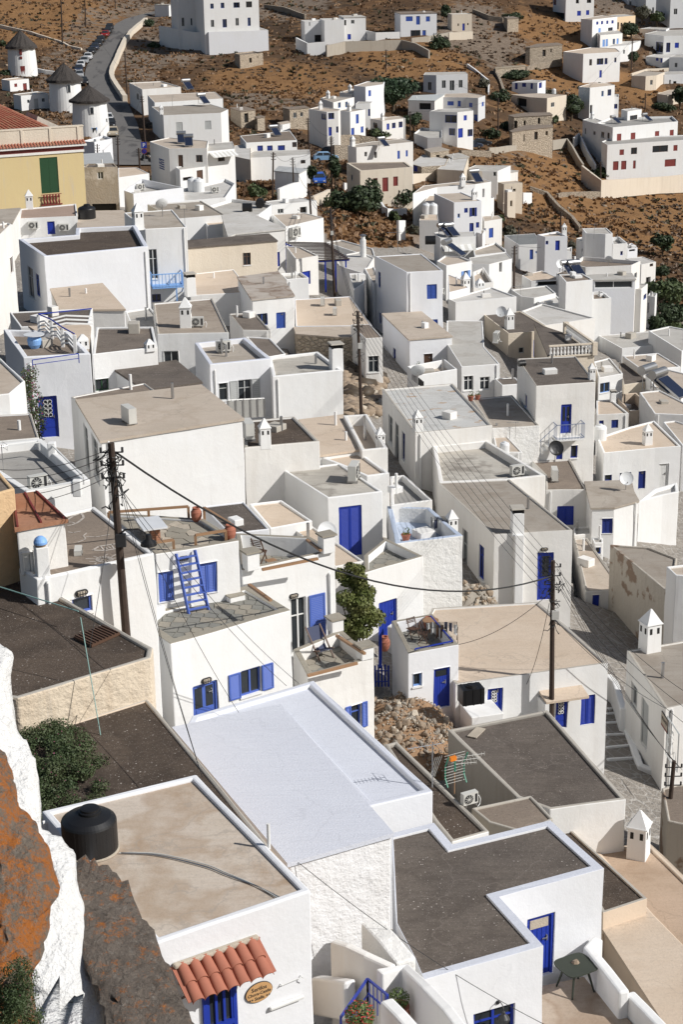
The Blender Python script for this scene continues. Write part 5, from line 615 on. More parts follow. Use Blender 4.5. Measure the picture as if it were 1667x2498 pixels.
def plain(name,col,rough=.6,metal=0,var=.12,nscale=3.0,bump=.0):
 if name in MATS:return MATS[name]
 m = bpy.data.materials.new(name); t,b = nodes(m); N = NT(t)
 f = N.noise(nscale,4)
 c = N.mix(f,tuple(min(1,x*(1 - var)) for x in col),tuple(min(1,x*(1 + var)) for x in col))
 t.links.new(c,b.inputs['Base Color']); b.inputs['Roughness'].default_value = rough; b.inputs['Metallic'].default_value = metal
 if bump:N.bump(N.noise(nscale*6,3),.6,bump,b)
 MATS[name] = m; return m
def wallmat(name,col,dirt,dirtamt,bumpd=.01,lump=2.2,flake=None,flk=(.60,.64)):
 m = bpy.data.materials.new(name); t,b = nodes(m); N = NT(t)
 big = N.ramp(N.noise(.35,5,.6),[(.35,0),(.7,1)])
 streak = N.ramp(N.noise(1.6,5,.65,sc=(1,1,.12)),[(.5,0),(.8,1)])
 fine = N.noise(9,5,.7)
 c = N.mix(N.math('MULTIPLY',big,.55),col,tuple(x*y for x,y in zip(col,(.965,.945,.91))))
 c = N.mix(N.math('MULTIPLY',streak,dirtamt),c,dirt)
 spots = N.ramp(N.noise(2.6,6,.75),[(.66,0),(.74,1)])
 c = N.mix(N.math('MULTIPLY',spots,dirtamt*.8),c,tuple(x*.75 for x in dirt))
 c = N.mix(N.math('MULTIPLY',fine,.10),c,tuple(x*.8 for x in col))
 cr = N.ramp(N.vor(.42,'DISTANCE_TO_EDGE',(1,1,.8),wob=.5),[(0,1),(.006,0)]); c = N.mix(N.math('MULTIPLY',cr,N.ramp(N.noise(.5,3),[(.52,0),(.62,.22)])),c,tuple(x*.7 for x in col))
 drip = N.ramp(N.noise(3.2,4,.7,sc=(1,1,.05)),[(.58,0),(.72,1)]); c = N.mix(N.math('MULTIPLY',N.math('MULTIPLY',drip,N.ramp(N.noise(.3,3),[(.4,0),(.7,1)])),min(1,dirtamt*2.2)),c,(.50,.47,.43))
 if flake:
  fl = N.ramp(N.noise(.55,7,.6),[(flk[0],0),(flk[1],1)]); c = N.mix(fl,c,flake)
 t.links.new(c,b.inputs['Base Color']); b.inputs['Roughness'].default_value = .88; b.inputs['Specular IOR Level'].default_value = .15
 h = N.math('ADD',N.noise(lump,5,.6),N.math('MULTIPLY',N.noise(14,4,.6),.25))
 N.bump(h,.9,bumpd,b); MATS[name] = m; return m
DI = (.50,.43,.34)
wallmat('plast',(.82,.82,.81),DI,.16,.018)
wallmat('plast_b',(.80,.81,.835),DI,.05,.018)
wallmat('plast_c',(.80,.785,.755),DI,.26,.022)
wallmat('rough',(.80,.80,.81),DI,.10,.09,2.6)
wallmat('rough2',(.79,.785,.765),DI,.14,.07,4)
wallmat('creamp',(.70,.62,.51),(.42,.34,.25),.3,.03,6)
wallmat('cream',(.68,.56,.44),(.45,.34,.24),.2,.02)
wallmat('peach',(.74,.57,.38),DI,.2,.01)
wallmat('yellow',(.66,.53,.29),(.62,.47,.28),.6,.01)
wallmat('ochre',(.66,.47,.28),(.5,.36,.22),.4,.04,6)
wallmat('greyw',(.66,.67,.68),(.5,.48,.44),.2,.01)
wallmat('grey',(.46,.43,.38),(.25,.2,.16),.4,.02)
wallmat('grey2',(.33,.31,.28),(.2,.17,.13),.5,.02)
wallmat('concrete',(.42,.38,.32),(.22,.18,.14),.5,.03)
wallmat('peel',(.70,.60,.47),(.45,.32,.20),.5,.08,4,(.50,.40,.30),(.64,.70))
wallmat('peel2',(.50,.46,.40),(.3,.24,.18),.5,.05,4,(.27,.20,.15),(.54,.58))
wallmat('stucco',(.42,.36,.29),(.25,.19,.14),.6,.05,5,(.55,.49,.42),(.56,.66))
wallmat('snowwall',(.76,.76,.75),(.6,.56,.5),.22,.16,5)
def stonemat(name,c1,c2,c3,sc):
 m = bpy.data.materials.new(name); t,b = nodes(m); N = NT(t)
 v = N.vor(sc,'F1',(1,1,1.5),'Color'); e = N.vor(sc,'DISTANCE_TO_EDGE',(1,1,1.5))
 g = N.math('MULTIPLY',v,1.0); c = N.ramp(g,[(.1,c1),(.5,c2),(.9,c3)])
 c = N.mix(N.ramp(N.noise(1.2,5),[(.4,0),(.75,.7)]),c,c2)
 c = N.mix(N.ramp(e,[(0,1),(.07,0)]),c,tuple(x*.6 for x in c2))
 t.links.new(c,b.inputs['Base Color']); b.inputs['Roughness'].default_value = .95
 N.bump(N.math('ADD',N.ramp(e,[(0,0),(.2,1)]),N.noise(6,5)),1,.09,b); MATS[name] = m
stonemat('stone',(.48,.40,.31),(.56,.47,.36),(.38,.31,.23),2.6)
stonemat('stone2',(.34,.28,.21),(.42,.35,.27),(.24,.20,.15),2.4)
stonemat('block',(.50,.48,.44),(.55,.52,.47),(.46,.43,.39),2.0)
def roofmat(name,c1,c2,c3,stain=.5,peb=0.0,lines=.25,rot=.4,bumpd=.012,s0=.5,flake=None,cs=1):
 """c1 base, c2 variation, c3 stain colour"""
 m = bpy.data.materials.new(name); t,b = nodes(m); N = NT(t)
 c = N.mix(N.ramp(N.noise(.45,6,.6),[(.3,0),(.7,1)]),c1,c2)
 br = N.math('ADD',N.math('MULTIPLY',N.noise(2.2,5,.7,sc=(.22,2.6,1),rot=rot),.55),N.math('MULTIPLY',N.noise(6,4,.7,sc=(.08,2.4,1),rot=rot + .12),.45))
 c = N.mix(N.math('MULTIPLY',N.ramp(br,[(.42,0),(.75,1)]),lines),c,c3)
 st = N.ramp(N.noise(.75,7,.68),[(.5 + .1*(1 - stain),0),(.74,1)]); c = N.mix(N.math('MULTIPLY',st,stain),c,c3)
 c = N.mix(N.ramp(N.noise(13,5,.85),[(.48,0),(.62,(.5 if peb else .28)*cs)]),c,tuple(x*.5 for x in c1))
 c = N.mix(N.ramp(N.noise(17,5,.85,sc=(1,1.3,1)),[(.56,0),(.68,(.5 if peb else .22)*cs)]),c,tuple(min(1,x*1.45) for x in c1))
 pond = N.noise(.33,4,.5); ring = N.ramp(pond,[(.52,0),(.56,.75),(.60,.25),(.75,.45)]); c = N.mix(N.math('MULTIPLY',ring,stain*.8*cs),c,c3)
 cr = N.ramp(N.vor(.3,'DISTANCE_TO_EDGE',wob=.6),[(0,1),(.009,0)]); c = N.mix(N.math('MULTIPLY',cr,.55*cs),c,tuple(min(1,x*(1.5 if peb else .6)) for x in c1))
 if flake:c = N.mix(N.ramp(N.noise(.8,6,.62,sc=(1,1.8,1)),[(.60,0),(.615,1)]),c,flake)
 if peb:
  v = N.vor(7,'F1',(1,1,1)); msk = N.math('MULTIPLY',N.ramp(v,[(.09,1),(.16,0)]),N.ramp(N.noise(1.1,3),[(.42,0),(.62,1)]))
  c = N.mix(N.math('MULTIPLY',msk,peb),c,(.55,.5,.45))
  v = N.vor(19,'F1',(1,1,1)); c = N.mix(N.math('MULTIPLY',N.ramp(v,[(.10,1),(.2,0)]),peb*.7),c,(.42,.38,.34))
 t.links.new(c,b.inputs['Base Color']); b.inputs['Roughness'].default_value = .92; b.inputs['Specular IOR Level'].default_value = .2
 N.bump(N.math('ADD',br,N.math('MULTIPLY',N.noise(20,4,.7),.5)),.8,bumpd,b); MATS[name] = m
roofmat('r_snow',(.66,.685,.75),(.62,.64,.71),(.56,.575,.63),.3,0,.35,.45,.03,cs=.4)
roofmat('r_pale',(.62,.54,.46),(.57,.49,.40),(.38,.27,.18),.95,0,.3,.5,.015)
roofmat('r_beige',(.56,.48,.40),(.50,.43,.35),(.36,.28,.21),.5,0,.35,.3,.012)
roofmat('r_cream',(.66,.55,.44),(.60,.49,.38),(.46,.34,.24),.35,0,.3,.9,.03)
roofmat('r_cream2',(.56,.42,.31),(.48,.36,.26),(.36,.25,.17),.6,0,.3,.9,.02)
roofmat('r_brown',(.25,.20,.16),(.20,.165,.135),(.34,.28,.22),.5,.3,.3,.3)
roofmat('r_dark',(.135,.115,.10),(.185,.155,.13),(.08,.066,.056),.8,.8,.6,.35,.03)
roofmat('r_grey',(.34,.33,.31),(.40,.38,.35),(.22,.2,.18),.4)
roofmat('r_stain',(.56,.53,.47),(.50,.46,.40),(.16,.14,.12),.85,0,.45)
roofmat('r_stain2',(.40,.36,.31),(.34,.30,.255),(.26,.215,.17),.7,0,.6,.25)
roofmat('r_stain3',(.36,.30,.24),(.42,.36,.30),(.20,.155,.12),.7,0,.6,.1)
roofmat('r_peeling',(.58,.58,.56),(.62,.61,.58),(.32,.28,.24),.35,0,.4,.2,.012,.5,(.45,.34,.25))
roofmat('r_white2',(.55,.53,.49),(.48,.46,.42),(.33,.29,.245),.6,0,.4); roofmat('r_white3',(.64,.62,.59),(.56,.54,.50),(.38,.34,.29),.5,0,.3)
roofmat('r_beige2',(.47,.42,.36),(.42,.37,.31),(.28,.23,.18),.7,0,.4,.8); roofmat('r_dark3',(.088,.068,.054),(.13,.098,.074),(.05,.038,.03),.8,1,.5,.5,.03); roofmat('r_dark2',(.19,.16,.135),(.24,.20,.165),(.11,.09,.075),.8,.5,.6,.8,.03)
roofmat('r_paleblue',(.50,.58,.72),(.46,.52,.62),(.38,.42,.48),.4)
roofmat('r_weed',(.52,.47,.42),(.48,.43,.37),(.16,.09,.05),.95,0,.5,.2)
roofmat('r_rust',(.36,.16,.085),(.46,.26,.17),(.20,.08,.045),.7,0,.3,.2)
roofmat('r_tile',(.42,.31,.25),(.38,.28,.22),(.30,.22,.17),.3)
roofmat('r_slateg',(.20,.21,.21),(.24,.245,.24),(.14,.14,.14),.3)
roofmat('r_zinc',(.48,.49,.49),(.42,.43,.43),(.34,.33,.3),.3)
roofmat('r_stone',(.40,.34,.26),(.34,.28,.2),(.25,.2,.14),.3)
roofmat('r_stripe',(.52,.55,.54),(.48,.5,.5),(.4,.4,.38),.2)
roofmat('slate',(.24,.24,.215),(.30,.28,.24),(.17,.17,.16),.4,0,.4)
roofmat('slate_l',(.36,.33,.27),(.32,.29,.24),(.24,.21,.17),.4,0,.4)
MATS['r_flag'] = MATS['r_grey']; MATS['r_slate'] = MATS['slate']
COL = {'b':('blue_paint',(.014,.04,.34)),'p':('periwinkle_paint',(.075,.135,.46)),'u':('light_blue_paint',(.16,.30,.62)),'r':('dark_red_paint',(.20,.035,.03)),
  'n':('brown_wood',(.10,.055,.035)),'w':('white_paint',(.76,.76,.74)),'g':('grey_paint',(.46,.47,.46)),'k':('green_paint',(.014,.06,.022)),'t':('terracotta',(.37,.135,.085)),
  'a':('aged_wood',(.34,.20,.11)),'x':('black_iron',(.03,.03,.032)),'l':('bright_blue_paint',(.22,.42,.78)),'c':('faded_blue_paint',(.035,.085,.36)),'d':('navy_paint',(.012,.03,.20))}
for k,(n,c) in COL.items():plain(n,c,.5 if k != 't' else .85,0,.14,2.5,.002)
def col(k):return MATS[COL[k][0]]
plain('black_plastic',(.012,.012,.013),.42,0,.2); plain('ac_metal',(.58,.57,.53),.5); plain('painted_shade',(.018,.017,.016),.9)  # last one: near-black colour painted in for the shade inside openings
plain('pole_wood',(.050,.032,.023),.85,0,.4,6,.01); plain('cable_black',(.02,.02,.02),.6); plain('steel',(.42,.42,.42),.35,.8)
plain('brick',(.38,.18,.11),.9); plain('marble',(.72,.73,.74),.3); plain('thatch',(.055,.047,.042),.95,0,.5,14,.12)
plain('stone_pale',(.46,.40,.32),.95,0,.3,3,.03); plain('stone_tan',(.30,.23,.165),.95,0,.35,3,.03); plain('stone_gry',(.28,.25,.21),.95,0,.35,3,.03)
plain('earth',(.34,.21,.12),.98,0,.3,5,.06); plain('tank_white',(.72,.73,.73),.5); plain('cloth_dark',(.06,.07,.12),.9); plain('cloth_blue',(.25,.42,.62),.9)
plain('leafpot',(.10,.15,.035),.6,0,.4,20); plain('flower_red',(.45,.03,.03),.6,0,.3,20); plain('flower_pink',(.30,.06,.14),.7,0,.4,20)
def glassmat():
 m = bpy.data.materials.new('window_glass'); t,b = nodes(m); b.inputs['Base Color'].default_value = (.03,.035,.04,1); b.inputs['Roughness'].default_value = .12; MATS['glass'] = m
glassmat()
def solarmat():
 m = bpy.data.materials.new('solar_glass'); t,b = nodes(m); b.inputs['Base Color'].default_value = (.018,.025,.05,1); b.inputs['Roughness'].default_value = .25; MATS['solar'] = m
solarmat()
def leafmat(name,c1,c2,trans=.25):
 m = bpy.data.materials.new(name); t,b = nodes(m); N = NT(t)
 c = N.mix(N.ramp(N.noise(1.3,3),[(.35,0),(.65,1)]),c1,c2); c = N.mix(N.math('MULTIPLY',N.noise(25,2),.5),c,tuple(x*.5 for x in c1))
 t.links.new(c,b.inputs['Base Color']); b.inputs['Roughness'].default_value = .65
 MATS[name] = m
leafmat('leaf_dark',(.030,.050,.018),(.050,.075,.026)); leafmat('leaf_mid',(.055,.085,.028),(.085,.11,.035)); leafmat('leaf_bright',(.09,.15,.025),(.13,.19,.04))
leafmat('leaf_pine',(.022,.048,.018),(.035,.07,.025)); leafmat('leaf_fig',(.10,.135,.025),(.17,.17,.05)); leafmat('leaf_grey',(.09,.09,.06),(.12,.11,.07))
leafmat('leaf_heath',(.045,.078,.024),(.10,.12,.05))
plain('bark',(.10,.075,.05),.95,0,.3,5,.02)
# ---------------------------------------------------------------- mesh builder
class MB:
 def __init__(s):s.v = []; s.f = []; s.m = []
 def add(s,vs,fs,mi=0):
  o = len(s.v); s.v += [tuple(v) for v in vs]; s.f += [tuple(i + o for i in f) for f in fs]; s.m += [mi]*len(fs)
 def hexa(s, a, b, c, d, e, f, g, h, mi=0):    # bottom a b c d, top e f g h
  s.add([a,b,c,d,e,f,g,h],[(3,2,1,0),(4,5,6,7),(0,1,5,4),(1,2,6,5),(2,3,7,6),(3,0,4,7)],mi)
 def box(s, cx, cy, cz, sx, sy, sz, rot=0, mi=0):   # cz = bottom
  c,q = math.cos(rot),math.sin(rot); P = []
  for z in (cz,cz + sz):
   for x,y in ((-1,-1),(1,-1),(1,1),(-1,1)):
    X,Y = x*sx/2,y*sy/2; P.append((cx + X*c - Y*q,cy + X*q + Y*c,z))
  s.hexa(*P,mi=mi)
 def beam(s,p,q,w,h=None,mi=0,up=(0,0,1)):
  h = h or w; p = Vector(p); q = Vector(q); d = (q - p).normalized(); u = Vector(up)
  if abs(d.dot(u)) > .98:u = Vector((0,1,0))
  r = d.cross(u).normalized()*w/2; n = r.cross(d).normalized()*h/2
  s.hexa(p - r - n,p + r - n,q + r - n,q - r - n,p - r + n,p + r + n,q + r + n,q - r + n,mi=mi)
 def cyl(s,p,q,r0,r1=None,n=8,mi=0,cap=True):
  r1 = r0 if r1 is None else r1; p = Vector(p); q = Vector(q); d = (q - p).normalized()
  u = d.cross(Vector((0,0,1)) if abs(d.z) < .95 else Vector((1,0,0))).normalized(); w = d.cross(u)
  A = [p + (u*math.cos(2*math.pi*i/n) + w*math.sin(2*math.pi*i/n))*r0 for i in range(n)]
  B = [q + (u*math.cos(2*math.pi*i/n) + w*math.sin(2*math.pi*i/n))*r1 for i in range(n)]
  F = [(i,(i + 1) % n,n + (i + 1) % n,n + i) for i in range(n)]
  if cap:F += [tuple(range(n))[::-1],tuple(range(n,2*n))]
  s.add(A + B,F,mi)
 def lathe(s,c,prof,n=16,mi=0):
  V = []; F = []
  for r,z in prof:
   for i in range(n):a = 2*math.pi*i/n; V.append((c[0] + r*math.cos(a),c[1] + r*math.sin(a),c[2] + z))
  for k in range(len(prof) - 1):
   for i in range(n):F.append((k*n + i,k*n + (i + 1) % n,(k + 1)*n + (i + 1) % n,(k + 1)*n + i))
  F.append(tuple(range(n))[::-1]); F.append(tuple(range((len(prof) - 1)*n,len(prof)*n))); s.add(V,F,mi)
 def prism(s,poly,z0,z1,mi=0):
  n = len(poly); V = [(x,y,z0) for x,y in poly] + [(x,y,z1) for x,y in poly]
  s.add(V,[tuple(range(n))[::-1],tuple(range(n,2*n))] + [(i,(i + 1) % n,n + (i + 1) % n,n + i) for i in range(n)],mi)
 def mesh(s,name,mats,off=(0,0,0)):
  me = bpy.data.meshes.new(name); ox,oy,oz = off
  me.from_pydata([(x - ox,y - oy,z - oz) for x,y,z in s.v],[],s.f)
  for m in (mats if isinstance(mats,(list,tuple)) else [mats]):me.materials.append(MATS[m] if isinstance(m,str) else m)
  if any(s.m):me.polygons.foreach_set('material_index',s.m)
  me.update(); return me
 def build(s,name,mats,parent=None,off=None,smooth=False,bevel=0):
  if off is None:off = parent_base(parent)
  me = s.mesh(name,mats,off); o = bpy.data.objects.new(name,me); C.objects.link(o)
  if parent is not None:o.parent = parent
  else:o.location = off
  if smooth:me.polygons.foreach_set('use_smooth',[True]*len(me.polygons))
  if bevel:b = o.modifiers.new('bevel','BEVEL'); b.width = bevel; b.segments = 2; b.limit_method = 'ANGLE'; b.angle_limit = .7
  return o
BASE = {}
def parent_base(p):
 while p is not None:
  if p.name in BASE:return BASE[p.name]
  p = p.parent
 return (0,0,0)
def thing(name,label,cat,loc,group=None):
 o = bpy.data.objects.new(name,None); C.objects.link(o); o.location = loc; o.empty_display_size = .3
 o['label'] = label; o['category'] = cat; BASE[o.name] = tuple(loc)
 if group:o['group'] = group
 return o
def tag(o,label,cat,group=None):
 o['label'] = label; o['category'] = cat
 if group:o['group'] = group
 return o
def struct(o):o['kind'] = 'structure'; return o
def link_copy(me,name,parent,mw=None):
 o = bpy.data.objects.new(name,me); C.objects.link(o); o.parent = parent
 if mw is not None:o.matrix_local = mw
 return o
# ---------------------------------------------------------------- terrain
GH = np.array(GH); LY0,LDY,NY = [2.0794415416798357,0.0708435095986566,70.0]; NY = int(NY)
def terr(X,Y):
 X = np.asarray(X,float); Y = np.maximum(np.asarray(Y,float),8.01)
 a = np.clip(X/Y,-.499,.499); fi = (a + .5)/.05; i = np.clip(fi.astype(int),0,19); fi = fi - i
 fj = (np.log(Y) - LY0)/LDY; j = np.clip(fj.astype(int),0,NY - 2); fj = np.clip(fj - j,0,1)
 fj2 = fj
 return GH[i,j]*(1 - fi)*(1 - fj2) + GH[i + 1,j]*fi*(1 - fj2) + GH[i,j + 1]*(1 - fi)*fj2 + GH[i + 1,j + 1]*fi*fj2
def inside(poly,xs,ys):
 c = np.zeros(xs.shape,bool); n = len(poly)
 for i in range(n):
  x1,y1 = poly[i][:2]; x2,y2 = poly[(i + 1) % n][:2]
  if y1 == y2:continue
  c ^= ((y1 > ys) != (y2 > ys)) & (xs < (x2 - x1)*(ys - y1)/(y2 - y1) + x1)
 return c
def offset_poly(P,w):
 n = len(P); out = []
 if isinstance(w,list):
  for i in range(n):
   a,b,c = Vector(P[i - 1]),Vector(P[i]),Vector(P[(i + 1) % n]); e1 = (b - a).normalized(); e2 = (c - b).normalized(); n1 = Vector((-e1.y,e1.x)); n2 = Vector((-e2.y,e2.x)); cr = e1.x*e2.y - e1.y*e2.x
   if abs(cr) < .15:out.append(tuple(b + n2*w[i])); continue
   p,q = b + n1*w[i - 1],b + n2*w[i]; s = ((q - p).x*e2.y - (q - p).y*e2.x)/cr; out.append(tuple(p + e1*s))
  return out
 for i in range(n):
  a,b,c = Vector(P[i - 1]),Vector(P[i]),Vector(P[(i + 1) % n])
  e1 = (b - a); e2 = (c - b)
  if e1.length < 1e-6 or e2.length < 1e-6:out.append(tuple(b)); continue
  e1.normalize(); e2.normalize(); n1 = Vector((-e1.y,e1.x)); n2 = Vector((-e2.y,e2.x)); m = n1 + n2
  k = m.length
  if k < .3:out.append(tuple(b + n1*w)); continue
  m.normalize(); out.append(tuple(b + m*(w/max(.45,m.dot(n1)))))
 return out
def road_mask(X,Y):
 d = np.full(X.shape,1e9)
 L = [((a[0] + b[0])/2,(a[1] + b[1])/2) for a,b in ROAD]
 for (x0,y0),(x1,y1) in zip(L[:-1],L[1:]):
  dx,dy = x1 - x0,y1 - y0; t = np.clip(((X - x0)*dx + (Y - y0)*dy)/(dx*dx + dy*dy),0,1)
  d = np.minimum(d,np.hypot(X - x0 - t*dx,Y - y0 - t*dy))
 return d
def fbm(X,Y,s,seed=0,o=4):
 r = np.zeros(X.shape); a = 1.0; rs = np.random.RandomState(seed); tot = 0
 for k in range(o):
  T = rs.rand(64,64); x = X/s; y = Y/s; xi = np.floor(x).astype(int); yi = np.floor(y).astype(int); fx = x - xi; fy = y - yi
  fx = fx*fx*(3 - 2*fx); fy = fy*fy*(3 - 2*fy); g = lambda i,j:T[i % 64,j % 64]
  r += a*(g(xi,yi)*(1 - fx)*(1 - fy) + g(xi + 1,yi)*fx*(1 - fy) + g(xi,yi + 1)*(1 - fx)*fy + g(xi + 1,yi + 1)*fx*fy)
  tot += a; a *= .5; s *= .5
 return r/tot - .5
SLOPE = [p[:2] for p in SP['slope']]; SLOPE2 = [p[:2] for p in SP['slope2']]
def wildness(X,Y):
 w = np.clip((Y - 205 + 30*fbm(X,Y,25,3))/25,0,1)
 w = np.maximum(w,np.clip((np.abs(X/Y) - .215)/.03,0,1))
 w = np.where((X/Y > -.05) & inside(SLOPE,X,Y),1,w); w = np.where(inside(SLOPE2,X,Y),.9,w)
 return w
def terrain_z(X,Y):
 z = terr(X,Y); w = wildness(X,Y); rd = road_mask(X,Y); k = np.clip((rd - 6)/8,0,1)*w
 hills = 3.2*fbm(X,Y,26,1) + 1.6*np.maximum(fbm(X,Y,11,5),0)
 fade = np.clip((Y - 190)/60,0,1)
 return z + hills*k*fade + .5*fbm(X,Y,3.0,2)*k
na,ny = 430,560
aa = np.linspace(-.42,.42,na); yy = np.geomspace(11,1000,ny)
Ag,Yg = np.meshgrid(aa,yy); Xg = Ag*Yg
Zg = terrain_z(Xg,Yg)
FOOT = []
for h in HOUSES:
 P = h[2]; zr = h[3]; Q = offset_poly(P,-.5); FOOT.append((Q,zr))
 xs = [p[0] for p in Q]; ys = [p[1] for p in Q]
 bb = (Yg > min(ys)) & (Yg < max(ys)) & (Xg > min(xs)) & (Xg < max(xs))
 idx = np.where(bb)
 if len(idx[0]) == 0:continue
 ins = inside(Q,Xg[idx],Yg[idx]); ii = (idx[0][ins],idx[1][ins]); Zg[ii] = np.minimum(Zg[ii],zr - max(2.0,h[8] + .5))
rd = road_mask(Xg,Yg)
Zg = np.where(rd < 4.5,np.minimum(Zg,terr(Xg,Yg) - .1),Zg)
def grid_obj(name,X,Y,Z,mat,attrs={}):
 n,m = X.shape; me = bpy.data.meshes.new(name); me.vertices.add(n*m)
 me.vertices.foreach_set('co',np.stack([X,Y,Z],-1).astype(np.float32).ravel())
 i,j = np.meshgrid(np.arange(n - 1),np.arange(m - 1),indexing='ij'); a = (i*m + j).ravel()
 F = np.stack([a,a + 1,a + m + 1,a + m],-1); k = len(F)
 me.loops.add(k*4); me.polygons.add(k); me.loops.foreach_set('vertex_index',F.ravel().astype(np.int32))
 me.polygons.foreach_set('loop_start',np.arange(k,dtype=np.int32)*4)
 me.polygons.foreach_set('use_smooth',[True]*k)
 for nme,arr in attrs.items():
  at = me.attributes.new(nme,'FLOAT','POINT'); at.data.foreach_set('value',arr.astype(np.float32).ravel())
 me.materials.append(mat); me.update(); me.validate(); o = bpy.data.objects.new(name,me); C.objects.link(o); return o
def groundmat():
 m = bpy.data.materials.new('hillside_ground'); t,b = nodes(m); N = NT(t)
 grass = N.mix(N.ramp(N.noise(.07,6,.6),[(.35,0),(.65,1)]),(.165,.092,.046),(.098,.062,.038))
 grass = N.mix(N.ramp(N.noise(.9,6,.75),[(.4,0),(.62,.55)]),grass,(.085,.056,.036))
 grass = N.mix(N.ramp(N.noise(.045,7,.62),[(.5,0),(.6,.8)]),grass,(.06,.043,.030))
 grass = N.mix(N.ramp(N.noise(.25,5,.65),[(.55,0),(.68,1)]),grass,(.24,.14,.068))
 ag = t.nodes.new('ShaderNodeAttribute'); ag.attribute_name = 'gold'
 grass = N.mix(N.math('MULTIPLY',N.ramp(N.math('ADD',ag.outputs['Fac'],N.math('SUBTRACT',N.noise(.5,5,.7),.5)),[(.3,0),(.7,1)]),.85),grass,N.mix(N.noise(.22,5,.6),(.20,.108,.05),(.36,.20,.088)))
 rock = N.mix(N.noise(1.2,6,.75),(.15,.115,.09),(.31,.245,.185)); rock = N.mix(N.ramp(N.noise(2.5,5,.7,sc=(1,1,3)),[(.5,0),(.62,1)]),rock,(.12,.09,.065))
 at = t.nodes.new('ShaderNodeAttribute'); at.attribute_name = 'rocky'
 rk = N.ramp(N.math('ADD',at.outputs['Fac'],N.math('MULTIPLY',N.math('SUBTRACT',N.noise(.35,6,.7),.5),1.6)),[(.45,0),(.6,1)])
 wild = N.mix(rk,grass,rock)
 pave = N.mix(N.noise(.8,5,.6),(.34,.31,.275),(.25,.225,.195)); e = N.vor(1.6,'DISTANCE_TO_EDGE'); pave = N.mix(N.ramp(e,[(.02,.6),(.05,0)]),pave,(.5,.48,.45))
 a2 = t.nodes.new('ShaderNodeAttribute'); a2.attribute_name = 'wild'
 c = N.mix(a2.outputs['Fac'],pave,wild); t.links.new(c,b.inputs['Base Color']); b.inputs['Roughness'].default_value = .97; b.inputs['Specular IOR Level'].default_value = .1
 N.bump(N.math('ADD',N.noise(.6,6,.7),N.math('MULTIPLY',N.noise(3.5,4,.7),.3)),1,.45,b)
 return m
slope_x = np.gradient(Zg,axis=1)/np.maximum(np.gradient(Xg,axis=1),.01); slope_y = np.gradient(Zg,axis=0)/np.maximum(np.gradient(Yg,axis=0),.01)
rocky = np.clip(.12 + .9*fbm(Xg,Yg,34,11) + .35*(np.hypot(slope_x,slope_y) - .3),0,1)
for p,rr in zip(SP['rockyc'],(14,16,12,14,10,14,10,8,12)):
 rocky = np.maximum(rocky,.75*np.clip(1.6 - np.hypot((Xg - p[0])/rr,(Yg - p[1])/(rr*2.2)),0,1))
gold = np.zeros(Xg.shape)
for p,rr in zip(SP['goldc'],(26,16,14,14,10,26,14,12,24,12,9,16)):gold = np.maximum(gold,np.clip(1.5 - np.hypot((Xg - p[0])/rr,(Yg - p[1])/(rr*1.5)),0,1))
rocky = rocky*(1 - .7*gold)
rocky = np.where((rd < 13) & (rd > 4.5),np.maximum(rocky,.55),rocky)
struct(grid_obj('hillside',Xg,Yg,Zg,groundmat(),{'gold':gold,'rocky':rocky,'wild':wildness(Xg,Yg)}))
# ---------------------------------------------------------------- road
def asphalt():
 m = bpy.data.materials.new('asphalt'); t,b = nodes(m); N = NT(t)
 c = N.mix(N.noise(.5,5,.6),(.11,.105,.10),(.16,.15,.14)); c = N.mix(N.ramp(N.noise(.3,4,.6,sc=(1.5,.3,1)),[(.55,0),(.62,1)]),c,(.075,.07,.068))
 t.links.new(c,b.inputs['Base Color']); b.inputs['Roughness'].default_value = .9; N.bump(N.noise(30,3),.5,.01,b); return m
ASPH = asphalt()
L = []
for k in range(len(ROAD) - 1):
 (a0,b0),(a1,b1) = ROAD[k],ROAD[k + 1]
 for u in np.linspace(0,1,8,endpoint=False):L.append(([a0[i]*(1 - u) + a1[i]*u for i in range(2)],[b0[i]*(1 - u) + b1[i]*u for i in range(2)]))
RX = np.array([[a[0]*(1 - u) + b[0]*u for u in np.linspace(0,1,7)] for a,b in L]); RY = np.array([[a[1]*(1 - u) + b[1]*u for u in np.linspace(0,1,7)] for a,b in L])
for _ in range(3):RX[1:-1] = (RX[:-2] + 2*RX[1:-1] + RX[2:])/4; RY[1:-1] = (RY[:-2] + 2*RY[1:-1] + RY[2:])/4
struct(grid_obj('road',RX,RY,terr(RX,RY) + .12,ASPH))
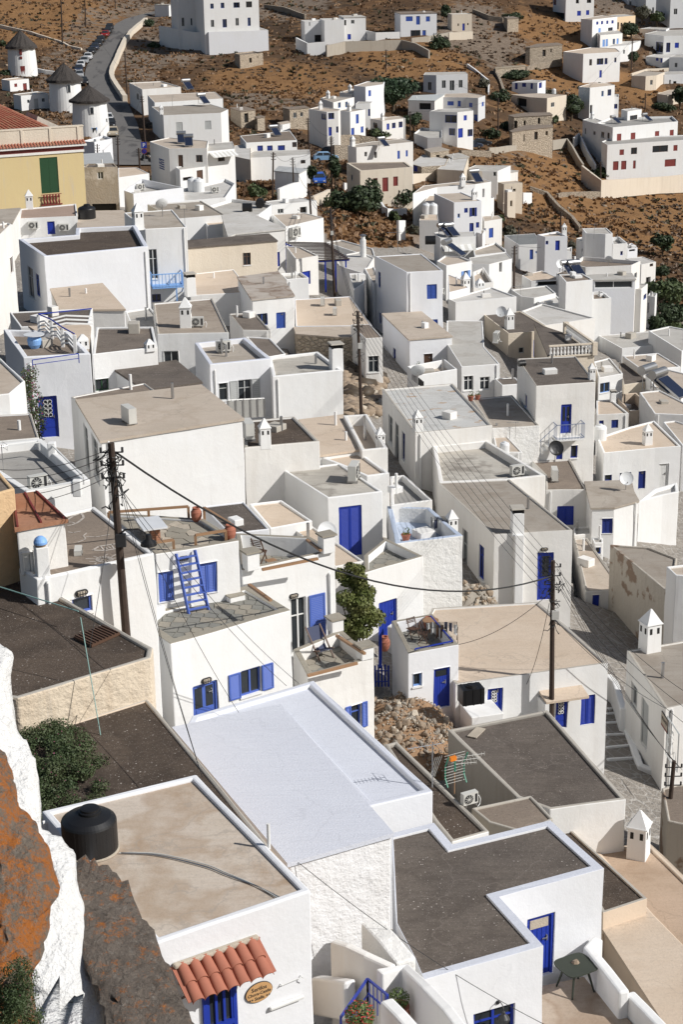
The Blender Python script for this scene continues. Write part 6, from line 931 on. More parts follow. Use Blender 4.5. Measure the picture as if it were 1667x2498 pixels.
# ---------------------------------------------------------------- houses
PERI = {'laddertce','chairtce','decktce','flagroof','ladderroof'}
HB = {}
def clip_half(poly, p, n):     # keep side where (x-p).n <= 0
 out = []; k = len(poly)
 for i in range(k):
  a = poly[i]; b = poly[(i + 1) % k]; da = (a[0] - p[0])*n[0] + (a[1] - p[1])*n[1]; db = (b[0] - p[0])*n[0] + (b[1] - p[1])*n[1]
  if da <= 0:out.append(a)
  if (da < 0 < db) or (db < 0 < da):t = da/(da - db); out.append((a[0] + (b[0] - a[0])*t,a[1] + (b[1] - a[1])*t))
 return out
def paving(poly,z,size,parent,mats,gap=.018,jit=.45,aniso=1.0,h=.03,maxn=280,seed=1,name='paving_stone'):
 r = random.Random(seed); xs = [p[0] for p in poly]; ys = [p[1] for p in poly]; seeds = []
 e = Vector(poly[1]) - Vector(poly[0]); ang = math.atan2(e.y,e.x); c,s = math.cos(ang),math.sin(ang)
 R = max(max(xs) - min(xs),max(ys) - min(ys)); cx = (max(xs) + min(xs))/2; cy = (max(ys) + min(ys))/2
 nx = int(R*1.5/size); ny_ = int(R*1.5/(size*aniso))
 for i in range(-nx,nx):
  for j in range(-ny_,ny_):
   x = (i + (.5 if j % 2 else 0) + r.uniform(-jit,jit))*size; y = (j + r.uniform(-jit,jit))*size*aniso
   X,Y = cx + x*c - y*s,cy + x*s + y*c; seeds.append((X,Y))
 A = np.array(seeds); ins = inside(offset_poly(poly,-.5*size),A[:,0],A[:,1]); S = A[ins]
 n = 0
 for p in S:
  if not inside(poly,np.array([p[0]]),np.array([p[1]]))[0] and r.random() < .5:pass
  cell = list(poly); d = np.hypot(S[:,0] - p[0],S[:,1] - p[1]); near = np.argsort(d)[1:16]
  for q in S[near]:
   nv = ((q[0] - p[0]),(q[1] - p[1])); l = math.hypot(*nv); nv = (nv[0]/l,nv[1]/l); mid = ((p[0] + q[0])/2 - nv[0]*gap,(p[1] + q[1])/2 - nv[1]*gap)
   cell = clip_half(cell,mid,nv)
   if len(cell) < 3:break
  if len(cell) < 3:continue
  if abs(sum(cell[i][0]*cell[(i + 1) % len(cell)][1] - cell[(i + 1) % len(cell)][0]*cell[i][1] for i in range(len(cell)))) < .01:continue
  b = MB(); b.prism(cell,z,z + h + r.uniform(-.006,.006)); o = b.build(name,r.choice(mats),parent); n += 1
  if n >= maxn:break
def opening(root,h,op,lod):
 hid,P,ops = h[0],h[2],h[9]; ty,k,s0,s1,z0,z1 = op
 a = Vector(P[k]); b = Vector(P[(k + 1) % len(P)]); u = (b - a).normalized(); nrm = Vector((u.y,-u.x))
 def pt(s,z,d):q = a + u*s + nrm*d; return (q.x,q.y,z)
 def bx(m,sa,sb,za,zb,da,db,mi=0):m.hexa(pt(sa,za,db),pt(sb,za,db),pt(sb,za,da),pt(sa,za,da),pt(sa,zb,db),pt(sb,zb,db),pt(sb,zb,da),pt(sa,zb,da),mi=mi)
 t,c = ty[0],ty[1]; D = -.14
 if c == 'b' and hid in PERI:c = 'p'
 if c == 'b' and t != 'K' and not h[10]:c = 'bbcbdcb'[hash_(hid) % 7]
 bluek = c if c not in 'xy' and ty != 'Dp' else 'b'
 if t == 'K' or ty == 'Kk':
  m = MB(); bx(m,s0 + .002,s1 - .002,z0 + .002,z1 - .002,-.42,-.34); m.build('window','painted_shade',root); return  # no window: dark panel painted as the shade inside an open recess
 if t == 'O':
  w = (s1 - s0)*.27
  for sa,sb in ((s0,s0 + w - .02),(s1 - w + .02,s1)):
   shutter(root,pt,bx,sa,sb,z0,z1,.02,c if c != 'b' else 'b',lod)
  s0,s1 = s0 + w,s1 - w; t = 'W'; ty = 'W' + c
  c = 'w' if c in 'g' else c
 fw = .055 if lod else .07; mc = COL[bluek if bluek in COL else 'b'][0]
 if t == 'S':
  root2 = MB(); 
  for sa,sb,za,zb in ((s0,s0 + fw,z0,z1),(s1 - fw,s1,z0,z1),(s0 + fw,s1 - fw,z1 - fw,z1)):bx(root2,sa,sb,za,zb,-.10,-.03)
  w = root2.build('window',mc,root); mid = (s0 + s1)/2
  if s1 - s0 > .45:
   shutter(w,pt,bx,s0 + fw + .004,mid - .006,z0 + .01,z1 - fw - .004,-.075,bluek,lod); shutter(w,pt,bx,mid + .006,s1 - fw - .004,z0 + .01,z1 - fw - .004,-.075,bluek,lod)
  else:shutter(w,pt,bx,s0 + fw + .004,s1 - fw - .004,z0 + .01,z1 - fw - .004,-.075,bluek,lod)
 elif t == 'W':
  m = MB()
  for sa,sb,za,zb in ((s0,s0 + fw,z0,z1),(s1 - fw,s1,z0,z1),(s0 + fw,s1 - fw,z1 - fw,z1),(s0 + fw,s1 - fw,z0,z0 + fw)):bx(m,sa,sb,za,zb,-.15,-.07)
  if s1 - s0 > .6:mid = (s0 + s1)/2; bx(m,mid - .03,mid + .03,z0 + fw,z1 - fw,-.14,-.08)
  if lod and z1 - z0 > .9:zz = z0 + (z1 - z0)*.68; bx(m,s0 + fw,s1 - fw,zz - .02,zz + .02,-.135,-.085)
  w = m.build('window',mc,root); g = MB(); bx(g,s0 + .01,s1 - .01,z0 + .01,z1 - .01,-.125,-.115); g.build('pane','glass',w)
  if lod:g = MB(); bx(g,s0 - .05,s1 + .05,z0 - .06,z0,-.12,.05); g.build('sill','plast',w)
 elif t == 'D':
  m = MB(); fw = .07
  for sa,sb,za,zb in ((s0,s0 + fw,z0,z1),(s1 - fw,s1,z0,z1),(s0 + fw,s1 - fw,z1 - fw,z1)):bx(m,sa,sb,za,zb,-.16,-.05)
  d = m.build('door',mc,root)
  l = MB(); sa,sb,za,zb = s0 + fw + .003,s1 - fw - .003,z0 + .01,z1 - fw - .003; bx(l,sa,sb,za,zb,-.14,-.10)
  W = sb - sa; H = zb - za
  if lod and ty in ('Dx','Dy','Dp') or hid == 'laddertce':
   gl = MB(); gr = MB()
   if hid == 'laddertce' or ty == 'Dp':rects = [(sa + .08*W,sa + .42*W,za + .42*H,zb - .06*H),(sa + .58*W,sb - .08*W,za + .42*H,zb - .06*H)]
   else:rects = [(sa + .2*W,sb - .2*W,za + .5*H,zb - .06*H)]
   for r in rects:
    bx(gl,*r,-.098,-.092)
    if ty in ('Dx','Dy'):
     cx = (r[0] + r[1])/2; 
     for q in range(4):
      zc = r[2] + (q + .5)*(r[3] - r[2])/4; rad = (r[3] - r[2])/8
      for sg in (-1,1):
       pts = [pt(cx + sg*(rad*.95 - rad*math.cos(x)*.85),zc + rad*.85*math.sin(x),-.07) for x in np.linspace(0,5.2,9)]
       for p1,p2 in zip(pts[:-1],pts[1:]):gr.beam(p1,p2,.022)
     bx(gr,cx - .012,cx + .012,r[2],r[3],-.08,-.06)
     for e_ in (r[0],r[1] - .03):bx(gl,e_,e_ + .03,r[2],r[3],-.095,-.08,1)
   p = gl.build('pane',['glass',mc],d)
   if gr.v:gr.build('grille','white_paint' if ty == 'Dx' else 'black_iron',d)
   for j in range(2):bx(l,sa + .12*W,sb - .12*W,za + .05*H + j*.19*H,za + .2*H + j*.19*H,-.10,-.085)
  elif lod:
   for j in range(5):bx(l,sa + .02 + j*W/5,sa + (j + 1)*W/5 - .012,za + .02,zb - .02 if hid not in ('brownl','blackter') else zb - .2*H,-.10,-.09)
   if hid in ('brownl','blackter'):g = MB(); bx(g,sa + .1*W,sb - .1*W,zb - .19*H,zb - .04*H,-.099,-.085); g.build('pane','stone_pale' if hid == 'brownl' else 'glass',d)
  else:
   bx(l,sa + .15*W,sb - .15*W,za + .1*H,za + .42*H,-.10,-.085); bx(l,sa + .15*W,sb - .15*W,za + .5*H,zb - .08*H,-.10,-.085)
  l.build('door_leaf',mc,d)
  if lod:hm = MB(); bx(hm,sb - .12,sb - .09,za + .95,za + 1.1,-.10,-.05); bx(hm,sb - .24,sb - .09,za + 1.01,za + 1.04,-.065,-.045); hm.build('handle','steel',d)
def shutter(parent,pt,bx,sa,sb,za,zb,d,c,lod):
 mc = COL[c][0]
 if not lod:
  m = MB(); bx(m,sa,sb,za,zb,d - .015,d + .02); return m.build('shutter',mc,parent)
 m = MB(); f = .05
 for a_,b_,e_,g_ in ((sa,sa + f,za,zb),(sb - f,sb,za,zb),(sa + f,sb - f,za,za + f),(sa + f,sb - f,zb - f,zb)):bx(m,a_,b_,e_,g_,d - .015,d + .025)
 nz = max(4,int((zb - za)/(.06 if lod > 1 else .12)))
 for i in range(nz):
  z = za + f + (i + .5)*(zb - za - 2*f)/nz; hh = (zb - za - 2*f)/nz*.5
  m.hexa(pt(sa + f,z - hh,d + .018),pt(sb - f,z - hh,d + .018),pt(sb - f,z - hh,d + .010),pt(sa + f,z - hh,d + .010),pt(sa + f,z + hh*.7,d - .002),pt(sb - f,z + hh*.7,d - .002),pt(sb - f,z + hh*.7,d - .012),pt(sa + f,z + hh*.7,d - .012))
 return m.build('shutter',mc,parent)
NZ = noise.noise
def house(h):
 hid,label,P,zr,zb,rm,wm,pw,pp,ops,near = h
 n = len(P); cx = sum(p[0] for p in P)/n; cy = sum(p[1] for p in P)/n; dist = math.hypot(cx,cy)
 cat = 'building' if hid in ('U12','U12b','U12w','yel') else 'house'
 if 'roof' in label.split() and 'house' not in label:cat = 'flat roof'
 root = thing('house',label,cat,(cx,cy,zb)); HB[hid] = (root,h)
 lod = 2 if dist < 95 else (1 if dist < 150 else 0)
 el = [math.dist(P[i],P[(i + 1) % n]) for i in range(n)]
 wm_ = wm
 if wm == 'plast':
  r = (hash_(hid) % 10)
  wm_ = 'plast_b' if hid in ('A','shut','blueter','brownl','strip2','X2') or r in (0,) else ('plast_c' if r in (1,2,3) and hid[:2] != 'U1' else 'plast')
 w = min(pw,.3*min([e for e in el if e > .6] or [.5])) if pw > 0 else 0
 holes = {}
 real = []
 for op in ops:
  o = list(op)
  if o[0][0] == 'O':q = (o[3] - o[2])*.27; holes.setdefault(o[1],[]).append((o[2] + q,o[3] - q,o[4],o[5]))
  else:holes.setdefault(o[1],[]).append((o[2],o[3],max(o[4],zb + .05),min(o[5],zr - pp*0 - .1)))
 zs = {zb,zr}
 for k in holes:
  for q in holes[k]:zs |= {round(q[2],3),round(q[3],3)}
 if lod:
  z = zr - .9
  while z > zb + .6:
   if all(abs(z - q) > .12 for q in zs):zs.add(z)
   z -= 1.1
 zs = sorted(zs)
 V = []; F = []; MI = []; idx = {}
 def vid(p):
  key = (round(p[0],3),round(p[1],3),round(p[2],3))
  if key not in idx:idx[key] = len(V); V.append(p)
  return idx[key]
 ww = w
 if hid == 'brownl':ww = [.02 if (Vector(P[(i + 1) % n]) - Vector(P[i])).normalized().y < -.75 else w for i in range(n)]
 inn = offset_poly(P,ww) if w > 0 else [tuple(p) for p in P]
 for k in range(n):
  a = Vector(P[k]); b = Vector(P[(k + 1) % n]); L_ = (b - a).length
  if L_ < .01:continue
  u = (b - a)/L_; nr = Vector((u.y,-u.x)); ss = {0.0,L_}; hs = holes.get(k,[])
  for q in hs:ss |= {q[0],q[1]}
  if lod:
   q = 1.0
   while q < L_ - .5:
    if all(abs(q - x) > .1 for x in ss):ss.add(q)
    q += 1.0
  ss = sorted(ss)
  for i in range(len(ss) - 1):
   for j in range(len(zs) - 1):
    sm = (ss[i] + ss[i + 1])/2; zm = (zs[j] + zs[j + 1])/2
    if any(q[0] < sm < q[1] and q[2] < zm < q[3] for q in hs):continue
    def g(s,z):q = a + u*s; return (q.x,q.y,z)
    F.append((vid(g(ss[i],zs[j])),vid(g(ss[i + 1],zs[j])),vid(g(ss[i + 1],zs[j + 1])),vid(g(ss[i],zs[j + 1])))); MI.append(0)
  for q in hs:
   dd = -.43 if any(o[0] == 'Kk' or o[0][0] == 'K' for o in ops if o[1] == k and abs(o[2] - q[0]) < .01) else -.17
   def g(s,z,d):r_ = a + u*s + nr*d; return (r_.x,r_.y,z)
   s0,s1,z0,z1 = q
   ring = [(s0,z0),(s1,z0),(s1,z1),(s0,z1)]
   for i in range(4):
    p1,p2 = ring[i],ring[(i + 1) % 4]
    F.append((vid(g(*p1,0)),vid(g(*p1,dd)),vid(g(*p2,dd)),vid(g(*p2,0)))); MI.append(0)
   F.append(tuple(vid(g(*p1,dd)) for p1 in ring)); MI.append(2)  # back of the recess coloured dark, as the shade of the interior
  if w > 0:
   top = [vid((*(a + u*s),zr)) for s in ss]; ia,ib = inn[k],inn[(k + 1) % n]
   iat,ibt = vid((*ia,zr)),vid((*ib,zr)); F.append(tuple(top + [ibt,iat])); MI.append(1)
   F.append((iat,ibt,vid((*ib,zr - pp - .02)),vid((*ia,zr - pp - .02)))); MI.append(0)
 me = bpy.data.meshes.new('wall'); 
 amp = {'rough':.06,'rough2':.045,'peel':.05,'peel2':.04,'stone':.06}.get(wm,.032) if lod else 0
 out = []
 for x,y,z in V:
  if amp and z > zb + .01:
   q = Vector((x,y,z))*.9; x += NZ(q)*amp; y += NZ(q + Vector((9,3,1)))*amp; z += NZ(q + Vector((2,8,5)))*amp*.7
  out.append((x - cx,y - cy,z - zb))
 me.from_pydata(out,[],F)
 cap = wm_
 if rm in ('flag','slate') :cap = 'slate_l'
 elif hid in ('grey','darkleft','bushroof','ledge','narrow','beigex','darkb','long','creamv','peel','dksm','acb','D','leftbg2','shop','balc','bei2','r52','dishroof','rdcorner') and pp < .12:cap = 'grey'
 elif hid in ('brownl','A','strip2','shut'):cap = 'r_snow'
 elif hid == 'blueter':cap = 'r_paleblue'
 if hid in ('grey','narrow'):
  for fi_,f_ in enumerate(F):
   if MI[fi_] == 0 and len(f_) == 4:
    a_,b_ = V[f_[0]],V[f_[1]]
    if b_[0] - a_[0] > 0 and abs(a_[2] - b_[2]) < .01 and abs(b_[1] - a_[1]) < (b_[0] - a_[0]):MI[fi_] = 3
 for m_ in (wm_,cap,'painted_shade','plast'):me.materials.append(MATS[m_])
 me.polygons.foreach_set('material_index',MI); me.update()
 o = bpy.data.objects.new('wall',me); C.objects.link(o); o.parent = root
 if lod:
  b = o.modifiers.new('bevel','BEVEL'); b.width = .045 if wm in ('rough','rough2','peel') or hid in ('strip2','brownl') else .04; b.segments = 2; b.limit_method = 'ANGLE'; b.angle_limit = .9
 rf = MB(); zz = zr - pp
 if w > 0:rf.add([(x,y,zz) for x,y in (offset_poly(P,w*.8) if ww is w else offset_poly(P,[q*.8 for q in ww]))],[tuple(range(n))])
 else:
  ov = .06 if lod else .1
  Q = offset_poly(P,-ov); rf.prism(Q,zr - .06,zr + .05)
 hv = hash_(hid + 'r') % 5; rm = 'dark3' if hid in ('darkleft','bushroof','narrow','ledge','darkb','A') else rm; rm = {'white2':'white3' if hv < 2 else 'white2','beige':'beige2' if hv in (1,3) and hid != 'beige' else 'beige','dark':'dark2' if hv in (0,2) and not near else 'dark'}.get(rm,rm)
 r_ = rf.build('roof','r_' + rm,root)
 for op in ops:opening(root,h,op,lod)
 rc = random.Random(hash_(hid))
 if dist > 55 and rm not in ('flag','slate','zinc','rust') and n == 4:
  for _ in range(rc.randint(0,2)):
   u1,u2 = rc.uniform(.2,.8),rc.uniform(.25,.85); x = sum(P[i][0]*w_ for i,w_ in enumerate(((1 - u1)*(1 - u2),u1*(1 - u2),u1*u2,(1 - u1)*u2))); y = sum(P[i][1]*w_ for i,w_ in enumerate(((1 - u1)*(1 - u2),u1*(1 - u2),u1*u2,(1 - u1)*u2))); m = MB()
   if rc.random() < .6:m.cyl((x,y,zz if w > 0 else zr),(x,y,zr + rc.uniform(.3,.8)),.07,n=8); m.build('vent_pipe',rc.choice(('plast','steel')),root)
   else:m.box(x,y,zr - pp - .02,rc.uniform(.4,.9),rc.uniform(.4,.9),rc.uniform(.25,.6),rc.random()); m.build('roof_box',rc.choice(('plast','plast_c','grey')),root,bevel=.03)
 if lod and hash_(hid) % 3 and wm == 'plast' and len(P) >= 4:
  k = max(range(n),key=lambda i:(P[(i + 1) % n][0] - P[i][0])); a = Vector(P[k]); b = Vector(P[(k + 1) % n]); L_ = (b - a).length; u = (b - a)/L_; nr = Vector((u.y,-u.x)); s = L_ - .25 if hash_(hid) % 2 else .3
  if L_ > 1.5 and not any(o[1] == k and o[2] - .15 < s < o[3] + .15 for o in ops):
   q = a + u*s + nr*.06; m = MB(); m.cyl((q.x,q.y,zb),(q.x,q.y,zr - pp - .05),.04,n=8); m.cyl((q.x - nr.x*.1,q.y - nr.y*.1,zr - pp - .05),(q.x + nr.x*.02,q.y + nr.y*.02,zr - pp - .05),.045,n=8); m.build('drainpipe','plast',root)
 return root
def hash_(s):
 v = 0
 for ch in s:v = v*31 + ord(ch)
 return v
for h in HOUSES:house(h)
def roofpoly(hid,extra=0):
 h = HB[hid][1]; el = [math.dist(h[2][i],h[2][(i + 1) % len(h[2])]) for i in range(len(h[2]))]; w = min(h[7],.3*min(e for e in el if e > .6)); return offset_poly(h[2],w + extra),h[3] - h[8]
for hid,size,mats,an,jit in (('flagroof',.42,['slate_l','stone_pale','slate_l'],1.0,.42),('laddertce',.5,['slate','slate_l','slate'],.62,.12),('chairtce',.5,['slate','slate_l'],.7,.15),('decktce',.5,['slate','slate_l'],.7,.15),('blackter',.5,['slate','slate_l'],.7,.2),('sofater',.6,['slate','slate_l'],.7,.2)):
 P_,z_ = roofpoly(hid,.01); paving(P_,z_ + .004,size,HB[hid][0],mats,.014,jit,an,.03,280,hash_(hid))
# ---------------------------------------------------------------- big pieces of the setting and special buildings
def rockmat(name,base1,base2,lich,amt):
 m = bpy.data.materials.new(name); t,b = nodes(m); N = NT(t)
 c = N.mix(N.ramp(N.noise(2.2,8,.75),[(.3,0),(.7,1)]),base1,base2)
 c = N.mix(N.ramp(N.noise(9,6,.8),[(.55,0),(.75,1)]),c,(.42,.38,.33)); c = N.mix(N.ramp(N.noise(5,6,.8),[(.6,0),(.7,1)]),c,(.04,.032,.026))
 cr = N.ramp(N.vor(1.6,'DISTANCE_TO_EDGE',(1,1,.6),wob=.5),[(0,1),(.03,0)]); c = N.mix(N.math('MULTIPLY',cr,.4),c,(.03,.025,.02)); l = N.math('MULTIPLY',N.ramp(N.noise(2.6,9,.85),[(amt - .02,0),(amt + .07,1)]),N.ramp(N.noise(22,4,.8),[(.3,.3),(.5,1)])); c = N.mix(l,c,N.mix(N.noise(14,3),lich,tuple(x*1.5 for x in lich)))
 t.links.new(c,b.inputs['Base Color']); b.inputs['Roughness'].default_value = .95
 N.bump(N.math('ADD',N.noise(2.5,8,.75),N.math('MULTIPLY',N.noise(12,6,.8),.35)),1,.22,b); MATS[name] = m
rockmat('rockgrey',(.125,.10,.08),(.26,.215,.175),(.42,.14,.022),.555)
rockmat('rockorange',(.20,.165,.13),(.27,.22,.17),(.43,.14,.022),.48)
def relief(nm,lab,cat,mat,pts,bulge,thick,amp,res):
 P = np.array(pts); A = np.c_[np.ones(len(P)),P[:,0],P[:,2]]; co = np.linalg.lstsq(A,P[:,1],rcond=None)[0]
 poly = []
 for i in range(len(P)):
  a,b = P[i,[0,2]],P[(i + 1) % len(P)][[0,2]]; k = max(1,int(np.hypot(*(b - a))/res/1.5))
  for j in range(k):poly.append(a + (b - a)*j/k + np.array([NZ(Vector((a[0]*3 + j,a[1]*3,1))),NZ(Vector((a[0]*3,a[1]*3 + j,7)))])*res*.8)
 poly = np.array(poly); x0,z0 = poly.min(0); x1,z1 = poly.max(0)
 gx,gz = np.meshgrid(np.arange(x0,x1,res),np.arange(z0,z1,res)); gx = gx.ravel() + np.random.RandomState(3).uniform(-.3,.3,gx.size)*res; gz = gz.ravel()
 ins = inside([tuple(p) for p in poly],gx,gz); G = np.c_[gx[ins],gz[ins]]
 def dist(Q):
  d = np.full(len(Q),1e9)
  for i in range(len(poly)):
   a,b = poly[i],poly[(i + 1) % len(poly)]; e = b - a; t = np.clip(((Q - a) @ e)/max(e @ e,1e-9),0,1); d = np.minimum(d,np.hypot(*(Q - a - t[:,None]*e).T))
  return d
 dg = dist(G); G = G[dg > res*.5]; dg = dg[dg > res*.5]
 V2 = [Vector(p) for p in poly] + [Vector(p) for p in G]; nb = len(poly)
 vs,es,fs,*_ = delaunay_2d_cdt(V2,[(i,(i + 1) % nb) for i in range(nb)],[list(range(nb))],1,1e-5)
 d = dist(np.array([[v.x,v.y] for v in vs])); V = []; D = np.minimum(d,1.2)/1.2; f = np.sqrt(1 - (1 - D) ** 2)
 for v,ff in zip(vs,f):
  y = co[0] + co[1]*v.x + co[2]*v.y; q = Vector((v.x,y,v.y)); n_ = NZ(q*.8)*1.6 + NZ(q*1.9)*1.5 - abs(NZ(q*2.7))*1.8 + NZ(q*6)*.5 - abs(NZ(q*9))*.45
  n3 = NZ(q*11)*.35 + NZ(q*23)*.18; V.append((v.x + amp*.3*NZ(q*4),y - bulge*ff - amp*(n_ + n3)*(.25 + ff),v.y))
 n = len(V); F = [tuple(x) for x in fs]
 e_ = {}
 for x in F:
  for i in range(3):e_[(x[i],x[(i + 1) % 3])] = e_.get((x[i],x[(i + 1) % 3]),0) + 1
 B = [(a,b) for a,b in e_ if (b,a) not in e_]
 V += [(v.x,co[0] + co[1]*v.x + co[2]*v.y + thick*(.3 + ff),v.y) for v,ff in zip(vs,f)]
 mb = MB(); mb.add(V,F + [tuple(i + n for i in x[::-1]) for x in F] + [(b,a,a + n,b + n) for a,b in B]); c = P.mean(0)
 o = mb.build(nm,mat,None,tuple(c),smooth=(mat == 'snowwall')); bm = bmesh.new(); bm.from_mesh(o.data); bmesh.ops.recalc_face_normals(bm,faces=bm.faces); bm.to_mesh(o.data); bm.free()
 tag(o,lab,cat); return o
for r in RELIEF:relief(*r)
def ridge(name,label,pts,h,th,mat,cat='wall',lod=1,top=None):
 """a free standing wall with its top along pts"""
 m = MB(); L_ = []
 for i in range(len(pts) - 1):
  a,b = Vector(pts[i]),Vector(pts[i + 1]); k = max(1,int((b - a).length/(.8 if lod else 3)))
  for j in range(k):L_.append(a.lerp(b,j/k))
 L_.append(Vector(pts[-1])); L_ = [p + Vector((NZ(p*.7),NZ(p*.7 + Vector((5,5,5))),NZ(p*.6)))*(.05 if lod else .12) for p in L_]
 n = len(L_); V = []; F = []
 for i,p in enumerate(L_):
  d = (L_[min(i + 1,n - 1)] - L_[max(i - 1,0)]); d.z = 0; d.normalize(); r = Vector((d.y,-d.x,0))*th/2
  zt = p.z; zb = p.z - h if name == 'low_wall' and lod else min(p.z - h,float(terr(p.x,p.y)) - .5)
  V += [(p.x + r.x,p.y + r.y,zb),(p.x + r.x,p.y + r.y,zt),(p.x - r.x,p.y - r.y,zt),(p.x - r.x,p.y - r.y,zb)]
 for i in range(n - 1):
  o = i*4
  for j in range(4):F.append((o + j,o + (j + 1) % 4,o + 4 + (j + 1) % 4,o + 4 + j))
 F += [(3,2,1,0),tuple((n - 1)*4 + j for j in range(4))]
 m.add(V,F); o = m.build(name,mat,None,tuple(pts[0]),bevel=min(.06,th*.3) if lod else 0)
 bm = bmesh.new(); bm.from_mesh(o.data); bmesh.ops.recalc_face_normals(bm,faces=bm.faces); bm.to_mesh(o.data); bm.free()
 return tag(o,label,cat)
for name,lab,pts,h,th,mat in WALLS:
 near = math.hypot(pts[0][0],pts[0][1]) < 110
 ridge(name,lab,pts,h,th,mat,'wall',near)
# windmills
def windmill(p,R,H,CH,label,wins):
 p = Vector(p) + Vector((0,R*.9,0)); t = thing('windmill',label,'windmill',(p.x,p.y,p.z - 1),'round white windmills'); m = MB()
 m.lathe(p,[(R*1.04,-1.2),(R*1.0,H*.4),(R*.95,H*.8),(R*.93,H)],36); w = m.build('tower','plast',t,smooth=False)
 m = MB(); N_ = 40; rings = [(1.12,-.12),(1.10,.04),(.8,.30),(.55,.56),(.3,.80),(.08,1.0),(.02,1.08)]; V = []; F = []
 for k,(r,z) in enumerate(rings):
  for i in range(N_):a = 2*math.pi*i/N_; j = 1 + rnd.uniform(-.035,.035); V.append((p.x + R*r*j*math.cos(a),p.y + R*r*j*math.sin(a),p.z + H + CH*z + rnd.uniform(-.06,.06)))
 for k in range(len(rings) - 1):
  for i in range(N_):F.append((k*N_ + i,k*N_ + (i + 1) % N_,(k + 1)*N_ + (i + 1) % N_,(k + 1)*N_ + i))
 F += [tuple(range(N_))[::-1]]; m.add(V,F); c = m.build('thatched_cap','thatch',t)
 for az,z0,z1,w_,colr in wins:
  a = math.radians(az); d = Vector((math.sin(a),-math.cos(a),0)); s = Vector((d.y,-d.x,0))*w_/2; o = MB(); q = p + d*R*.99
  for k_,(sc,off,mi) in enumerate(((1,.03,0),(.7,.06,1))):
   A = [q + s*-sc + d*off,q + s*sc + d*off]; zz0 = z0 + (1 - sc)*.2; zz1 = z1 - (1 - sc)*.2
   o.hexa(A[0] - d*.15 + Vector((0,0,zz0)),A[1] - d*.15 + Vector((0,0,zz0)),A[1] + Vector((0,0,zz0)),A[0] + Vector((0,0,zz0)),A[0] - d*.15 + Vector((0,0,zz1)),A[1] - d*.15 + Vector((0,0,zz1)),A[1] + Vector((0,0,zz1)),A[0] + Vector((0,0,zz1)),mi=mi)
  o.build('window' if z1 - z0 < 1.5 else 'door',[COL[colr][0],'glass' if colr != 'r' else COL['r'][0]],t)
 return t
windmill(SP['wm1'][0],2.95,6.1,3.0,'farthest white windmill with dark conical cap and dark red door',[(10,.3,2.4,.9,'r'),(6,3.8,4.3,.5,'r'),(6,4.6,5.9,.55,'r')])
windmill(SP['wm2'][0],2.95,5.6,2.7,'middle windmill with thatched cap and one small window',[(22,3.6,4.9,.6,'w')])
m2 = windmill(SP['wm3'][0],2.9,5.6,2.2,'nearest windmill with thatched cap and blue ground window',[(14,3.7,4.8,.7,'w'),(18,.2,1.6,.9,'l'),(70,2.2,2.8,.4,'g')])
# yellow mansion trimmings
root,hy = HB['yel']; Py = hy[2]; zr = hy[3]
ks = max(range(len(Py)),key=lambda k:(Py[(k + 1) % len(Py)][0] - Py[k][0]))
ya,yb = Vector(Py[ks]),Vector(Py[(ks + 1) % len(Py)]); yu = (yb - ya).normalized(); yn = Vector((yu.y,-yu.x)); YL = (yb - ya).length
def yp(s,d,z):q = ya + yu*s + yn*d; return (q.x,q.y,z)
def ybox(m,s0,s1,d0,d1,z0,z1,mi=0):m.hexa(yp(s0,d1,z0),yp(s1,d1,z0),yp(s1,d0,z0),yp(s0,d0,z0),yp(s0,d1,z1),yp(s1,d1,z1),yp(s1,d0,z1),yp(s0,d0,z1),mi=mi)
m = MB(); ybox(m,-.1,YL + .08,-.02,.10,zr - .35,zr - .12); ybox(m,-.2,YL + .3,-.02,.34,zr + .25,zr + .42); m.build('cornice','plast_c',root)
m = MB(); ybox(m,-.1,YL + .05,-.02,.07,zr - .12,zr + .25); m.build('red_band','dark_red_paint',root)
m = MB(); s = 0
while s < YL + .3:
 for j in range(3):A = Vector(yp(s,.42 - j*.0,zr + .47)); B_ = Vector(yp(s,-.25,zr + .72)); break
 V = []; F = []; n_ = 6
 for e_ in (A,B_):
  for i in range(n_):a = math.pi*i/(n_ - 1); q = e_ + Vector((yu.x,yu.y,0))*math.cos(a)*.12 + Vector((0,0,1))*math.sin(a)*.10; V.append(q)
 F = [(i,i + 1,n_ + i + 1,n_ + i) for i in range(n_ - 1)] + [tuple(range(n_))]; mm = MB(); mm.add(V,F)
 o = mm.build('eave_tile','terracotta' if rnd.random() < .8 else 'brick',root); s += .30
m = MB(); ybox(m,-.1,YL + .2,-.75,-.25,zr + .3,zr + 2.0); ybox(m,-.12,YL + .25,-.8,-.2,zr + 2.0,zr + 2.12)
s = .6
while s < YL:ybox(m,s - .11,s + .11,-.25,-.17,zr + .5,zr + 2.0); s += 2.75
m.build('roof_parapet','creamp',root)
m = MB(); R0 = YL*.78; ridge_ = [(YL*-.1,-5.2,zr + 4.0),(YL*.42,-5.2,zr + 4.0)]; ev = [(-.1,-.9,zr + 1.75),(R0,-.9,zr + 1.75),(R0,-9.5,zr + 1.75),(-.1,-9.5,zr + 1.75)]
Vv = [yp(*e_) for e_ in ev] + [yp(*e_) for e_ in ridge_]; m.add(Vv,[(0,1,5,4),(1,2,5),(2,3,4,5)]); m.build('roof_deck','terracotta',root)
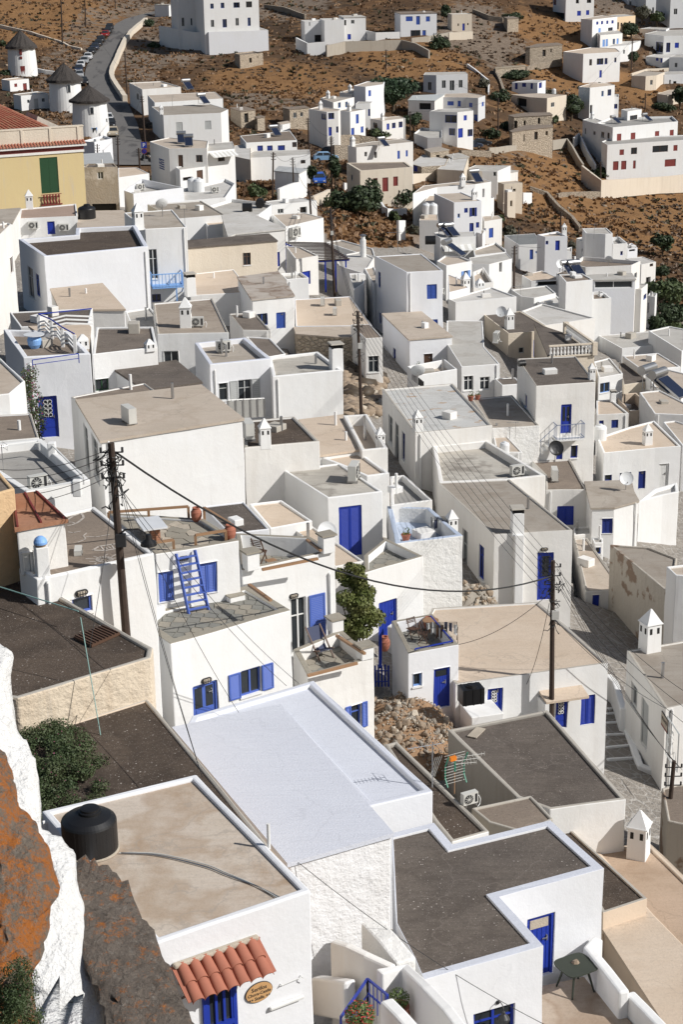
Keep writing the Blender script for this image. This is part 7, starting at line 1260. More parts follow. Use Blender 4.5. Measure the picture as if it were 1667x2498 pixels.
def tilerows(A, B_, Cc, D_, step):       # eave A-B, ridge D-C ; barrel rows running up the slope
 A,B_,Cc,D_ = map(Vector,(A,B_,Cc,D_)); n_ = int((B_ - A).length/step); mt = MB(); nrm = (B_ - A).cross(D_ - A).normalized()
 if nrm.z < 0:nrm = -nrm
 w = (B_ - A).normalized()
 for i in range(n_):
  u_ = (i + .5)/n_; lo = A.lerp(B_,u_); hi = D_.lerp(Cc,u_); kk = max(1,int((hi - lo).length/.45))
  for j in range(kk):
   p0 = lo.lerp(hi,j/kk) + nrm*.05; p1 = lo.lerp(hi,(j + 1.1)/kk) + nrm*.02; V = []
   for e_,r_ in ((p0,.17),(p1,.14)):
    for q in range(5):a = math.pi*q/4; V.append(e_ + w*math.cos(a)*r_ + nrm*math.sin(a)*r_)
   mt.add(V,[(q,q + 1,6 + q,5 + q) for q in range(4)] + [(0,1,2,3,4)],mi=rnd.choice((0,0,1)))
 o = mt.build('roof_tiles',['terracotta','brick'],root); o['kind'] = 'stuff'
tilerows(yp(*ev[0]),yp(*ev[1]),yp(*ridge_[1]),yp(*ridge_[0]),.42); tilerows(yp(*ev[1]),yp(*ev[2]),yp(*ridge_[1]),yp(*ridge_[1]),.42)
m = MB(); gx0 = YL - 5.6
m.add([yp(gx0 + 1.5,-3.0,zr + 1.0),yp(YL + .3,-3.6,zr + 1.0),yp(YL - .2,-8,zr + 1.0),yp(gx0 + 1.5,-8,zr + 1.0),yp(gx0 + 2.2,-3.1,zr + 2.9),yp(gx0 + 2.4,-8,zr + 2.9)],[(0,1,4),(1,2,5,4),(0,4,5,3),(2,3,5)]); m.build('rear_gable','peel2',root)
op = [o for o in hy[9]][0]; s0,s1,z0 = op[2],op[3],op[4]
m = MB(); ybox(m,s0 - .15,s1 + .15,.0,.28,z0 - 1.12,z0 - 1.02)
ybox(m,s0 - .12,s1 + .12,.2,.26,z0 - .12,z0 - .06)
k = 6
for i in range(k):q = s0 + (i + .5)*(s1 - s0)/k; m.lathe(yp(q,.22,z0 - 1.02),[(.06,0),(.11,.25),(.05,.5),(.11,.72),(.06,.92)],6)
m.build('balcony_baluster','dark_red_paint',root)
# ---------------------------------------------------------------- wall frame helper for details fixed on houses
def wallframe(hid,p):
 P = HB[hid][1][2]; best = None
 for k in range(len(P)):
  a,b = Vector(P[k]),Vector(P[(k + 1) % len(P)]); L_ = (b - a).length
  if L_ < .2:continue
  u = (b - a)/L_; n_ = Vector((u.y,-u.x)); q = Vector(p[:2]) - a; d = abs(q.dot(n_)); s = q.dot(u)
  if n_.y > .3:continue
  e_ = d + max(0,-s,s - L_)
  if best is None or e_ < best[0]:best = (e_,a,u,n_)
 _,a,u,n_ = best; o = Vector(p[:2])
 o = o - n_*(o - a).dot(n_)
 def W(s,d,z):q = o + u*s + n_*d; return (q.x,q.y,p[2] + z)
 def bx(m,s0,s1,d0,d1,z0,z1,mi=0):m.hexa(W(s0,d1,z0),W(s1,d1,z0),W(s1,d0,z0),W(s0,d0,z0),W(s0,d1,z1),W(s1,d1,z1),W(s1,d0,z1),W(s0,d0,z1),mi=mi)
 return W,bx,u,n_
def text_mesh(txt,size,name,mat,parent,W,s,z,d,align='CENTER',slant=0):
 cu = bpy.data.curves.new('t','FONT'); cu.body = txt; cu.size = size; cu.align_x = align; cu.extrude = .004; cu.resolution_u = 2
 ob = bpy.data.objects.new('t',cu); C.objects.link(ob); dg = bpy.context.evaluated_depsgraph_get(); me = bpy.data.meshes.new_from_object(ob.evaluated_get(dg)); bpy.data.objects.remove(ob)
 base = parent_base(parent)
 for v in me.vertices:
  q = W(s + v.co.x,d + v.co.z,z + v.co.y + slant*v.co.x); v.co = (q[0] - base[0],q[1] - base[1],q[2] - base[2])
 me.materials.clear(); me.materials.append(MATS[mat]); o = bpy.data.objects.new(name,me); C.objects.link(o); o.parent = parent; return o
# tank house door, canopy, sign, fittings
tr = HB['tank'][0]; A,B_ = SP['canopy']; W,bx,u,n_ = wallframe('tank',A); LC = (Vector(B_[:2]) - Vector(A[:2])).length
m = MB(); bx(m,-.04,LC + .04,.0,.12,-.02,.07); cp = m.build('canopy','stone_pale',tr,bevel=.03)
NT_ = 7; st = LC/NT_; SL = .60; DR = .36
for i in range(NT_):
 for j in (1,0):
  mm = MB(); V = []; a0 = j/2; a1 = (j + 1.12)/2
  for t_,r_ in ((a0,st*.42),(a1,st*.50)):
   for q in range(9):an = math.pi*q/8; V.append(W((i + .5)*st + math.cos(an)*r_,.06 + SL*t_ + math.sin(an)*r_*.25,-DR*t_ + math.sin(an)*r_*.8 + .02*j*-1))
  V2 = [Vector(v) - Vector((0,0,.018)) for v in V]
  mm.add(V + V2,[(q,q + 1,10 + q,9 + q) for q in range(8)] + [(18 + q + 1,18 + q,27 + q,28 + q) for q in range(8)] + [(9 + q,10 + q,28 + q,27 + q) for q in range(8)])
  mm.build('roof_tile','terracotta',cp,smooth=True)
mm = MB()
for i in range(NT_ + 1):bx(mm,i*st - .09,i*st + .09,.0,.05,-.03,-.01); mm.hexa(W(i*st - .07,.05,-.03),W(i*st + .07,.05,-.03),W(i*st + .07,.05 + SL,-.03 - DR),W(i*st - .07,.05 + SL,-.03 - DR),W(i*st - .07,.05,-.01),W(i*st + .07,.05,-.01),W(i*st + .07,.05 + SL,-.01 - DR),W(i*st - .07,.05 + SL,-.01 - DR))
mm.build('pan_tiles','terracotta',cp)
mm = MB(); bx(mm,.06,.12,0,.42,-.42,-.36); mm.hexa(W(.06,.0,-.72),W(.12,.0,-.72),W(.12,.05,-.72),W(.06,.05,-.72),W(.06,.36,-.40),W(.12,.36,-.40),W(.12,.42,-.40),W(.06,.42,-.40)); mm.build('bracket','brown_wood',cp)
d0,d1,dbm = SP['tankdoor']; Wd,bd,_,_ = wallframe('tank',d0); LW = (Vector(d1[:2]) - Vector(d0[:2])).length
mm = MB(); bd(mm,0,LW,-.02,.012,-2.1,.10); dr = mm.build('door','white_paint',tr)
mm = MB(); w_ = LW
for s_ in (.05,w_ - .13):bd(mm,s_,s_ + .08,.0,.07,-2.1,.05)
bd(mm,.13,w_ - .13,.0,.07,-.03,.05); bd(mm,.13,w_ - .13,.01,.05,-2.1,-.8)
for s_ in np.linspace(.13,w_ - .17,4):bd(mm,s_,s_ + .05,.01,.06,-.8,-.03)
bd(mm,.13,w_ - .13,.05,.075,-.9,-.8); mm.build('door_leaf','blue_paint',dr)
mm = MB(); bd(mm,.14,w_ - .14,.012,.02,-.8,-.03); mm.build('pane','glass',dr)
mm = MB(); bd(mm,w_*.45,w_*.62,.08,.10,-1.0,-.97); bd(mm,w_*.45,w_*.47,.06,.10,-1.05,-.93); mm.build('handle','black_iron',dr)
# oval sign
p = SP['sign'][0]; W,bx,u,n_ = wallframe('tank',p); D_ = 34.5; sx = .25; sz = .165
so = thing('door_sign','oval wooden house sign beside the tiled door canopy','sign',p); m = MB(); V = []; N_ = 32
for d_ in (.005,.03):V += [W(math.cos(2*math.pi*i/N_)*sx*1.15,d_,math.sin(2*math.pi*i/N_)*sz*1.25) for i in range(N_)]
m.add(V,[tuple(range(N_))[::-1],tuple(range(N_,2*N_))] + [(i,(i + 1) % N_,N_ + (i + 1) % N_,N_ + i) for i in range(N_)]); m.build('board','black_iron',so)
m = MB(); V = []
for d_ in (.03,.036):V += [W(math.cos(2*math.pi*i/N_)*sx*1.11,d_,math.sin(2*math.pi*i/N_)*sz*1.2) for i in range(N_)]
m.add(V,[tuple(range(N_))[::-1],tuple(range(N_,2*N_))] + [(i,(i + 1) % N_,N_ + (i + 1) % N_,N_ + i) for i in range(N_)]); plain('sign_wood',(.55,.32,.14),.6,0,.12,12); m.build('plate','sign_wood',so)
text_mesh('Serifos',.12,'lettering','black_iron',so,W,0,.045,.038); text_mesh('Chora-Castle',.09,'lettering','black_iron',so,W,0,-.045,.038); text_mesh('Stella',.095,'lettering','black_iron',so,W,0,-.145,.038)
m = MB()
for s_ in (-.2,-.15,.16,.21):
 V = [W(s_ + math.sin(i*math.pi/5)*(.026 if i % 2 == 0 else .012),.04,-.115 + math.cos(i*math.pi/5)*(.026 if i % 2 == 0 else .012)) for i in range(10)]; m.add(V,[tuple(range(10))])
m.build('star','black_iron',so)
A,B_ = SP['tubelamp']; W,bx,u,n_ = wallframe('tank',A); L_ = (Vector(B_[:2]) - Vector(A[:2])).length; m = MB(); bx(m,0,L_,.02,.09,-.035,.035); o = m.build('tube_lamp','white_paint',None,A,bevel=.02); tag(o,'long white tube lamp on the wall under the oval sign','wall lamp')
A,B_ = SP['bracket']; W,bx,u,n_ = wallframe('tank',A); L_ = (Vector(B_[:2]) - Vector(A[:2])).length; m = MB(); m.beam(W(0,.06,0),W(L_,.06,.02),.012); m.beam(W(L_,0,.02),W(L_,.1,.02),.014); m.beam(W(0,0,0),W(0,.08,0),.014); m.beam(W(L_,.1,.02),W(L_ + .07,.1,-.04),.012); o = m.build('wall_rail','white_paint',None,A); tag(o,'thin white metal rail above the tube lamp','rail')
p = SP['smallpipe'][0]; m = MB(); m.cyl(p,(p[0],p[1],p[2] + .55),.035,n=10); o = m.build('vent_pipe','white_paint',None,p); tag(o,'short white vent pipe on the rim between the pale and the whitewashed roofs','pipe')
# ---------------------------------------------------------------- small things, built once per kind and copied
CACHE = {}
GROUPS = {'ac':'air conditioners on the roofs','acw':'air conditioners on walls','car':'cars parked in the village','solar':'solar water heaters','dish':'white satellite dishes','pot':'terracotta pots','jar':'large terracotta jars','wbarrel':'white water tanks','bulk':'bulkhead wall lamps','barrel':'black barrels','moto':'parked motorcycles','tank':'round black water tanks'}
def kit(kind,extra=None):
 """list of (name, mesh, parent index) in local coordinates, front towards -Y"""
 key = (kind,extra)
 if key in CACHE:return CACHE[key]
 K = []
 def part(name,mb,mats,par=None):K.append((name,mb.mesh(name,mats),par)); return len(K) - 1
 m = MB()
 if kind in ('ac','acw'):
  zo = .12 if kind == 'ac' else -.3; m.box(0,0 if kind == 'ac' else -.2,zo,.84,.32,.6); c = part('casing',m,'ac_metal'); yf = -.165 if kind == 'ac' else -.365
  g = MB(); g.cyl((-.12,yf,zo + .3),(-.12,yf - .02,zo + .3),.24,n=20); g.box(.3,yf,zo + .08,.12,.02,.44); gi = part('grille',g,'black_iron',c)
  f = MB(); f.cyl((-.12,yf - .021,zo + .3),(-.12,yf - .03,zo + .3),.05,n=10)
  for i in range(10):a = i*math.pi/5; f.beam((-.12 + .05*math.cos(a),yf - .025,zo + .3 + .05*math.sin(a)),(-.12 + .235*math.cos(a + .3),yf - .025,zo + .3 + .235*math.sin(a + .3)),.018)
  part('fan',f,'ac_metal',gi)
  f = MB(); b_ = 0 if kind == 'ac' else -.2
  for x in (-.3,.3):f.box(x,b_,0 if kind == 'ac' else -.36,.05,.42,.12 if kind == 'ac' else .05)
  part('foot',f,'steel')
  f = MB(); pts = [(.42,b_,zo + .15),(.55,b_,zo + .3),(.62,b_ - .05,zo + .1),(.55,b_ - .1,-.02 if kind == 'ac' else zo),(.3,b_ - .3,-.02 if kind == 'ac' else zo - .1)]
  for a,b in zip(pts[:-1],pts[1:]):f.cyl(a,b,.02,n=6)
  part('hose',f,'white_paint')
 elif kind == 'tank':
  R = .78; ribs = [(0,.0),(R,0),(R,.05)]
  z = .05
  ribs += [(R,1.0),(R*.97,1.07),(R*.82,1.18),(R*.55,1.27),(.34,1.31)]; m.lathe((0,0,0),[(r_,z_*.86) for r_,z_ in ribs],48); b_ = part('shell',m,'black_plastic')
  g = MB(); g.lathe((.05,0,1.12),[(.32,0),(.32,.07),(.27,.09),(.27,.14),(.20,.16),(.05,.17)],24); part('lid',g,'black_plastic',b_)
  g = MB()
  for i in range(16):a = i*math.pi/8; g.beam((R*.995*math.cos(a),R*.995*math.sin(a),.06),(R*.995*math.cos(a),R*.995*math.sin(a),.86),.012)
  part('rib',g,'black_plastic',b_)
  g = MB(); g.lathe((0,0,-.03),[(R + .04,0),(R + .04,.04),(R,.05)],40); part('base_ring',g,'stone_pale')
 elif kind == 'btank':
  m.box(0,0,.06,.85,.6,.62); b_ = part('shell',m,'black_plastic'); g = MB(); g.cyl((0,0,.68),(0,0,.74),.2,n=16); g.cyl((0,0,.74),(0,0,.77),.14,n=16); part('lid',g,'black_plastic',b_)
  g = MB()
  for x in (-.3,0,.3):g.box(x,0,.05,.05,.63,.64)
  part('rib',g,'black_plastic',b_)
 elif kind in ('barrel','wbarrel'):
  R = .42 if kind == 'barrel' else .55; H = 1.1 if kind == 'barrel' else 1.3
  if kind == 'barrel':m.cyl((-.5,0,R),(.5,0,R),R,n=20); b_ = part('shell',m,'black_plastic'); g = MB(); [g.cyl((x,0,R),(x + .04,0,R),R*1.04,n=20) for x in (-.3,0,.3)]; part('hoop',g,'black_plastic',b_)
  else:m.lathe((0,0,0),[(R,0),(R,H*.8),(R*.85,H*.93),(.2,H)],20); b_ = part('shell',m,'tank_white'); g = MB(); g.cyl((0,0,H),(0,0,H + .08),.18,n=12); part('lid',g,'tank_white',b_)
 elif kind in ('dish','bdish'):
  R = .5; V = []; F = []; tl = math.radians(28)
  prof = [(0.0,0),(.25,.02),(.4,.06),(.5,.11)]; Nn = 24
  for r,z in prof:
   for i in range(Nn):a = 2*math.pi*i/Nn; x,y,zz = r*math.cos(a),-z - .0,r*math.sin(a); V.append((x,y*math.cos(tl) + zz*math.sin(tl)*1.0,.95 + zz*math.cos(tl) - y*math.sin(tl)))
  for k in range(3):
   for i in range(Nn):F.append((k*Nn + i,k*Nn + (i + 1) % Nn,(k + 1)*Nn + (i + 1) % Nn,(k + 1)*Nn + i))
  m.add(V,F); part('reflector',m,'tank_white' if kind == 'dish' else 'black_plastic'); g = MB(); g.cyl((0,.12,0),(0,.12,.95),.03,n=8); g.beam((0,0,.45),(0,-.45,.8),.03); g.box(0,-.45,.76,.07,.1,.08); part('mast',g,'steel')
 elif kind == 'solar':
  m.hexa((-.5,-.9,.12),(.5,-.9,.12),(.5,.55,.95),(-.5,.55,.95),(-.5,-.95,.2),(.5,-.95,.2),(.5,.5,1.03),(-.5,.5,1.03)); b_ = part('frame',m,'steel'); g = MB(); g.hexa((-.45,-.9,.205),(.45,-.9,.205),(.45,.45,1.015),(-.45,.45,1.015),(-.45,-.91,.225),(.45,-.91,.225),(.45,.44,1.035),(-.45,.44,1.035)); part('collector',g,'solar',b_)
  g = MB(); g.cyl((-.6,.75,1.2),(.6,.75,1.2),.26,n=16); part('cylinder',g,'steel'); g = MB()
  for x in (-.42,.42):g.beam((x,.75,0),(x,.75,1.0),.04); g.beam((x,-.9,.1),(x,.75,.1),.04)
  part('stand',g,'steel')
 elif kind in ('pot','jar','bluepot'):
  if kind == 'pot':m.lathe((0,0,0),[(.13,0),(.2,.28),(.22,.3),(.22,.34),(.17,.34),(.16,.3)],18); part('body',m,'terracotta'); g = MB(); leafy(g,(0,0,.45),.2,.22,60,.09); part('plant',g,'leaf_bright')
  elif kind == 'jar':m.lathe((0,0,0),[(.17,0),(.27,.18),(.33,.42),(.32,.62),(.24,.78),(.19,.82),(.23,.86),(.23,.9),(.16,.9),(.15,.8)],24); b_ = part('body',m,'terracotta'); g = MB(); [g.lathe((0,0,z),[(r,0),(r + .012,.015),(r,.03)],24) for r,z in ((.318,.36),(.318,.62))]; part('band',g,'terracotta',b_)
  else:m.lathe((0,0,0),[(.2,0),(.33,.2),(.36,.45),(.28,.6),(.3,.66)],24); part('body',m,'bright_blue_paint'); g = MB(); g.cyl((0,0,.68),(0,0,.71),.52,n=28); part('table_top',g,'marble')
 elif kind == 'flue':m.cyl((0,0,0),(0,0,2.4),.28,n=16); m.cyl((0,0,2.4),(0,0,2.7),.2,n=16); part('pipe',m,'white_paint'); g = MB(); g.cyl((0,0,2.8),(0,0,2.9),.34,.1,n=16); part('cowl',g,'steel')
 elif kind == 'bulk':
  m.cyl((-.1,0,0),(-.1,-.02,0),.09,n=12); m.cyl((.1,0,0),(.1,-.02,0),.09,n=12); m.box(0,-.01,-.09,.2,.02,.18); b_ = part('base',m,'black_iron'); g = MB()
  g.lathe((0,0,0),[(.01,0)]*2,6) if 0 else g.box(0,-.06,-.05,.22,.08,.1); part('lens',g,'stone_pale',b_); g = MB(); [g.box(x,-.105,-.08,.015,.015,.16) for x in (-.08,0,.08)]; g.box(0,-.11,-.01,.26,.015,.02); part('cage',g,'black_iron',b_)
 elif kind == 'lamp':
  pts = [Vector((0,0,0)),Vector((0,-.08,.06)),Vector((0,-.16,.1)),Vector((0,-.26,.08)),Vector((0,-.32,0)),Vector((0,-.34,-.1))]
  m.cyl((0,0,0),(0,-.03,0),.06,n=14)
  for a,b in zip(pts[:-1],pts[1:]):m.cyl(a,b,.014,n=6)
  part('arm',m,'black_iron'); g = MB(); g.lathe((0,-.34,-.32),[(.17,0),(.155,.05),(.09,.13),(.05,.17),(.04,.23),(.02,.25)],20); part('shade',g,'black_iron')
 elif kind in ('antenna','antenna2'):
  m.cyl((0,0,0),(0,0,1.7),.022,n=8); part('mast',m,'aged_wood' if kind == 'antenna' else 'steel')
  g = MB()
  if kind == 'antenna':
   for sx_ in (-.42,.42):
    for (z0_,z1_,y0_,y1_) in ((1.25,1.75,0,.25),(.75,1.2,0,.0),(.45,.75,.2,0)):g.beam((sx_,-y0_,z0_),(sx_,-y1_,z1_),.04)
   g.box(0,-.02,.95,.05,.05,.5); part('green_frame',g,'green_plastic'); g = MB()
   for i in range(11):z = .5 + i*.12; g.cyl((-.46,-.02,z),(.46,-.02,z),.007,n=5)
   for i in range(4):g.beam((-.5 - i*.1,.1,1.7),(-.85 - i*.06,.1,.9),.01)
   for k_ in range(3):a = Vector((0,-.05,1.35 - .14*k_ + .2)); b = a + Vector((1.15 - .18*k_,-.25,.0)); g.cyl(a,b,.012,n=5); [g.beam(a.lerp(b,t_) - Vector((0,0,.08)),a.lerp(b,t_) + Vector((0,0,.08)),.01) for t_ in (.3,.45,.6,.75,.9,1)]
   part('element',g,'ac_metal'); g = MB(); g.box(-.15,-.12,1.5,.26,.14,.16); part('dipole_box',g,'orange_plastic')
  else:
   g.cyl((-.9,0,1.6),(.35,0,1.6),.015,n=6)
   for i in range(9):x = -.85 + i*.13; h_ = .16; g.beam((x,-h_,1.6),(x,h_,1.6),.01)
   for sy in (-1,1):
    for z in (1.45,1.75):g.cyl((.2,-.3,z),(.2,.3,z),.008,n=5)
   g.beam((.2,-.3,1.4),(.2,-.3,1.8),.01); g.beam((.2,.3,1.4),(.2,.3,1.8),.01); part('element',g,'steel')
 elif kind == 'sign':
  m.cyl((0,0,-2.6),(0,0,.9),.05,n=8); part('post',m,'steel'); g = MB(); g.box(0,-.06,.35,.8,.04,.85); part('parking_panel',g,'blue_paint'); g = MB(); g.cyl((0,-.05,-.1),(0,-.08,-.1),.42,n=24); part('round_panel',g,'dark_red_paint'); g = MB(); g.cyl((0,-.081,-.1),(0,-.09,-.1),.32,n=24); part('blue_disc',g,'blue_paint')
  g = MB(); g.box(-.12,-.085,.5,.1,.02,.55); g.box(.02,-.085,.95,.2,.02,.1); g.box(.02,-.085,.72,.2,.02,.1); g.box(.14,-.085,.76,.09,.02,.24); part('letter',g,'white_paint'); g = MB(); g.beam((-.22,-.095,-.32),(.22,-.095,.12),.06,.02); g.beam((.22,-.095,-.32),(-.22,-.095,.12),.06,.02); part('cross',g,'dark_red_paint')
 elif kind == 'moto':
  for y in (-.65,.65):m.cyl((-.05,y,.3),(.05,y,.3),.3,n=16)
  w = part('wheel',m,'black_plastic'); g = MB(); g.hexa((-.12,-.5,.4),(.12,-.5,.4),(.12,.6,.45),(-.12,.6,.45),(-.1,-.45,.75),(.1,-.45,.75),(.1,.6,.8),(-.1,.6,.8)); g.box(0,-.1,.72,.26,.4,.16); part('body',g,'black_plastic'); g = MB(); g.beam((-.35,-.5,1.02),(.35,-.5,1.02),.04); g.beam((0,-.65,.3),(0,-.48,1.05),.06); part('handlebar',g,'steel'); g = MB(); g.cyl((0,-.62,.85),(0,-.7,.85),.09,n=12); part('headlight',g,'tank_white'); g = MB(); g.box(0,.25,.8,.24,.6,.09); part('seat',g,'black_plastic')
 elif kind == 'car':
  cm = 'car_' + extra
  if cm not in MATS:
   c_ = {'x':(.02,.02,.022),'d':(.03,.04,.07),'r':(.28,.02,.02),'w':(.7,.7,.7),'s':(.35,.36,.37),'e':(.42,.36,.27),'u':(.25,.42,.62),'b':(.03,.10,.42)}[extra]; plain(cm,c_,.4,0,.05)
  def sect(ys,zs0,zs1,w0,w1,g_):
   V = []; F = []
   for y,a,b,w_a,w_b in zip(ys,zs0,zs1,w0,w1):V += [(-w_a,y,a),(w_a,y,a),(w_b,y,b),(-w_b,y,b)]
   for i in range(len(ys) - 1):
    o = i*4
    for j in range(4):F.append((o + j,o + 4 + j,o + 4 + (j + 1) % 4,o + (j + 1) % 4))
   F += [(0,1,2,3),tuple(len(V) - 4 + j for j in (3,2,1,0))]; g_.add(V,F)
  sect([-2.05,-1.95,-1.0,1.7,1.98,2.02],[.35,.28,.25,.25,.3,.4],[.62,.72,.92,.95,.85,.7],[.74,.82,.86,.86,.8,.74],[.7,.78,.84,.84,.78,.7],m); b_ = part('body',m,cm)
  g = MB(); sect([-1.05,-.4,1.2,1.85],[.93,.93,.95,.95],[.95,1.38,1.40,1.0],[.8,.8,.8,.78],[.76,.62,.62,.68],g); part('cabin_glass',g,'glass',b_)
  g = MB(); sect([-.42,-.3,1.1,1.25],[1.37,1.38,1.40,1.38],[1.40,1.43,1.44,1.42],[.62,.64,.64,.62],[.58,.6,.6,.58],g)
  for x in (-1,1):g.beam((x*.78,-1.0,.94),(x*.62,-.4,1.39),.05); g.beam((x*.76,1.8,.97),(x*.62,1.2,1.41),.08); g.beam((x*.79,.45,.94),(x*.63,.45,1.41),.07)
  part('car_roof',g,cm,b_)
  for x in (-.78,.78):
   for y in (-1.3,1.25):g = MB(); g.cyl((x - .1,y,.31),(x + .1,y,.31),.31,n=16); g.cyl((x - .11,y,.31),(x + .11,y,.31),.18,n=10,mi=1); part('wheel',g,['black_plastic','steel'])
  for x in (-.58,.58):g = MB(); g.box(x,-2.03,.52,.3,.08,.14); part('headlight',g,'tank_white',b_); g = MB(); g.box(x,2.0,.68,.26,.06,.14); part('tail_light',g,'dark_red_paint',b_)
  for x in (-.9,.9):g = MB(); g.box(x,-.75,.92,.12,.1,.1); part('mirror',g,cm,b_)
 CACHE[key] = K; return K
plain('green_plastic',(.03,.22,.14),.5); plain('orange_plastic',(.75,.22,.02),.5)
def leafy(mb,c,rx,rz,n,s,seed=1):
 r = random.Random(seed)
 for _ in range(n):
  while True:
   q = Vector((r.uniform(-1,1),r.uniform(-1,1),r.uniform(-1,1)))
   if q.length < 1:break
  q = q.normalized()*(q.length ** .4); p = Vector(c) + Vector((q.x*rx,q.y*rx,q.z*rz)); d = (q + Vector((r.uniform(-1,1),r.uniform(-1,1),r.uniform(-.5,1)))).normalized()
  a = d.cross(Vector((0,0,1))).normalized() if abs(d.z) < .95 else Vector((1,0,0)); b = d.cross(a); k = s*r.uniform(.6,1.3)
  mb.add([p - a*k*.5,p - b*k*.3,p + a*k*.5,p + b*k*.5],[(0,1,2,3)])
NAMES = {'ac':('air_conditioner','air conditioner'),'acw':('air_conditioner','air conditioner'),'tank':('water_tank','water tank'),'btank':('water_tank','water tank'),'barrel':('barrel','barrel'),'wbarrel':('water_tank','water tank'),'dish':('satellite_dish','satellite dish'),'bdish':('satellite_dish','satellite dish'),'solar':('solar_heater','solar heater'),'pot':('flower_pot','plant pot'),'jar':('clay_jar','clay jar'),'bluepot':('urn_table','table'),'flue':('flue_pipe','flue'),'bulk':('wall_lamp','wall lamp'),'lamp':('wall_lamp','wall lamp'),'antenna':('tv_antenna','antenna'),'antenna2':('tv_antenna','antenna'),'sign':('parking_sign','sign'),'moto':('motorcycle','motorcycle'),'car':('parked_car','car')}
def road_dir(x,y):
 best = None
 L = [((a[0] + b[0])/2,(a[1] + b[1])/2) for a,b in ROAD]
 for (x0,y0),(x1,y1) in zip(L[:-1],L[1:]):
  t_ = max(0,min(1,((x - x0)*(x1 - x0) + (y - y0)*(y1 - y0))/((x1 - x0) ** 2 + (y1 - y0) ** 2))); d = math.hypot(x - x0 - t_*(x1 - x0),y - y0 - t_*(y1 - y0))
  if best is None or d < best[0]:best = (d,math.degrees(math.atan2(y1 - y0,x1 - x0)))
 return best
def chimney(x,y,z,rot,sc,hid,kind):
 root = HB[hid][0]; base = BASE[root.name]; c,s = math.cos(rot),math.sin(rot)
 w,H = (.62,1.15) if kind == 'chim' else ((.62,1.2) if kind == 'chimb' else (.7,.42)); w *= sc; H *= sc
 def R(px,py,pz):return (x + px*c - py*s,y + px*s + py*c,z + pz)
 def fr(m,hw0,hw1,z0,z1,mi=0):m.hexa(R(-hw0,-hw0,z0),R(hw0,-hw0,z0),R(hw0,hw0,z0),R(-hw0,hw0,z0),R(-hw1,-hw1,z1),R(hw1,-hw1,z1),R(hw1,hw1,z1),R(-hw1,hw1,z1),mi=mi)
 m = MB(); fr(m,w/2*1.05,w/2,-.1,H); ch = m.build('chimney','plast',root,bevel=.02)
 if kind == 'chim':
  m = MB(); fr(m,w*.58,w*.56,H,H + .04*sc); fr(m,w*.53,.03,H + .04*sc,H + .55*sc); m.build('chimney_cap','plast',ch)
 elif kind == 'chimb':m = MB(); fr(m,w*.36,w*.36,H,H + .22*sc); [m.beam(R(q[0]*w*.42,q[1]*w*.42,H),R(q[0]*w*.42,q[1]*w*.42,H + .22*sc),.1*sc) for q in ((-1,-1),(1,-1),(1,1),(-1,1))]; fr(m,w*.62,w*.58,H + .22*sc,H + .29*sc,1); m.build('chimney_cap',['painted_shade','grey'],ch)  # near-black core painted as the shade between the cap posts
 else:m = MB(); fr(m,w*.5,.05,H,H + .35*sc); m.build('chimney_cap','plast',ch)
 if kind != 'chimb':
  zz = H - .38*sc if kind == 'chim' else .1
  for sg in ((0,-1),(-1,0),(1,0)):
   for o_ in (-.16,.16):
    m = MB(); o_ *= w/.62; hw = .055*sc; hh = .24*sc; e_ = w/2 + .012
    if sg[1]:m.hexa(R(o_ - hw,-e_,zz),R(o_ + hw,-e_,zz),R(o_ + hw,-e_ + .03,zz),R(o_ - hw,-e_ + .03,zz),R(o_ - hw,-e_,zz + hh),R(o_ + hw,-e_,zz + hh),R(o_ + hw,-e_ + .03,zz + hh),R(o_ - hw,-e_ + .03,zz + hh))
    else:a_ = e_*sg[0]; b_ = a_ - .03*sg[0]; m.hexa(R(min(a_,b_),o_ - hw,zz),R(max(a_,b_),o_ - hw,zz),R(max(a_,b_),o_ + hw,zz),R(min(a_,b_),o_ + hw,zz),R(min(a_,b_),o_ - hw,zz + hh),R(max(a_,b_),o_ - hw,zz + hh),R(max(a_,b_),o_ + hw,zz + hh),R(min(a_,b_),o_ + hw,zz + hh))
    m.build('smoke_slot_shade','painted_shade',ch)  # dark box on the chimney face, shade of a vent slot painted on
for pr in PROPS:
 kind,x,y,z,rot,sc,lab,host = pr[:8]; extra = pr[8] if len(pr) > 8 else None
 if kind.startswith('chim'):chimney(x,y,z,math.radians(rot),sc,host,kind); continue
 if kind == 'tank':z += .04
 if kind == 'car':
  if rot == 0:d_,rr = road_dir(x,y); rot = rr + 90
  if d_ if rot == 0 else False:pass
  z = float(terrain_z(np.array([x]),np.array([y]))[0]) + .14
  z = max(z,float(terr(x,y)) + .12)
 nm,cat = NAMES[kind]; t = thing(nm,lab,cat,(x,y,z),GROUPS.get(kind)); objs = []
 for name,me,par in kit(kind,extra):
  o = bpy.data.objects.new(name,me); C.objects.link(o); o.parent = t if par is None else objs[par]; objs.append(o)
 t.rotation_euler = (0,0,math.radians(rot)); t.scale = (sc,)*3
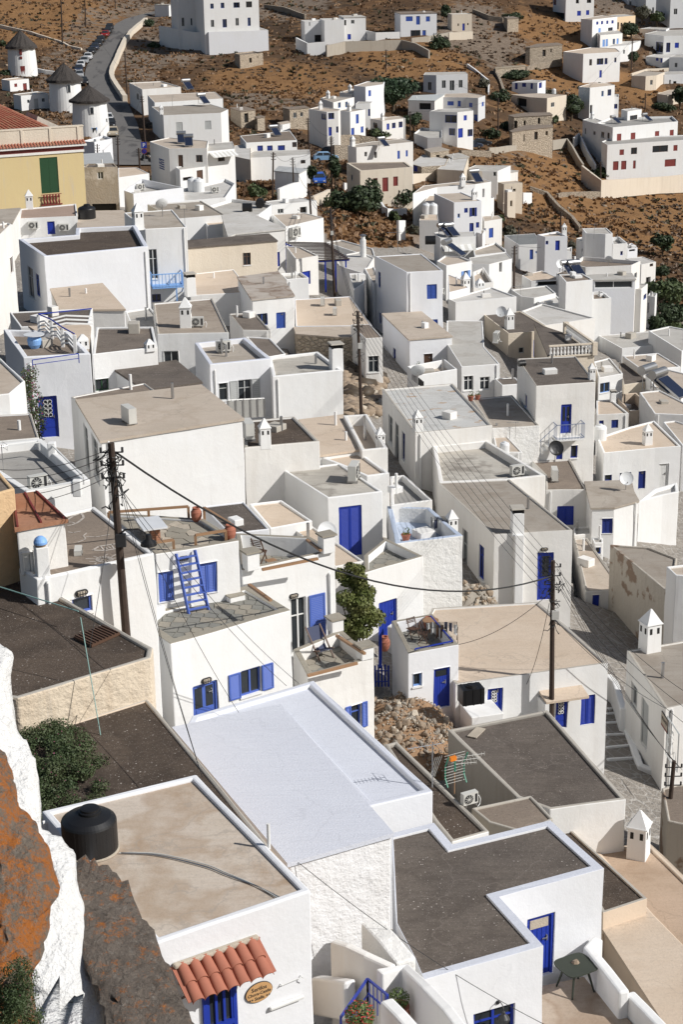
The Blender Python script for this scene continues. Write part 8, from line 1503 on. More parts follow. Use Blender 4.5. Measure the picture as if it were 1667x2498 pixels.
# ---------------------------------------------------------------- utility poles and cables
TOPS = []
for i,(b,tp,r,lab) in enumerate(POLES):
 t = thing('utility_pole',lab,'pole',b,'wooden utility poles'); m = MB(); b2 = Vector(b) - Vector((0,0,1.5)); m.cyl(b2,tp,r*1.15,r*.8,n=10); m.build('pole','pole_wood',t); TOPS.append(Vector(tp))
 tv = Vector(tp); m = MB()
 for k_ in range(3):m.cyl(tv + Vector((-.3,0,-.25 - .35*k_)),tv + Vector((.3,0,-.25 - .35*k_)),.02 if r < .12 else .04,n=6); [m.cyl(tv + Vector((sx_,0,-.25 - .35*k_)),tv + Vector((sx_,0,-.12 - .35*k_)),.035,n=6) for sx_ in (-.28,.28)]
 m.build('insulator_arm','black_iron',t)
 if i in (0,1,2,3):
  m = MB(); rr = random.Random(i)
  for k_ in range(26):
   z_ = -rr.uniform(.1,1.5 if i == 0 else 2.8); p = tv + Vector((rr.uniform(-.1,.1),rr.uniform(-.15,.1),z_))
   pts = [p]; 
   for q in range(5):pts.append(pts[-1] + Vector((rr.uniform(-.16,.16),rr.uniform(-.12,.12),rr.uniform(-.2,.12))))
   for a,b_ in zip(pts[:-1],pts[1:]):m.cyl(a,b_,rr.uniform(.008,.02),n=5)
  m.build('wire_tangle','cable_black',t)
  m = MB(); m.box(tv.x + .12,tv.y - .12,tv.z - (2.3 if i else 2.8),.26,.16,.34); m.build('junction_box','ac_metal' if i else 'black_iron',t)
  if i == 0:
   m = MB(); c0 = tv + Vector((0,-.05,-2.55)); pts = [c0,c0 + Vector((.25,-.1,.22)),c0 + Vector((.6,-.15,.25)),c0 + Vector((.8,-.15,.12))]
   for a,b_ in zip(pts[:-1],pts[1:]):m.cyl(a,b_,.025,n=8)
   m.lathe(pts[-1] + Vector((.05,0,-.32)),[(.22,0),(.2,.08),(.1,.16),(.07,.3)],18); m.build('street_lamp','black_plastic',t)
ORD = ('topmost','second from the top','third from the top','fourth from the top','fifth from the top','lowest')
def cable(a,b,sag,r,lab,n=22):
 a,b = Vector(a),Vector(b); m = MB(); P = [a.lerp(b,i/n) - Vector((0,0,sag*4*(i/n)*(1 - i/n))) for i in range(n + 1)]
 for p,q in zip(P[:-1],P[1:]):m.cyl(p,q,r,n=5,cap=False)
 o = m.build('cable','cable_black',None,tuple(a)); tag(o,lab,'cable','overhead cables'); return o
T0,T1,T2,T3,T4,T9 = TOPS[0],TOPS[1],TOPS[2],TOPS[3],TOPS[4],TOPS[9]
cable(T0 - Vector((-.1,0,.25)),T1 - Vector((0,0,.6)),1.9,.030,'thick black twisted cable sagging between the left pole and the dark utility pole')
r_ = random.Random(4)
strip = HB['strip'][1]; 
cable(SP['low'][0],SP['low'][1],.25,.008,'thin wire dropping from the whitewashed roof corner to the lower right')
ends = [('n:493,1894',SP['cab'][0]),('n',SP['cab'][1]),('n',SP['cab'][2]),('n',SP['cab'][3]),('n',SP['cab'][4]),('n',SP['cab'][5])]
for i,(_,e_) in enumerate(ends):cable(T0 - Vector((-.1,.05,.5 + .15*i)),e_,.35,.008,ORD[i] + ' of the thin cables fanning down from the left foreground pole')
for i in range(5):cable(T0 + Vector((-.15,0,-.2 - .18*i)),Vector(SP['offl'][0]) + Vector((0,0,-.3*i)),.3,.009,ORD[i] + ' of the thin cables leaving the left pole towards the left edge')
for i in range(6):cable(T2 + Vector((.25 - .1*i,0,-.15*i)),T1 + Vector((.2 - .1*i,0,-.2 - .22*i)),.5 + .1*i,.009,ORD[i] + ' of the parallel wires to the dark utility pole')
for i in range(4):cable(T1 + Vector((.15,0,-.1 - .25*i)),T9 + Vector((.1*i,0,-.05 - .1*i)),.5,.008,ORD[i] + ' of the wires from the dark utility pole to the alley pole')
for i in range(3):cable(T1 + Vector((.15,0,-.3 - .3*i)),Vector(SP['offr'][0]) + Vector((0,0,-.6*i)),.5,.009,ORD[i] + ' of the wires leaving the dark utility pole to the right edge')
for i in range(3):cable(T1 + Vector((-.1,0,-1.3 - .4*i)),SP['blk'][i],.4,.011,ORD[i] + ' of the service wires from the dark utility pole to nearby roofs')
for i in range(3):cable(T3 + Vector((0,0,-.3*i)),T2 + Vector((0,0,-.3*i)),.8,.014,ORD[i] + ' of the wires between the pergola pole and the rubble slope pole')
for i in range(3):cable(T4 + Vector((0,0,-.4*i)),T3 + Vector((0,0,-.3*i)),.6,.018,ORD[i] + ' of the wires between the leaning pole and the pergola pole')
for a,b in ((6,4),(7,6),(8,6),(23,8),(24,8),(17,18),(18,19),(17,21),(21,20),(22,21),(26,13),(13,12),(27,14),(11,10),(15,11),(16,25)):cable(TOPS[a],TOPS[b],.8,.018,('wire %s ' % ('towards' if a == 17 and b == 21 else 'from')) + 'the ' + ' '.join(POLES[a][3].split()[:11]))
# ---------------------------------------------------------------- trees, bushes
def crown_mesh(rx,rz,base,n,leaf,seed,kind):
 r = np.random.RandomState(seed); nb = 16 if kind != 'pine' else 34
 c = r.normal(size=(nb,3)); c /= np.linalg.norm(c,axis=1)[:,None]; c *= r.uniform(.15,.8,(nb,1)); c[:,2] = c[:,2]*.9
 br = r.uniform(.3,.55,nb); k = r.randint(0,nb,n); d = r.normal(size=(n,3)); d /= np.linalg.norm(d,axis=1)[:,None]
 q = c[k] + d*(br[k]*r.uniform(.55,1.08,n) ** .5)[:,None]
 if kind == 'bush':q[:,2] = np.abs(q[:,2] + .15) - .25
 P = np.c_[q[:,0]*rx,q[:,1]*rx,base + (q[:,2]*.5 + .5)*(rz - base) if kind != 'bush' else (q[:,2]*.62 + .3)*rz]
 nr = d + r.normal(size=(n,3))*.6; nr /= np.linalg.norm(nr,axis=1)[:,None]; a = np.cross(nr,r.normal(size=(n,3))); a /= np.linalg.norm(a,axis=1)[:,None]; b = np.cross(nr,a); s = leaf*r.uniform(.6,1.4,(n,1))
 V = np.stack([P - a*s,P - b*s*.6,P + a*s,P + b*s*.6],1).reshape(-1,3); return V
def quads(name,V,mat,parent=None,loc=(0,0,0)):
 n = len(V) // 4; me = bpy.data.meshes.new(name); me.vertices.add(len(V)); me.vertices.foreach_set('co',V.astype(np.float32).ravel()); me.loops.add(len(V)); me.polygons.add(n)
 me.loops.foreach_set('vertex_index',np.arange(len(V),dtype=np.int32)); me.polygons.foreach_set('loop_start',np.arange(n,dtype=np.int32)*4); me.materials.append(MATS[mat]); me.update(); me.validate()
 o = bpy.data.objects.new(name,me); C.objects.link(o); o.parent = parent; o.location = loc; return o
for i,(kind,x,y,z,R,H,lab) in enumerate(TREES):
 z = float(terrain_z(np.array([x]),np.array([y]))[0]) if y > 200 else z
 y2 = y + R*.5
 t = thing('pine_tree' if kind == 'pine' else ('bush' if kind == 'bush' else 'tree'),lab,'tree' if kind != 'bush' else 'bush',(x,y2,z),'village trees' if kind == 'tree' else None)
 if kind == 'bush' and 'bushes' :t['group'] = 'village bushes'
 if kind == 'pine' and 'group' in t:del t['group']
 base = 0 if kind == 'bush' else H*.28; area = R*R + R*H
 n = int(min(7000,max(1200,150*area))); mt = 'leaf_pine' if kind == 'pine' else ('leaf_bright' if 'bright' in lab else ('leaf_grey' if 'grey' in lab or 'scrub' in lab else ('leaf_mid' if ('olive' in lab or 'small' in lab or 'round' in lab or 'shrub' in lab) else 'leaf_dark')))
 quads('crown',crown_mesh(R,H,base,n,.19 + .03*R,i + 3,kind),mt,t)
 m = MB(); m.cyl((x,y2,z - .5),(x + R*.08,y2,z + H*.55),max(.1,R*.09),max(.05,R*.05),n=8)
 for q in range(5):a = q*1.26 + i; m.cyl((x,y2,z + H*.25),(x + math.cos(a)*R*.5,y2 + math.sin(a)*R*.5,z + H*.6),R*.045,R*.015,n=6)
 m.build('trunk','bark',t)
# ---------------------------------------------------------------- ground cover on the hillside (nobody could count it)
rs = np.random.RandomState(5)
def scatter(n,ymin,ymax,amin=-.33,amax=.33):
 Y = np.exp(rs.uniform(np.log(ymin),np.log(ymax),n*1)); a = rs.uniform(amin,amax,n); X = a*Y; ok = wildness(X,Y) > .6; ok &= road_mask(X,Y) > 5.2
 for Q,zr_ in FOOT:
  xs = [p[0] for p in Q]; ys = [p[1] for p in Q]; bb = ok & (X > min(xs) - .6) & (X < max(xs) + .6) & (Y > min(ys) - .6) & (Y < max(ys) + .6)
  if bb.any():ii = np.where(bb)[0]; ok[ii[inside(offset_poly(Q,-.6),X[ii],Y[ii])]] = False
 return X[ok],Y[ok]
def stuff_blobs(name,X,Y,size,mat,flat,seed,label):
 r = np.random.RandomState(seed); n = len(X); t_ = (1 + 5 ** .5)/2
 IV = np.array([(-1,t_,0),(1,t_,0),(-1,-t_,0),(1,-t_,0),(0,-1,t_),(0,1,t_),(0,-1,-t_),(0,1,-t_),(t_,0,-1),(t_,0,1),(-t_,0,-1),(-t_,0,1)])/1.9
 IF = np.array([(0,11,5),(0,5,1),(0,1,7),(0,7,10),(0,10,11),(1,5,9),(5,11,4),(11,10,2),(10,7,6),(7,1,8),(3,9,4),(3,4,2),(3,2,6),(3,6,8),(3,8,9),(4,9,5),(2,4,11),(6,2,10),(8,6,7),(9,8,1)])
 Z = terrain_z(X,Y); s = size[0] + (size[1] - size[0])*r.rand(n) ** 2.2
 V = IV[None]*(1 + r.uniform(-.28,.28,(n,12,1)))*s[:,None,None]; V[:,:,2] *= flat; V[:,:,0] *= r.uniform(.8,1.4,(n,1)); V += np.stack([X,Y,Z + s*flat*.25],-1)[:,None]
 F = (IF[None] + (np.arange(n)*12)[:,None,None]).reshape(-1,3); me = bpy.data.meshes.new(name); me.vertices.add(n*12); me.vertices.foreach_set('co',V.astype(np.float32).ravel()); me.loops.add(F.size); me.polygons.add(len(F)); me.loops.foreach_set('vertex_index',F.ravel().astype(np.int32)); me.polygons.foreach_set('loop_start',np.arange(len(F),dtype=np.int32)*3)
 me.materials.append(MATS[mat]); me.update(); o = bpy.data.objects.new(name,me); C.objects.link(o); o['kind'] = 'stuff'; o['label'] = label; o['category'] = name.replace('_',' '); return o
def tufts(name,X,Y,h,w,mat,label,seed,blades=5):
 r = np.random.RandomState(seed); n = len(X); Z = terrain_z(X,Y); Vs = []
 for b in range(blades):
  a = r.uniform(0,2*np.pi,n); dx,dy = np.cos(a),np.sin(a); hh = h*r.uniform(.5,1.2,n); ww = w*r.uniform(.6,1.3,n); ox = r.uniform(-w,w,n)*1.2; oy = r.uniform(-w,w,n)*1.2; lx = r.uniform(-.9,.9,n)*hh; ly = r.uniform(-.9,.9,n)*hh
  P0 = np.stack([X + ox - dx*ww,Y + oy - dy*ww,Z - .1],-1); P1 = np.stack([X + ox + dx*ww,Y + oy + dy*ww,Z - .1],-1); P2 = np.stack([X + ox + lx + dx*ww*.6,Y + oy + ly + dy*ww*.25,Z + hh],-1); P3 = np.stack([X + ox + lx - dx*ww*.5,Y + oy + ly - dy*ww*.3,Z + hh*.8],-1)
  Vs.append(np.stack([P0,P1,P2,P3],1))
 V = np.concatenate(Vs,0).reshape(-1,3); o = quads(name,V,mat); o['kind'] = 'stuff'; o['label'] = label; o['category'] = name.replace('_',' '); return o
leafmat('scrub',(.065,.048,.03),(.105,.074,.045)); leafmat('scrub_green',(.055,.06,.028),(.085,.08,.035)); leafmat('dry_grass',(.27,.15,.068),(.18,.10,.048)); leafmat('dry_grass2',(.14,.083,.045),(.095,.06,.036))
X,Y = scatter(5000,195,620); k = fbm(X,Y,16,21) > -.03; tufts('scrub',X[k],Y[k],.42,.2,'scrub','dark dry scrub bushes dotted over the hillside',1,8)
X,Y = scatter(1500,195,600); tufts('green_scrub',X,Y,.55,.22,'scrub_green','grey green scrub dotted over the hillside',2,9)
X,Y = scatter(3500,195,600); k = fbm(X,Y,22,31) > .07; stuff_blobs('rocks',X[k],Y[k],(.1,.55),'stone_tan',.6,3,'pale loose rocks strewn over the hillside')
X,Y = scatter(26000,195,560); k = fbm(X,Y,26,41) > -.08; tufts('dry_grass',X[k],Y[k],.38,.3,'dry_grass','tall orange dry grass on the slopes',4)
k = ~k; tufts('withered_weeds',X[k],Y[k],.28,.3,'dry_grass2','withered brown weeds on the slopes',5)
# ---------------------------------------------------------------- furniture, rails and details of the near terraces
def V3(p,dz=0):return Vector((p[0],p[1],p[2] + dz))
def rail(lab,A,B_,h,posts=2,w=.09,mat='aged_wood',name='timber_rail',cat='rail',bars=0,mid=0):
 A,B_ = V3(A),V3(B_); t = thing(name,lab,cat,A - Vector((0,0,h))); m = MB(); m.beam(A,B_,w,w*.8); m.build('top_rail',mat,t)
 for i in range(posts):
  p = A.lerp(B_,i/max(1,posts - 1)) if posts > 1 else A; m = MB(); m.beam(p - Vector((0,0,h)),p - Vector((0,0,.01)),w*.9); m.build('post',mat,t)
 for k in range(mid):m = MB(); dz = Vector((0,0,h*(k + 1)/(mid + 1))); m.beam(A - dz,B_ - dz,w*.6); m.build('cross_rail',mat,t)
 for i in range(bars):p = A.lerp(B_,(i + .5)/bars); m = MB(); m.beam(p - Vector((0,0,h)),p,w*.45); m.build('bar',mat,t)
 return t
rail('long timber rail at the back of the flagstone terrace',*SP['rail1'],.42,3); rail('timber rail between the two terracotta jars',*SP['rail2'],.42,2)
rail('timber rail above the right blue shutters',*SP['rail3'],.38,2); rail('short timber rail in front of the marble table',*SP['rail4'],.38,2)
rail('timber beam between the slate capped pillars below the folding chair',*SP['rail5'],.25,0,.1); rail('round timber handrail beside the terrace steps',*SP['rail6'],.6,0,.1)
rail('pale timber beam in front of the deck chair',*SP['rail7'],.3,0,.1); rail('timber handrail left of the climbing fig',*SP['rail8'],.5,0,.1); rail('short timber rail behind the rust spotted dish',*SP['rail9'],.5,0,.09)
for k,(a,n_) in enumerate(zip(SP['pillars'] + SP['pillar2'],('white slate capped pillar at the left end of the chair terrace','tall slate capped pillar carrying the rust spotted dish','slate capped corner pillar above the blue gate','slate capped pillar beside the open blue shutter'))):
 t = thing('pillar',n_,'pillar',a); m = MB(); m.box(a[0],a[1],a[2],.46,.42,.62 if k < 2 else .45,.5); m.build('shaft','plast',t,bevel=.02); m = MB(); m.box(a[0],a[1],a[2] + (.62 if k < 2 else .45),.58,.54,.06,.5); m.build('slate_cap','slate_l',t)
# ladder
b0,b1,t0,t1 = [V3(p) for p in SP['ladder']]; t = thing('ladder','light blue wooden ladder leaning against the flagstone terrace wall','ladder',b0)
for a,b in ((b0,t0 + Vector((0,-.12,.05))),(b1,t1 + Vector((0,-.12,.05)))):m = MB(); m.beam(a,b,.05,.1); m.build('side_rail','periwinkle_paint',t)
for i in range(8):u_ = (i + .6)/8.3; m = MB(); m.beam(b0.lerp(t0 + Vector((0,-.12,.05)),u_),b1.lerp(t1 + Vector((0,-.12,.05)),u_),.11,.035); m.build('rung','periwinkle_paint',t)
# marble table on a brick pier
p = SP['mtable'][0]; t = thing('marble_table','grey marble slab table on a brick pier on the flagstone terrace','table',p)
for k in range(7):
 for q in range(2):m = MB(); m.box(p[0] + (-.075 + q*.15)*(1 if k % 2 else .99),p[1],p[2] + k*.075,.14,.26,.066,.35); m.build('brick','brick',t)
m = MB(); m.box(p[0] - .12,p[1] + .1,p[2] + .53,.8,1.2,.05,.35); m.build('table_top','marble',t)
# folding chair, stool, deck chair, armchair
def slat_seat(m_t,c,u,v,n,w,l,th,mat,nm='slat'):
 for i in range(n):s_ = (i + .5)/n - .5; m = MB(); q = Vector(c) + Vector(v)*s_; m.beam(q - Vector(u)*w/2,q + Vector(u)*w/2,l/n*.7,th); m.build(nm,mat,m_t)
def fold_chair(p,rot,sc,lab,mat,back=True,name='folding_chair'):
 p = Vector(p); t = thing(name,lab,'chair' if back else 'stool',p); c,s = math.cos(rot),math.sin(rot); U = Vector((c,s,0))*sc; F_ = Vector((s,-c,0))*sc; Z = Vector((0,0,1))*sc
 slat_seat(t,p + Z*.44,U.normalized(),F_*.42,6,.42*sc,.42*sc,.02*sc,mat)
 for sg in (-1,1):
  o = U*.2*sg; m = MB(); m.beam(p + o + F_*.24,p + o - F_*.16 + Z*(.92 if back else .44),.035*sc); m.build('leg',mat,t); m = MB(); m.beam(p + o - F_*.24,p + o + F_*.2 + Z*.44,.035*sc); m.build('leg',mat,t)
 if back:slat_seat(t,p - F_*.17 + Z*.78,U.normalized(),Z*.26,4,.42*sc,.26*sc,.02*sc,mat,'back_slat')
 return t
fold_chair(SP['chair'][0],2.6,1.0,'brown wooden folding chair on the slate capped terrace','brown_wood'); fold_chair(SP['stool'][0],.5,.85,'small wooden folding stool beside the folding chair','aged_wood',False,'stool')
p = V3(SP['deckchair'][0]); t = thing('deck_chair','black deck chair with sling seat by the open blue shutter','chair',p); U = Vector((.86,.5,0)); F_ = Vector((.5,-.86,0))
for sg in (-1,1):o = U*.28*sg; m = MB(); m.beam(p + o + F_*.55,p + o - F_*.45 + Vector((0,0,.95)),.045); m.build('leg','brown_wood',t); m = MB(); m.beam(p + o - F_*.5,p + o + F_*.5 + Vector((0,0,.4)),.045); m.build('leg','brown_wood',t)
m = MB(); a = [p + F_*.48 + Vector((0,0,.36)),p + F_*.1 + Vector((0,0,.22)),p - F_*.2 + Vector((0,0,.5)),p - F_*.43 + Vector((0,0,.92))]
for q,r in zip(a[:-1],a[1:]):m.beam(q,r,.5,.015,up=(0,0,1))
m.build('sling','cloth_dark',t)
for i,(q,lab) in enumerate(zip(SP['blackstuff'][:2],('dark wooden armchair left on the cluttered terrace','second dark wooden armchair behind the drying rack'))):fold_chair(q,.6 + i*.8,.9,lab,'brown_wood',True,'armchair')
def drying(p,lab,w=.9):
 t = thing('drying_rack',lab,'drying rack',p); p = V3(p); m = MB()
 for sg in (-1,1):m.beam(p + Vector((sg*w/2,-.25,0)),p + Vector((sg*w/2,.25,.75)),.02); m.beam(p + Vector((sg*w/2,.25,0)),p + Vector((sg*w/2,-.25,.75)),.02)
 for k in range(6):m.beam(p + Vector((-w/2,-.25 + k*.1,.75)),p + Vector((w/2,-.25 + k*.1,.75)),.012)
 f = m.build('frame','black_iron',t); rr = random.Random(int(p.x*100))
 for k in range(7):
  m = MB(); x = -w/2 + .08 + k*(w - .16)/6; hh = rr.uniform(.25,.55); y = -.25 + rr.randint(0,5)*.1; V = []
  for a_ in range(5):
   for b_ in (0,1):V.append((p.x + x - .06 + a_*.03,p.y + y + .02*math.sin(a_*2.1 + k) + b_*.008,p.z + .76))
  V += [(v[0],v[1],v[2] - hh + .03*math.sin(v[0]*40)) for v in V]
  m.add(V,[(2*a_,2*a_ + 2,10 + 2*a_ + 2,10 + 2*a_) for a_ in range(4)] + [(2*a_ + 1,11 + 2*a_,13 + 2*a_,2*a_ + 3) for a_ in range(4)]); m.build('garment',rr.choice(('cloth_dark','cloth_dark','cloth_blue','brown_wood','white_paint')),t)
drying(SP['blackstuff'][2],'loaded drying rack with dark and blue clothes on the cluttered terrace',1.2); drying(SP['barlad'][0],'drying rack with dark clothes on the pale blue terrace',.8)
A,B_,D_ = [V3(p) for p in SP['blackrail']]; rail('blue rail along the front of the cluttered terrace',A,B_,.3,2,.05,'blue_paint','railing'); rail('blue rail along the side of the cluttered terrace',B_,D_,.3,2,.05,'blue_paint','railing')
p = SP['blackstuff'][3]; m = MB(); m.lathe(p,[(.05,0),(.05,.5),(.32,.52),(.32,.56)],20); o = m.build('round_table','aged_wood',None,p); tag(o,'small round table on the cluttered terrace','table')
# french window shutter standing open
W,bx,u,n_ = wallframe('chairtce',SP['frenchsh'][0]); L_ = .62; h_ = SP['frenchsh'][0][2] - SP['frenchsh'][2][2]; t = HB['chairtce'][0]
m = MB(); f = .06
for a_,b_,e_,g_ in ((0,f,-h_,0),(L_ - f,L_,-h_,0),(f,L_ - f,-f,0),(f,L_ - f,-h_,-h_ + f),(f,L_ - f,-h_/2 - .03,-h_/2 + .03)):bx(m,a_,b_,.03,.07,e_,g_)
for i in range(30):
 z = -f - (i + .5)*(h_ - 2*f)/30; m.hexa(W(f,.06,z - .03),W(L_ - f,.06,z - .03),W(L_ - f,.05,z - .03),W(f,.05,z - .03),W(f,.045,z + .02),W(L_ - f,.045,z + .02),W(L_ - f,.035,z + .02),W(f,.035,z + .02))
m.build('shutter','periwinkle_paint',t)
# balconies
def balcony(hid,A,B_,dep,hr,mat,lab_root,bars,slab='plast',posts_down=0):
 W,bx,u,n_ = wallframe(hid,A); L_ = abs((Vector(B_[:2]) - Vector(A[:2])).dot(u)); t = HB[hid][0]; m = MB(); bx(m,0,L_,.0,dep,-.12,0); b = m.build('balcony',slab,t,bevel=.02)
 m = MB()
 for z in (hr,.08):m.beam(W(0,dep,z),W(L_,dep,z),.035 if dep < 1.1 else .07); m.beam(W(0,0,z),W(0,dep,z),.035 if dep < 1.1 else .07); m.beam(W(L_,0,z),W(L_,dep,z),.035 if dep < 1.1 else .07)
 for i in range(bars + 1):m.beam(W(L_*i/bars,dep,0),W(L_*i/bars,dep,hr),.018 if dep < 1.1 else .05)
 for i in range(1,5):m.beam(W(0,dep*i/5,0),W(0,dep*i/5,hr),.018 if dep < 1.1 else .05); m.beam(W(L_,dep*i/5,0),W(L_,dep*i/5,hr),.018 if dep < 1.1 else .05)
 m.build('railing',mat,b)
 if posts_down:m = MB(); m.beam(W(L_*.78,dep - .1,-2.6),W(L_*.78,dep - .1,-.1),.1); m.beam(W(L_,0,-.7),W(L_,dep,-.1),.07); m.build('support_post',mat,b)
 return W,bx,L_
plain('grey_blue_iron',(.16,.20,.30),.5)
W,bx,L_ = balcony('balc',*SP['balcony'],.75,.95,'grey_blue_iron','',9)
t = HB['balc'][0]
for i in range(9):m = MB(); bx(m,-.28*(i + 1),-.28*i,.0,.75,-.24*(i + 1) - 1.2,-.24*(i + 1) + .12); m.build('stair_step','plast',t)
m = MB(); m.beam(W(0,.75,.95),W(-2.5,.75,-1.2),.03)
for i in range(5):m.beam(W(-.5*(i + 1),.75,-.43*(i + 1)),W(-.5*(i + 1),.75,.95 - .43*(i + 1)),.02)
m.build('stair_rail','grey_blue_iron',t)
balcony('C',*SP['balblue'],1.3,1.0,'bright_blue_paint','',9,'bright_blue_paint',1)
A,B_,D_ = [V3(p) for p in SP['balustrade']]; t = thing('balustrade','white balustrade around the cream roof terrace','balustrade',A)
for a,b in ((A,B_),(B_,D_)):
 n = int((b - a).length/.28); m = MB(); m.beam(a + Vector((0,0,.95)),b + Vector((0,0,.95)),.22,.12); m.beam(a + Vector((0,0,.06)),b + Vector((0,0,.06)),.22,.12); m.build('coping','creamp',t)
 for i in range(n):p = a.lerp(b,(i + .5)/n); m = MB(); m.lathe(p + Vector((0,0,.12)),[(.06,0),(.10,.2),(.05,.45),(.09,.6),(.06,.77)],6); m.build('baluster','plast',t)
 m = MB(); m.box(b.x,b.y,b.z,.4,.4,1.05,.2); m.build('pier','creamp',t)
W,bx,u,n_ = wallframe('d2b',SP['slots'][0]); t = HB['d2b'][0]; hz = HB['d2b'][1][3] - SP['slots'][0][2]; L_ = (Vector(SP['slots'][1][:2]) - Vector(SP['slots'][0][:2])).length
for i in range(9):m = MB(); s_ = L_*(.18 + .095*i); bx(m,s_,s_ + .11,-.05,.012,hz - .62,hz - .14); m.build('slot','painted_shade',t)  # thin dark boxes on the solid parapet, painted as shaded gaps
# slatted pergola
A,B_,D_,E_ = [V3(p) for p in SP['pergola']]; t = thing('pergola','blue pergola with dark weathered slats beside the alley','pergola',B_)
for i in range(13):u_ = i/12; m = MB(); a,b = A.lerp(B_,u_),E_.lerp(D_,u_); m.beam(a - (b - a)*.02,b + (b - a)*.03,.32,.05); m.build('slat','pole_wood',t)
for a,b in ((A,B_),(E_,D_),(B_,D_)):m = MB(); m.beam(a - Vector((0,0,.12)),b - Vector((0,0,.12)),.12); m.build('beam','blue_paint',t)
for p in (B_.lerp(D_,.2),B_.lerp(D_,.55),B_.lerp(D_,.9),A):m = MB(); m.beam(p - Vector((0,0,2.9)),p - Vector((0,0,.15)),.14); m.build('post','blue_paint',t)
# blue rails and chevron balustrade, pipe rails
A,B_ = SP['rails15']; rail('blue front rail of the terrace above the ornate door',A,B_,.45,2,.045,'blue_paint','railing',mid=1)
Z_ = [V3(p) for p in SP['zig']]; t = thing('balustrade','white chevron balustrade with blue handrail on the railed terrace','balustrade',Z_[0])
for a,b in zip(Z_[:-1],Z_[1:]):
 m = MB(); m.box(a.x,a.y,a.z - .3,.16,.16,.95); m.build('post','plast',t); m = MB(); m.beam(a + Vector((0,0,.72)),b + Vector((0,0,.72)),.05); m.build('handrail','blue_paint',t)
 for k in range(3):m = MB(); mid_ = a.lerp(b,.5) + Vector((0,0,.1 + .2*k)); m.beam(a + Vector((0,0,-.1 + .2*k)),mid_,.05,.08); m.beam(mid_,b + Vector((0,0,-.1 + .2*k)),.05,.08); m.build('chevron','plast',t)
T_ = [V3(p) for p in SP['tp']]
for i,(a,b,lab) in enumerate(zip(T_[:-1],T_[1:],('front white pipe rail of the grey roof terrace','','side white pipe rail of the grey roof terrace','','back white pipe rail of the grey roof terrace'))):
 if lab:rail(lab,a,b,.32,2,.055,'white_paint','pipe_rail')
for a in (T_[1],T_[3]):m = MB(); m.box(a.x,a.y,a.z - .5,.3,.3,.6); o = m.build('pier','plast',None,tuple(a),bevel=.03); tag(o,'white corner pier at the %s of the pipe railed terrace' % ('front' if a is T_[1] else 'back'),'pier')
# courtyard at the bottom: railing, pots, table, terrace
R_ = [V3(p) for p in SP['bluerail']]
rail('left arm of the blue railing around the red flowers',R_[0],R_[1],.8,2,.05,'blue_paint','railing',bars=0,mid=1); rail('right arm of the blue railing around the red flowers',R_[1],R_[2],.7,2,.05,'blue_paint','railing',bars=5,mid=1)
def flower_pot(p,R,H,pr,ph,n,leaf,lab,fl=None,sz=.06):
 p = V3(p); t = thing('flower_pot',lab,'plant pot',p - Vector((0,0,H))); m = MB(); q = p - Vector((0,0,H)); m.lathe(q,[(R*.6,0),(R*.95,H*.35),(R,H*.6),(R*.8,H*.85),(R*.95,H*.9),(R*.95,H),(R*.7,H),(R*.65,H*.9)],24); m.build('pot','terracotta',t)
 m = MB(); leafy(m,p + Vector((0,0,ph*.8)),pr,ph,n,sz,3); m.build('foliage',leaf,t)
 if fl:m = MB(); leafy(m,p + Vector((0,-.02,ph*.85)),pr*1.05,ph*1.05,n // 4,sz*.8,9); m.build('blossom',fl,t)
flower_pot(SP['bigpot'][0],.24,.40,.30,.28,1300,'leafpot','big terracotta pot of red flowers behind the blue railing','flower_red',.05)
flower_pot(SP['potsm'][0],.25,.44,.24,.22,800,'leafpot','terracotta pot with small green shrub by the wall lamp',None,.04)
F_ = [(p[0],p[1]) for p in SP['yardf']]; zf = sum(p[2] for p in SP['yardf'][:2])/2 - .15
m = MB(); m.add([(x,y,zf) for x,y in F_],[(0,1,2,3)] if 1 else []); o = m.build('yard_floor','slate',None,(F_[0][0],F_[0][1],zf)); struct(o); BASE[o.name] = (F_[0][0],F_[0][1],zf)
paving(F_,zf + .004,.22,o,['stone_pale','slate_l','stone_pale'],.012,.4,1,.02,60,4)
F_ = [(p[0],p[1]) for p in SP['terrfloor']]; zf = SP['terrfloor'][0][2]; roofmat('terrace_earth',(.42,.33,.25),(.52,.44,.36),(.25,.16,.10),.7,0,.2)
m = MB(); m.prism(F_[::-1] if sum(F_[i][0]*F_[(i + 1) % 5][1] - F_[(i + 1) % 5][0]*F_[i][1] for i in range(5)) < 0 else F_,zf - 3.5,zf); o = m.build('terrace','terrace_earth',None,(F_[0][0],F_[0][1],zf)); struct(o)
ridge('terrace_wall','upper white parapet of the terrace with the grey table',SP['terrwall'],4.2,.28,'plast'); ridge('terrace_wall','lower white parapet of the terrace running off the bottom edge',SP['terrwall2'],4.2,.28,'plast')
p = V3(SP['gtable'][0]); t = thing('side_table','dark green rounded square table with a stone on top','table',p); m = MB(); N_ = 40; P_ = []; rt = .5
for i in range(N_):a = 2*math.pi*i/N_; r = .45/(abs(math.cos(a)) ** 5 + abs(math.sin(a)) ** 5) ** .2; x,y = r*math.cos(a),r*math.sin(a)*.95; P_.append((p.x + x*math.cos(rt) - y*math.sin(rt),p.y + x*math.sin(rt) + y*math.cos(rt)))
plain('table_green',(.035,.042,.03),.75); m.prism(P_,p.z + .66,p.z + .69); m.build('table_top','table_green',t)
for k in range(4):a = rt + math.pi/4 + k*math.pi/2; m = MB(); m.cyl((p.x + .26*math.cos(a),p.y + .26*math.sin(a),p.z + .65),(p.x + .46*math.cos(a),p.y + .46*math.sin(a),p.z),.034,.024,n=8); m.build('leg','table_green',t)
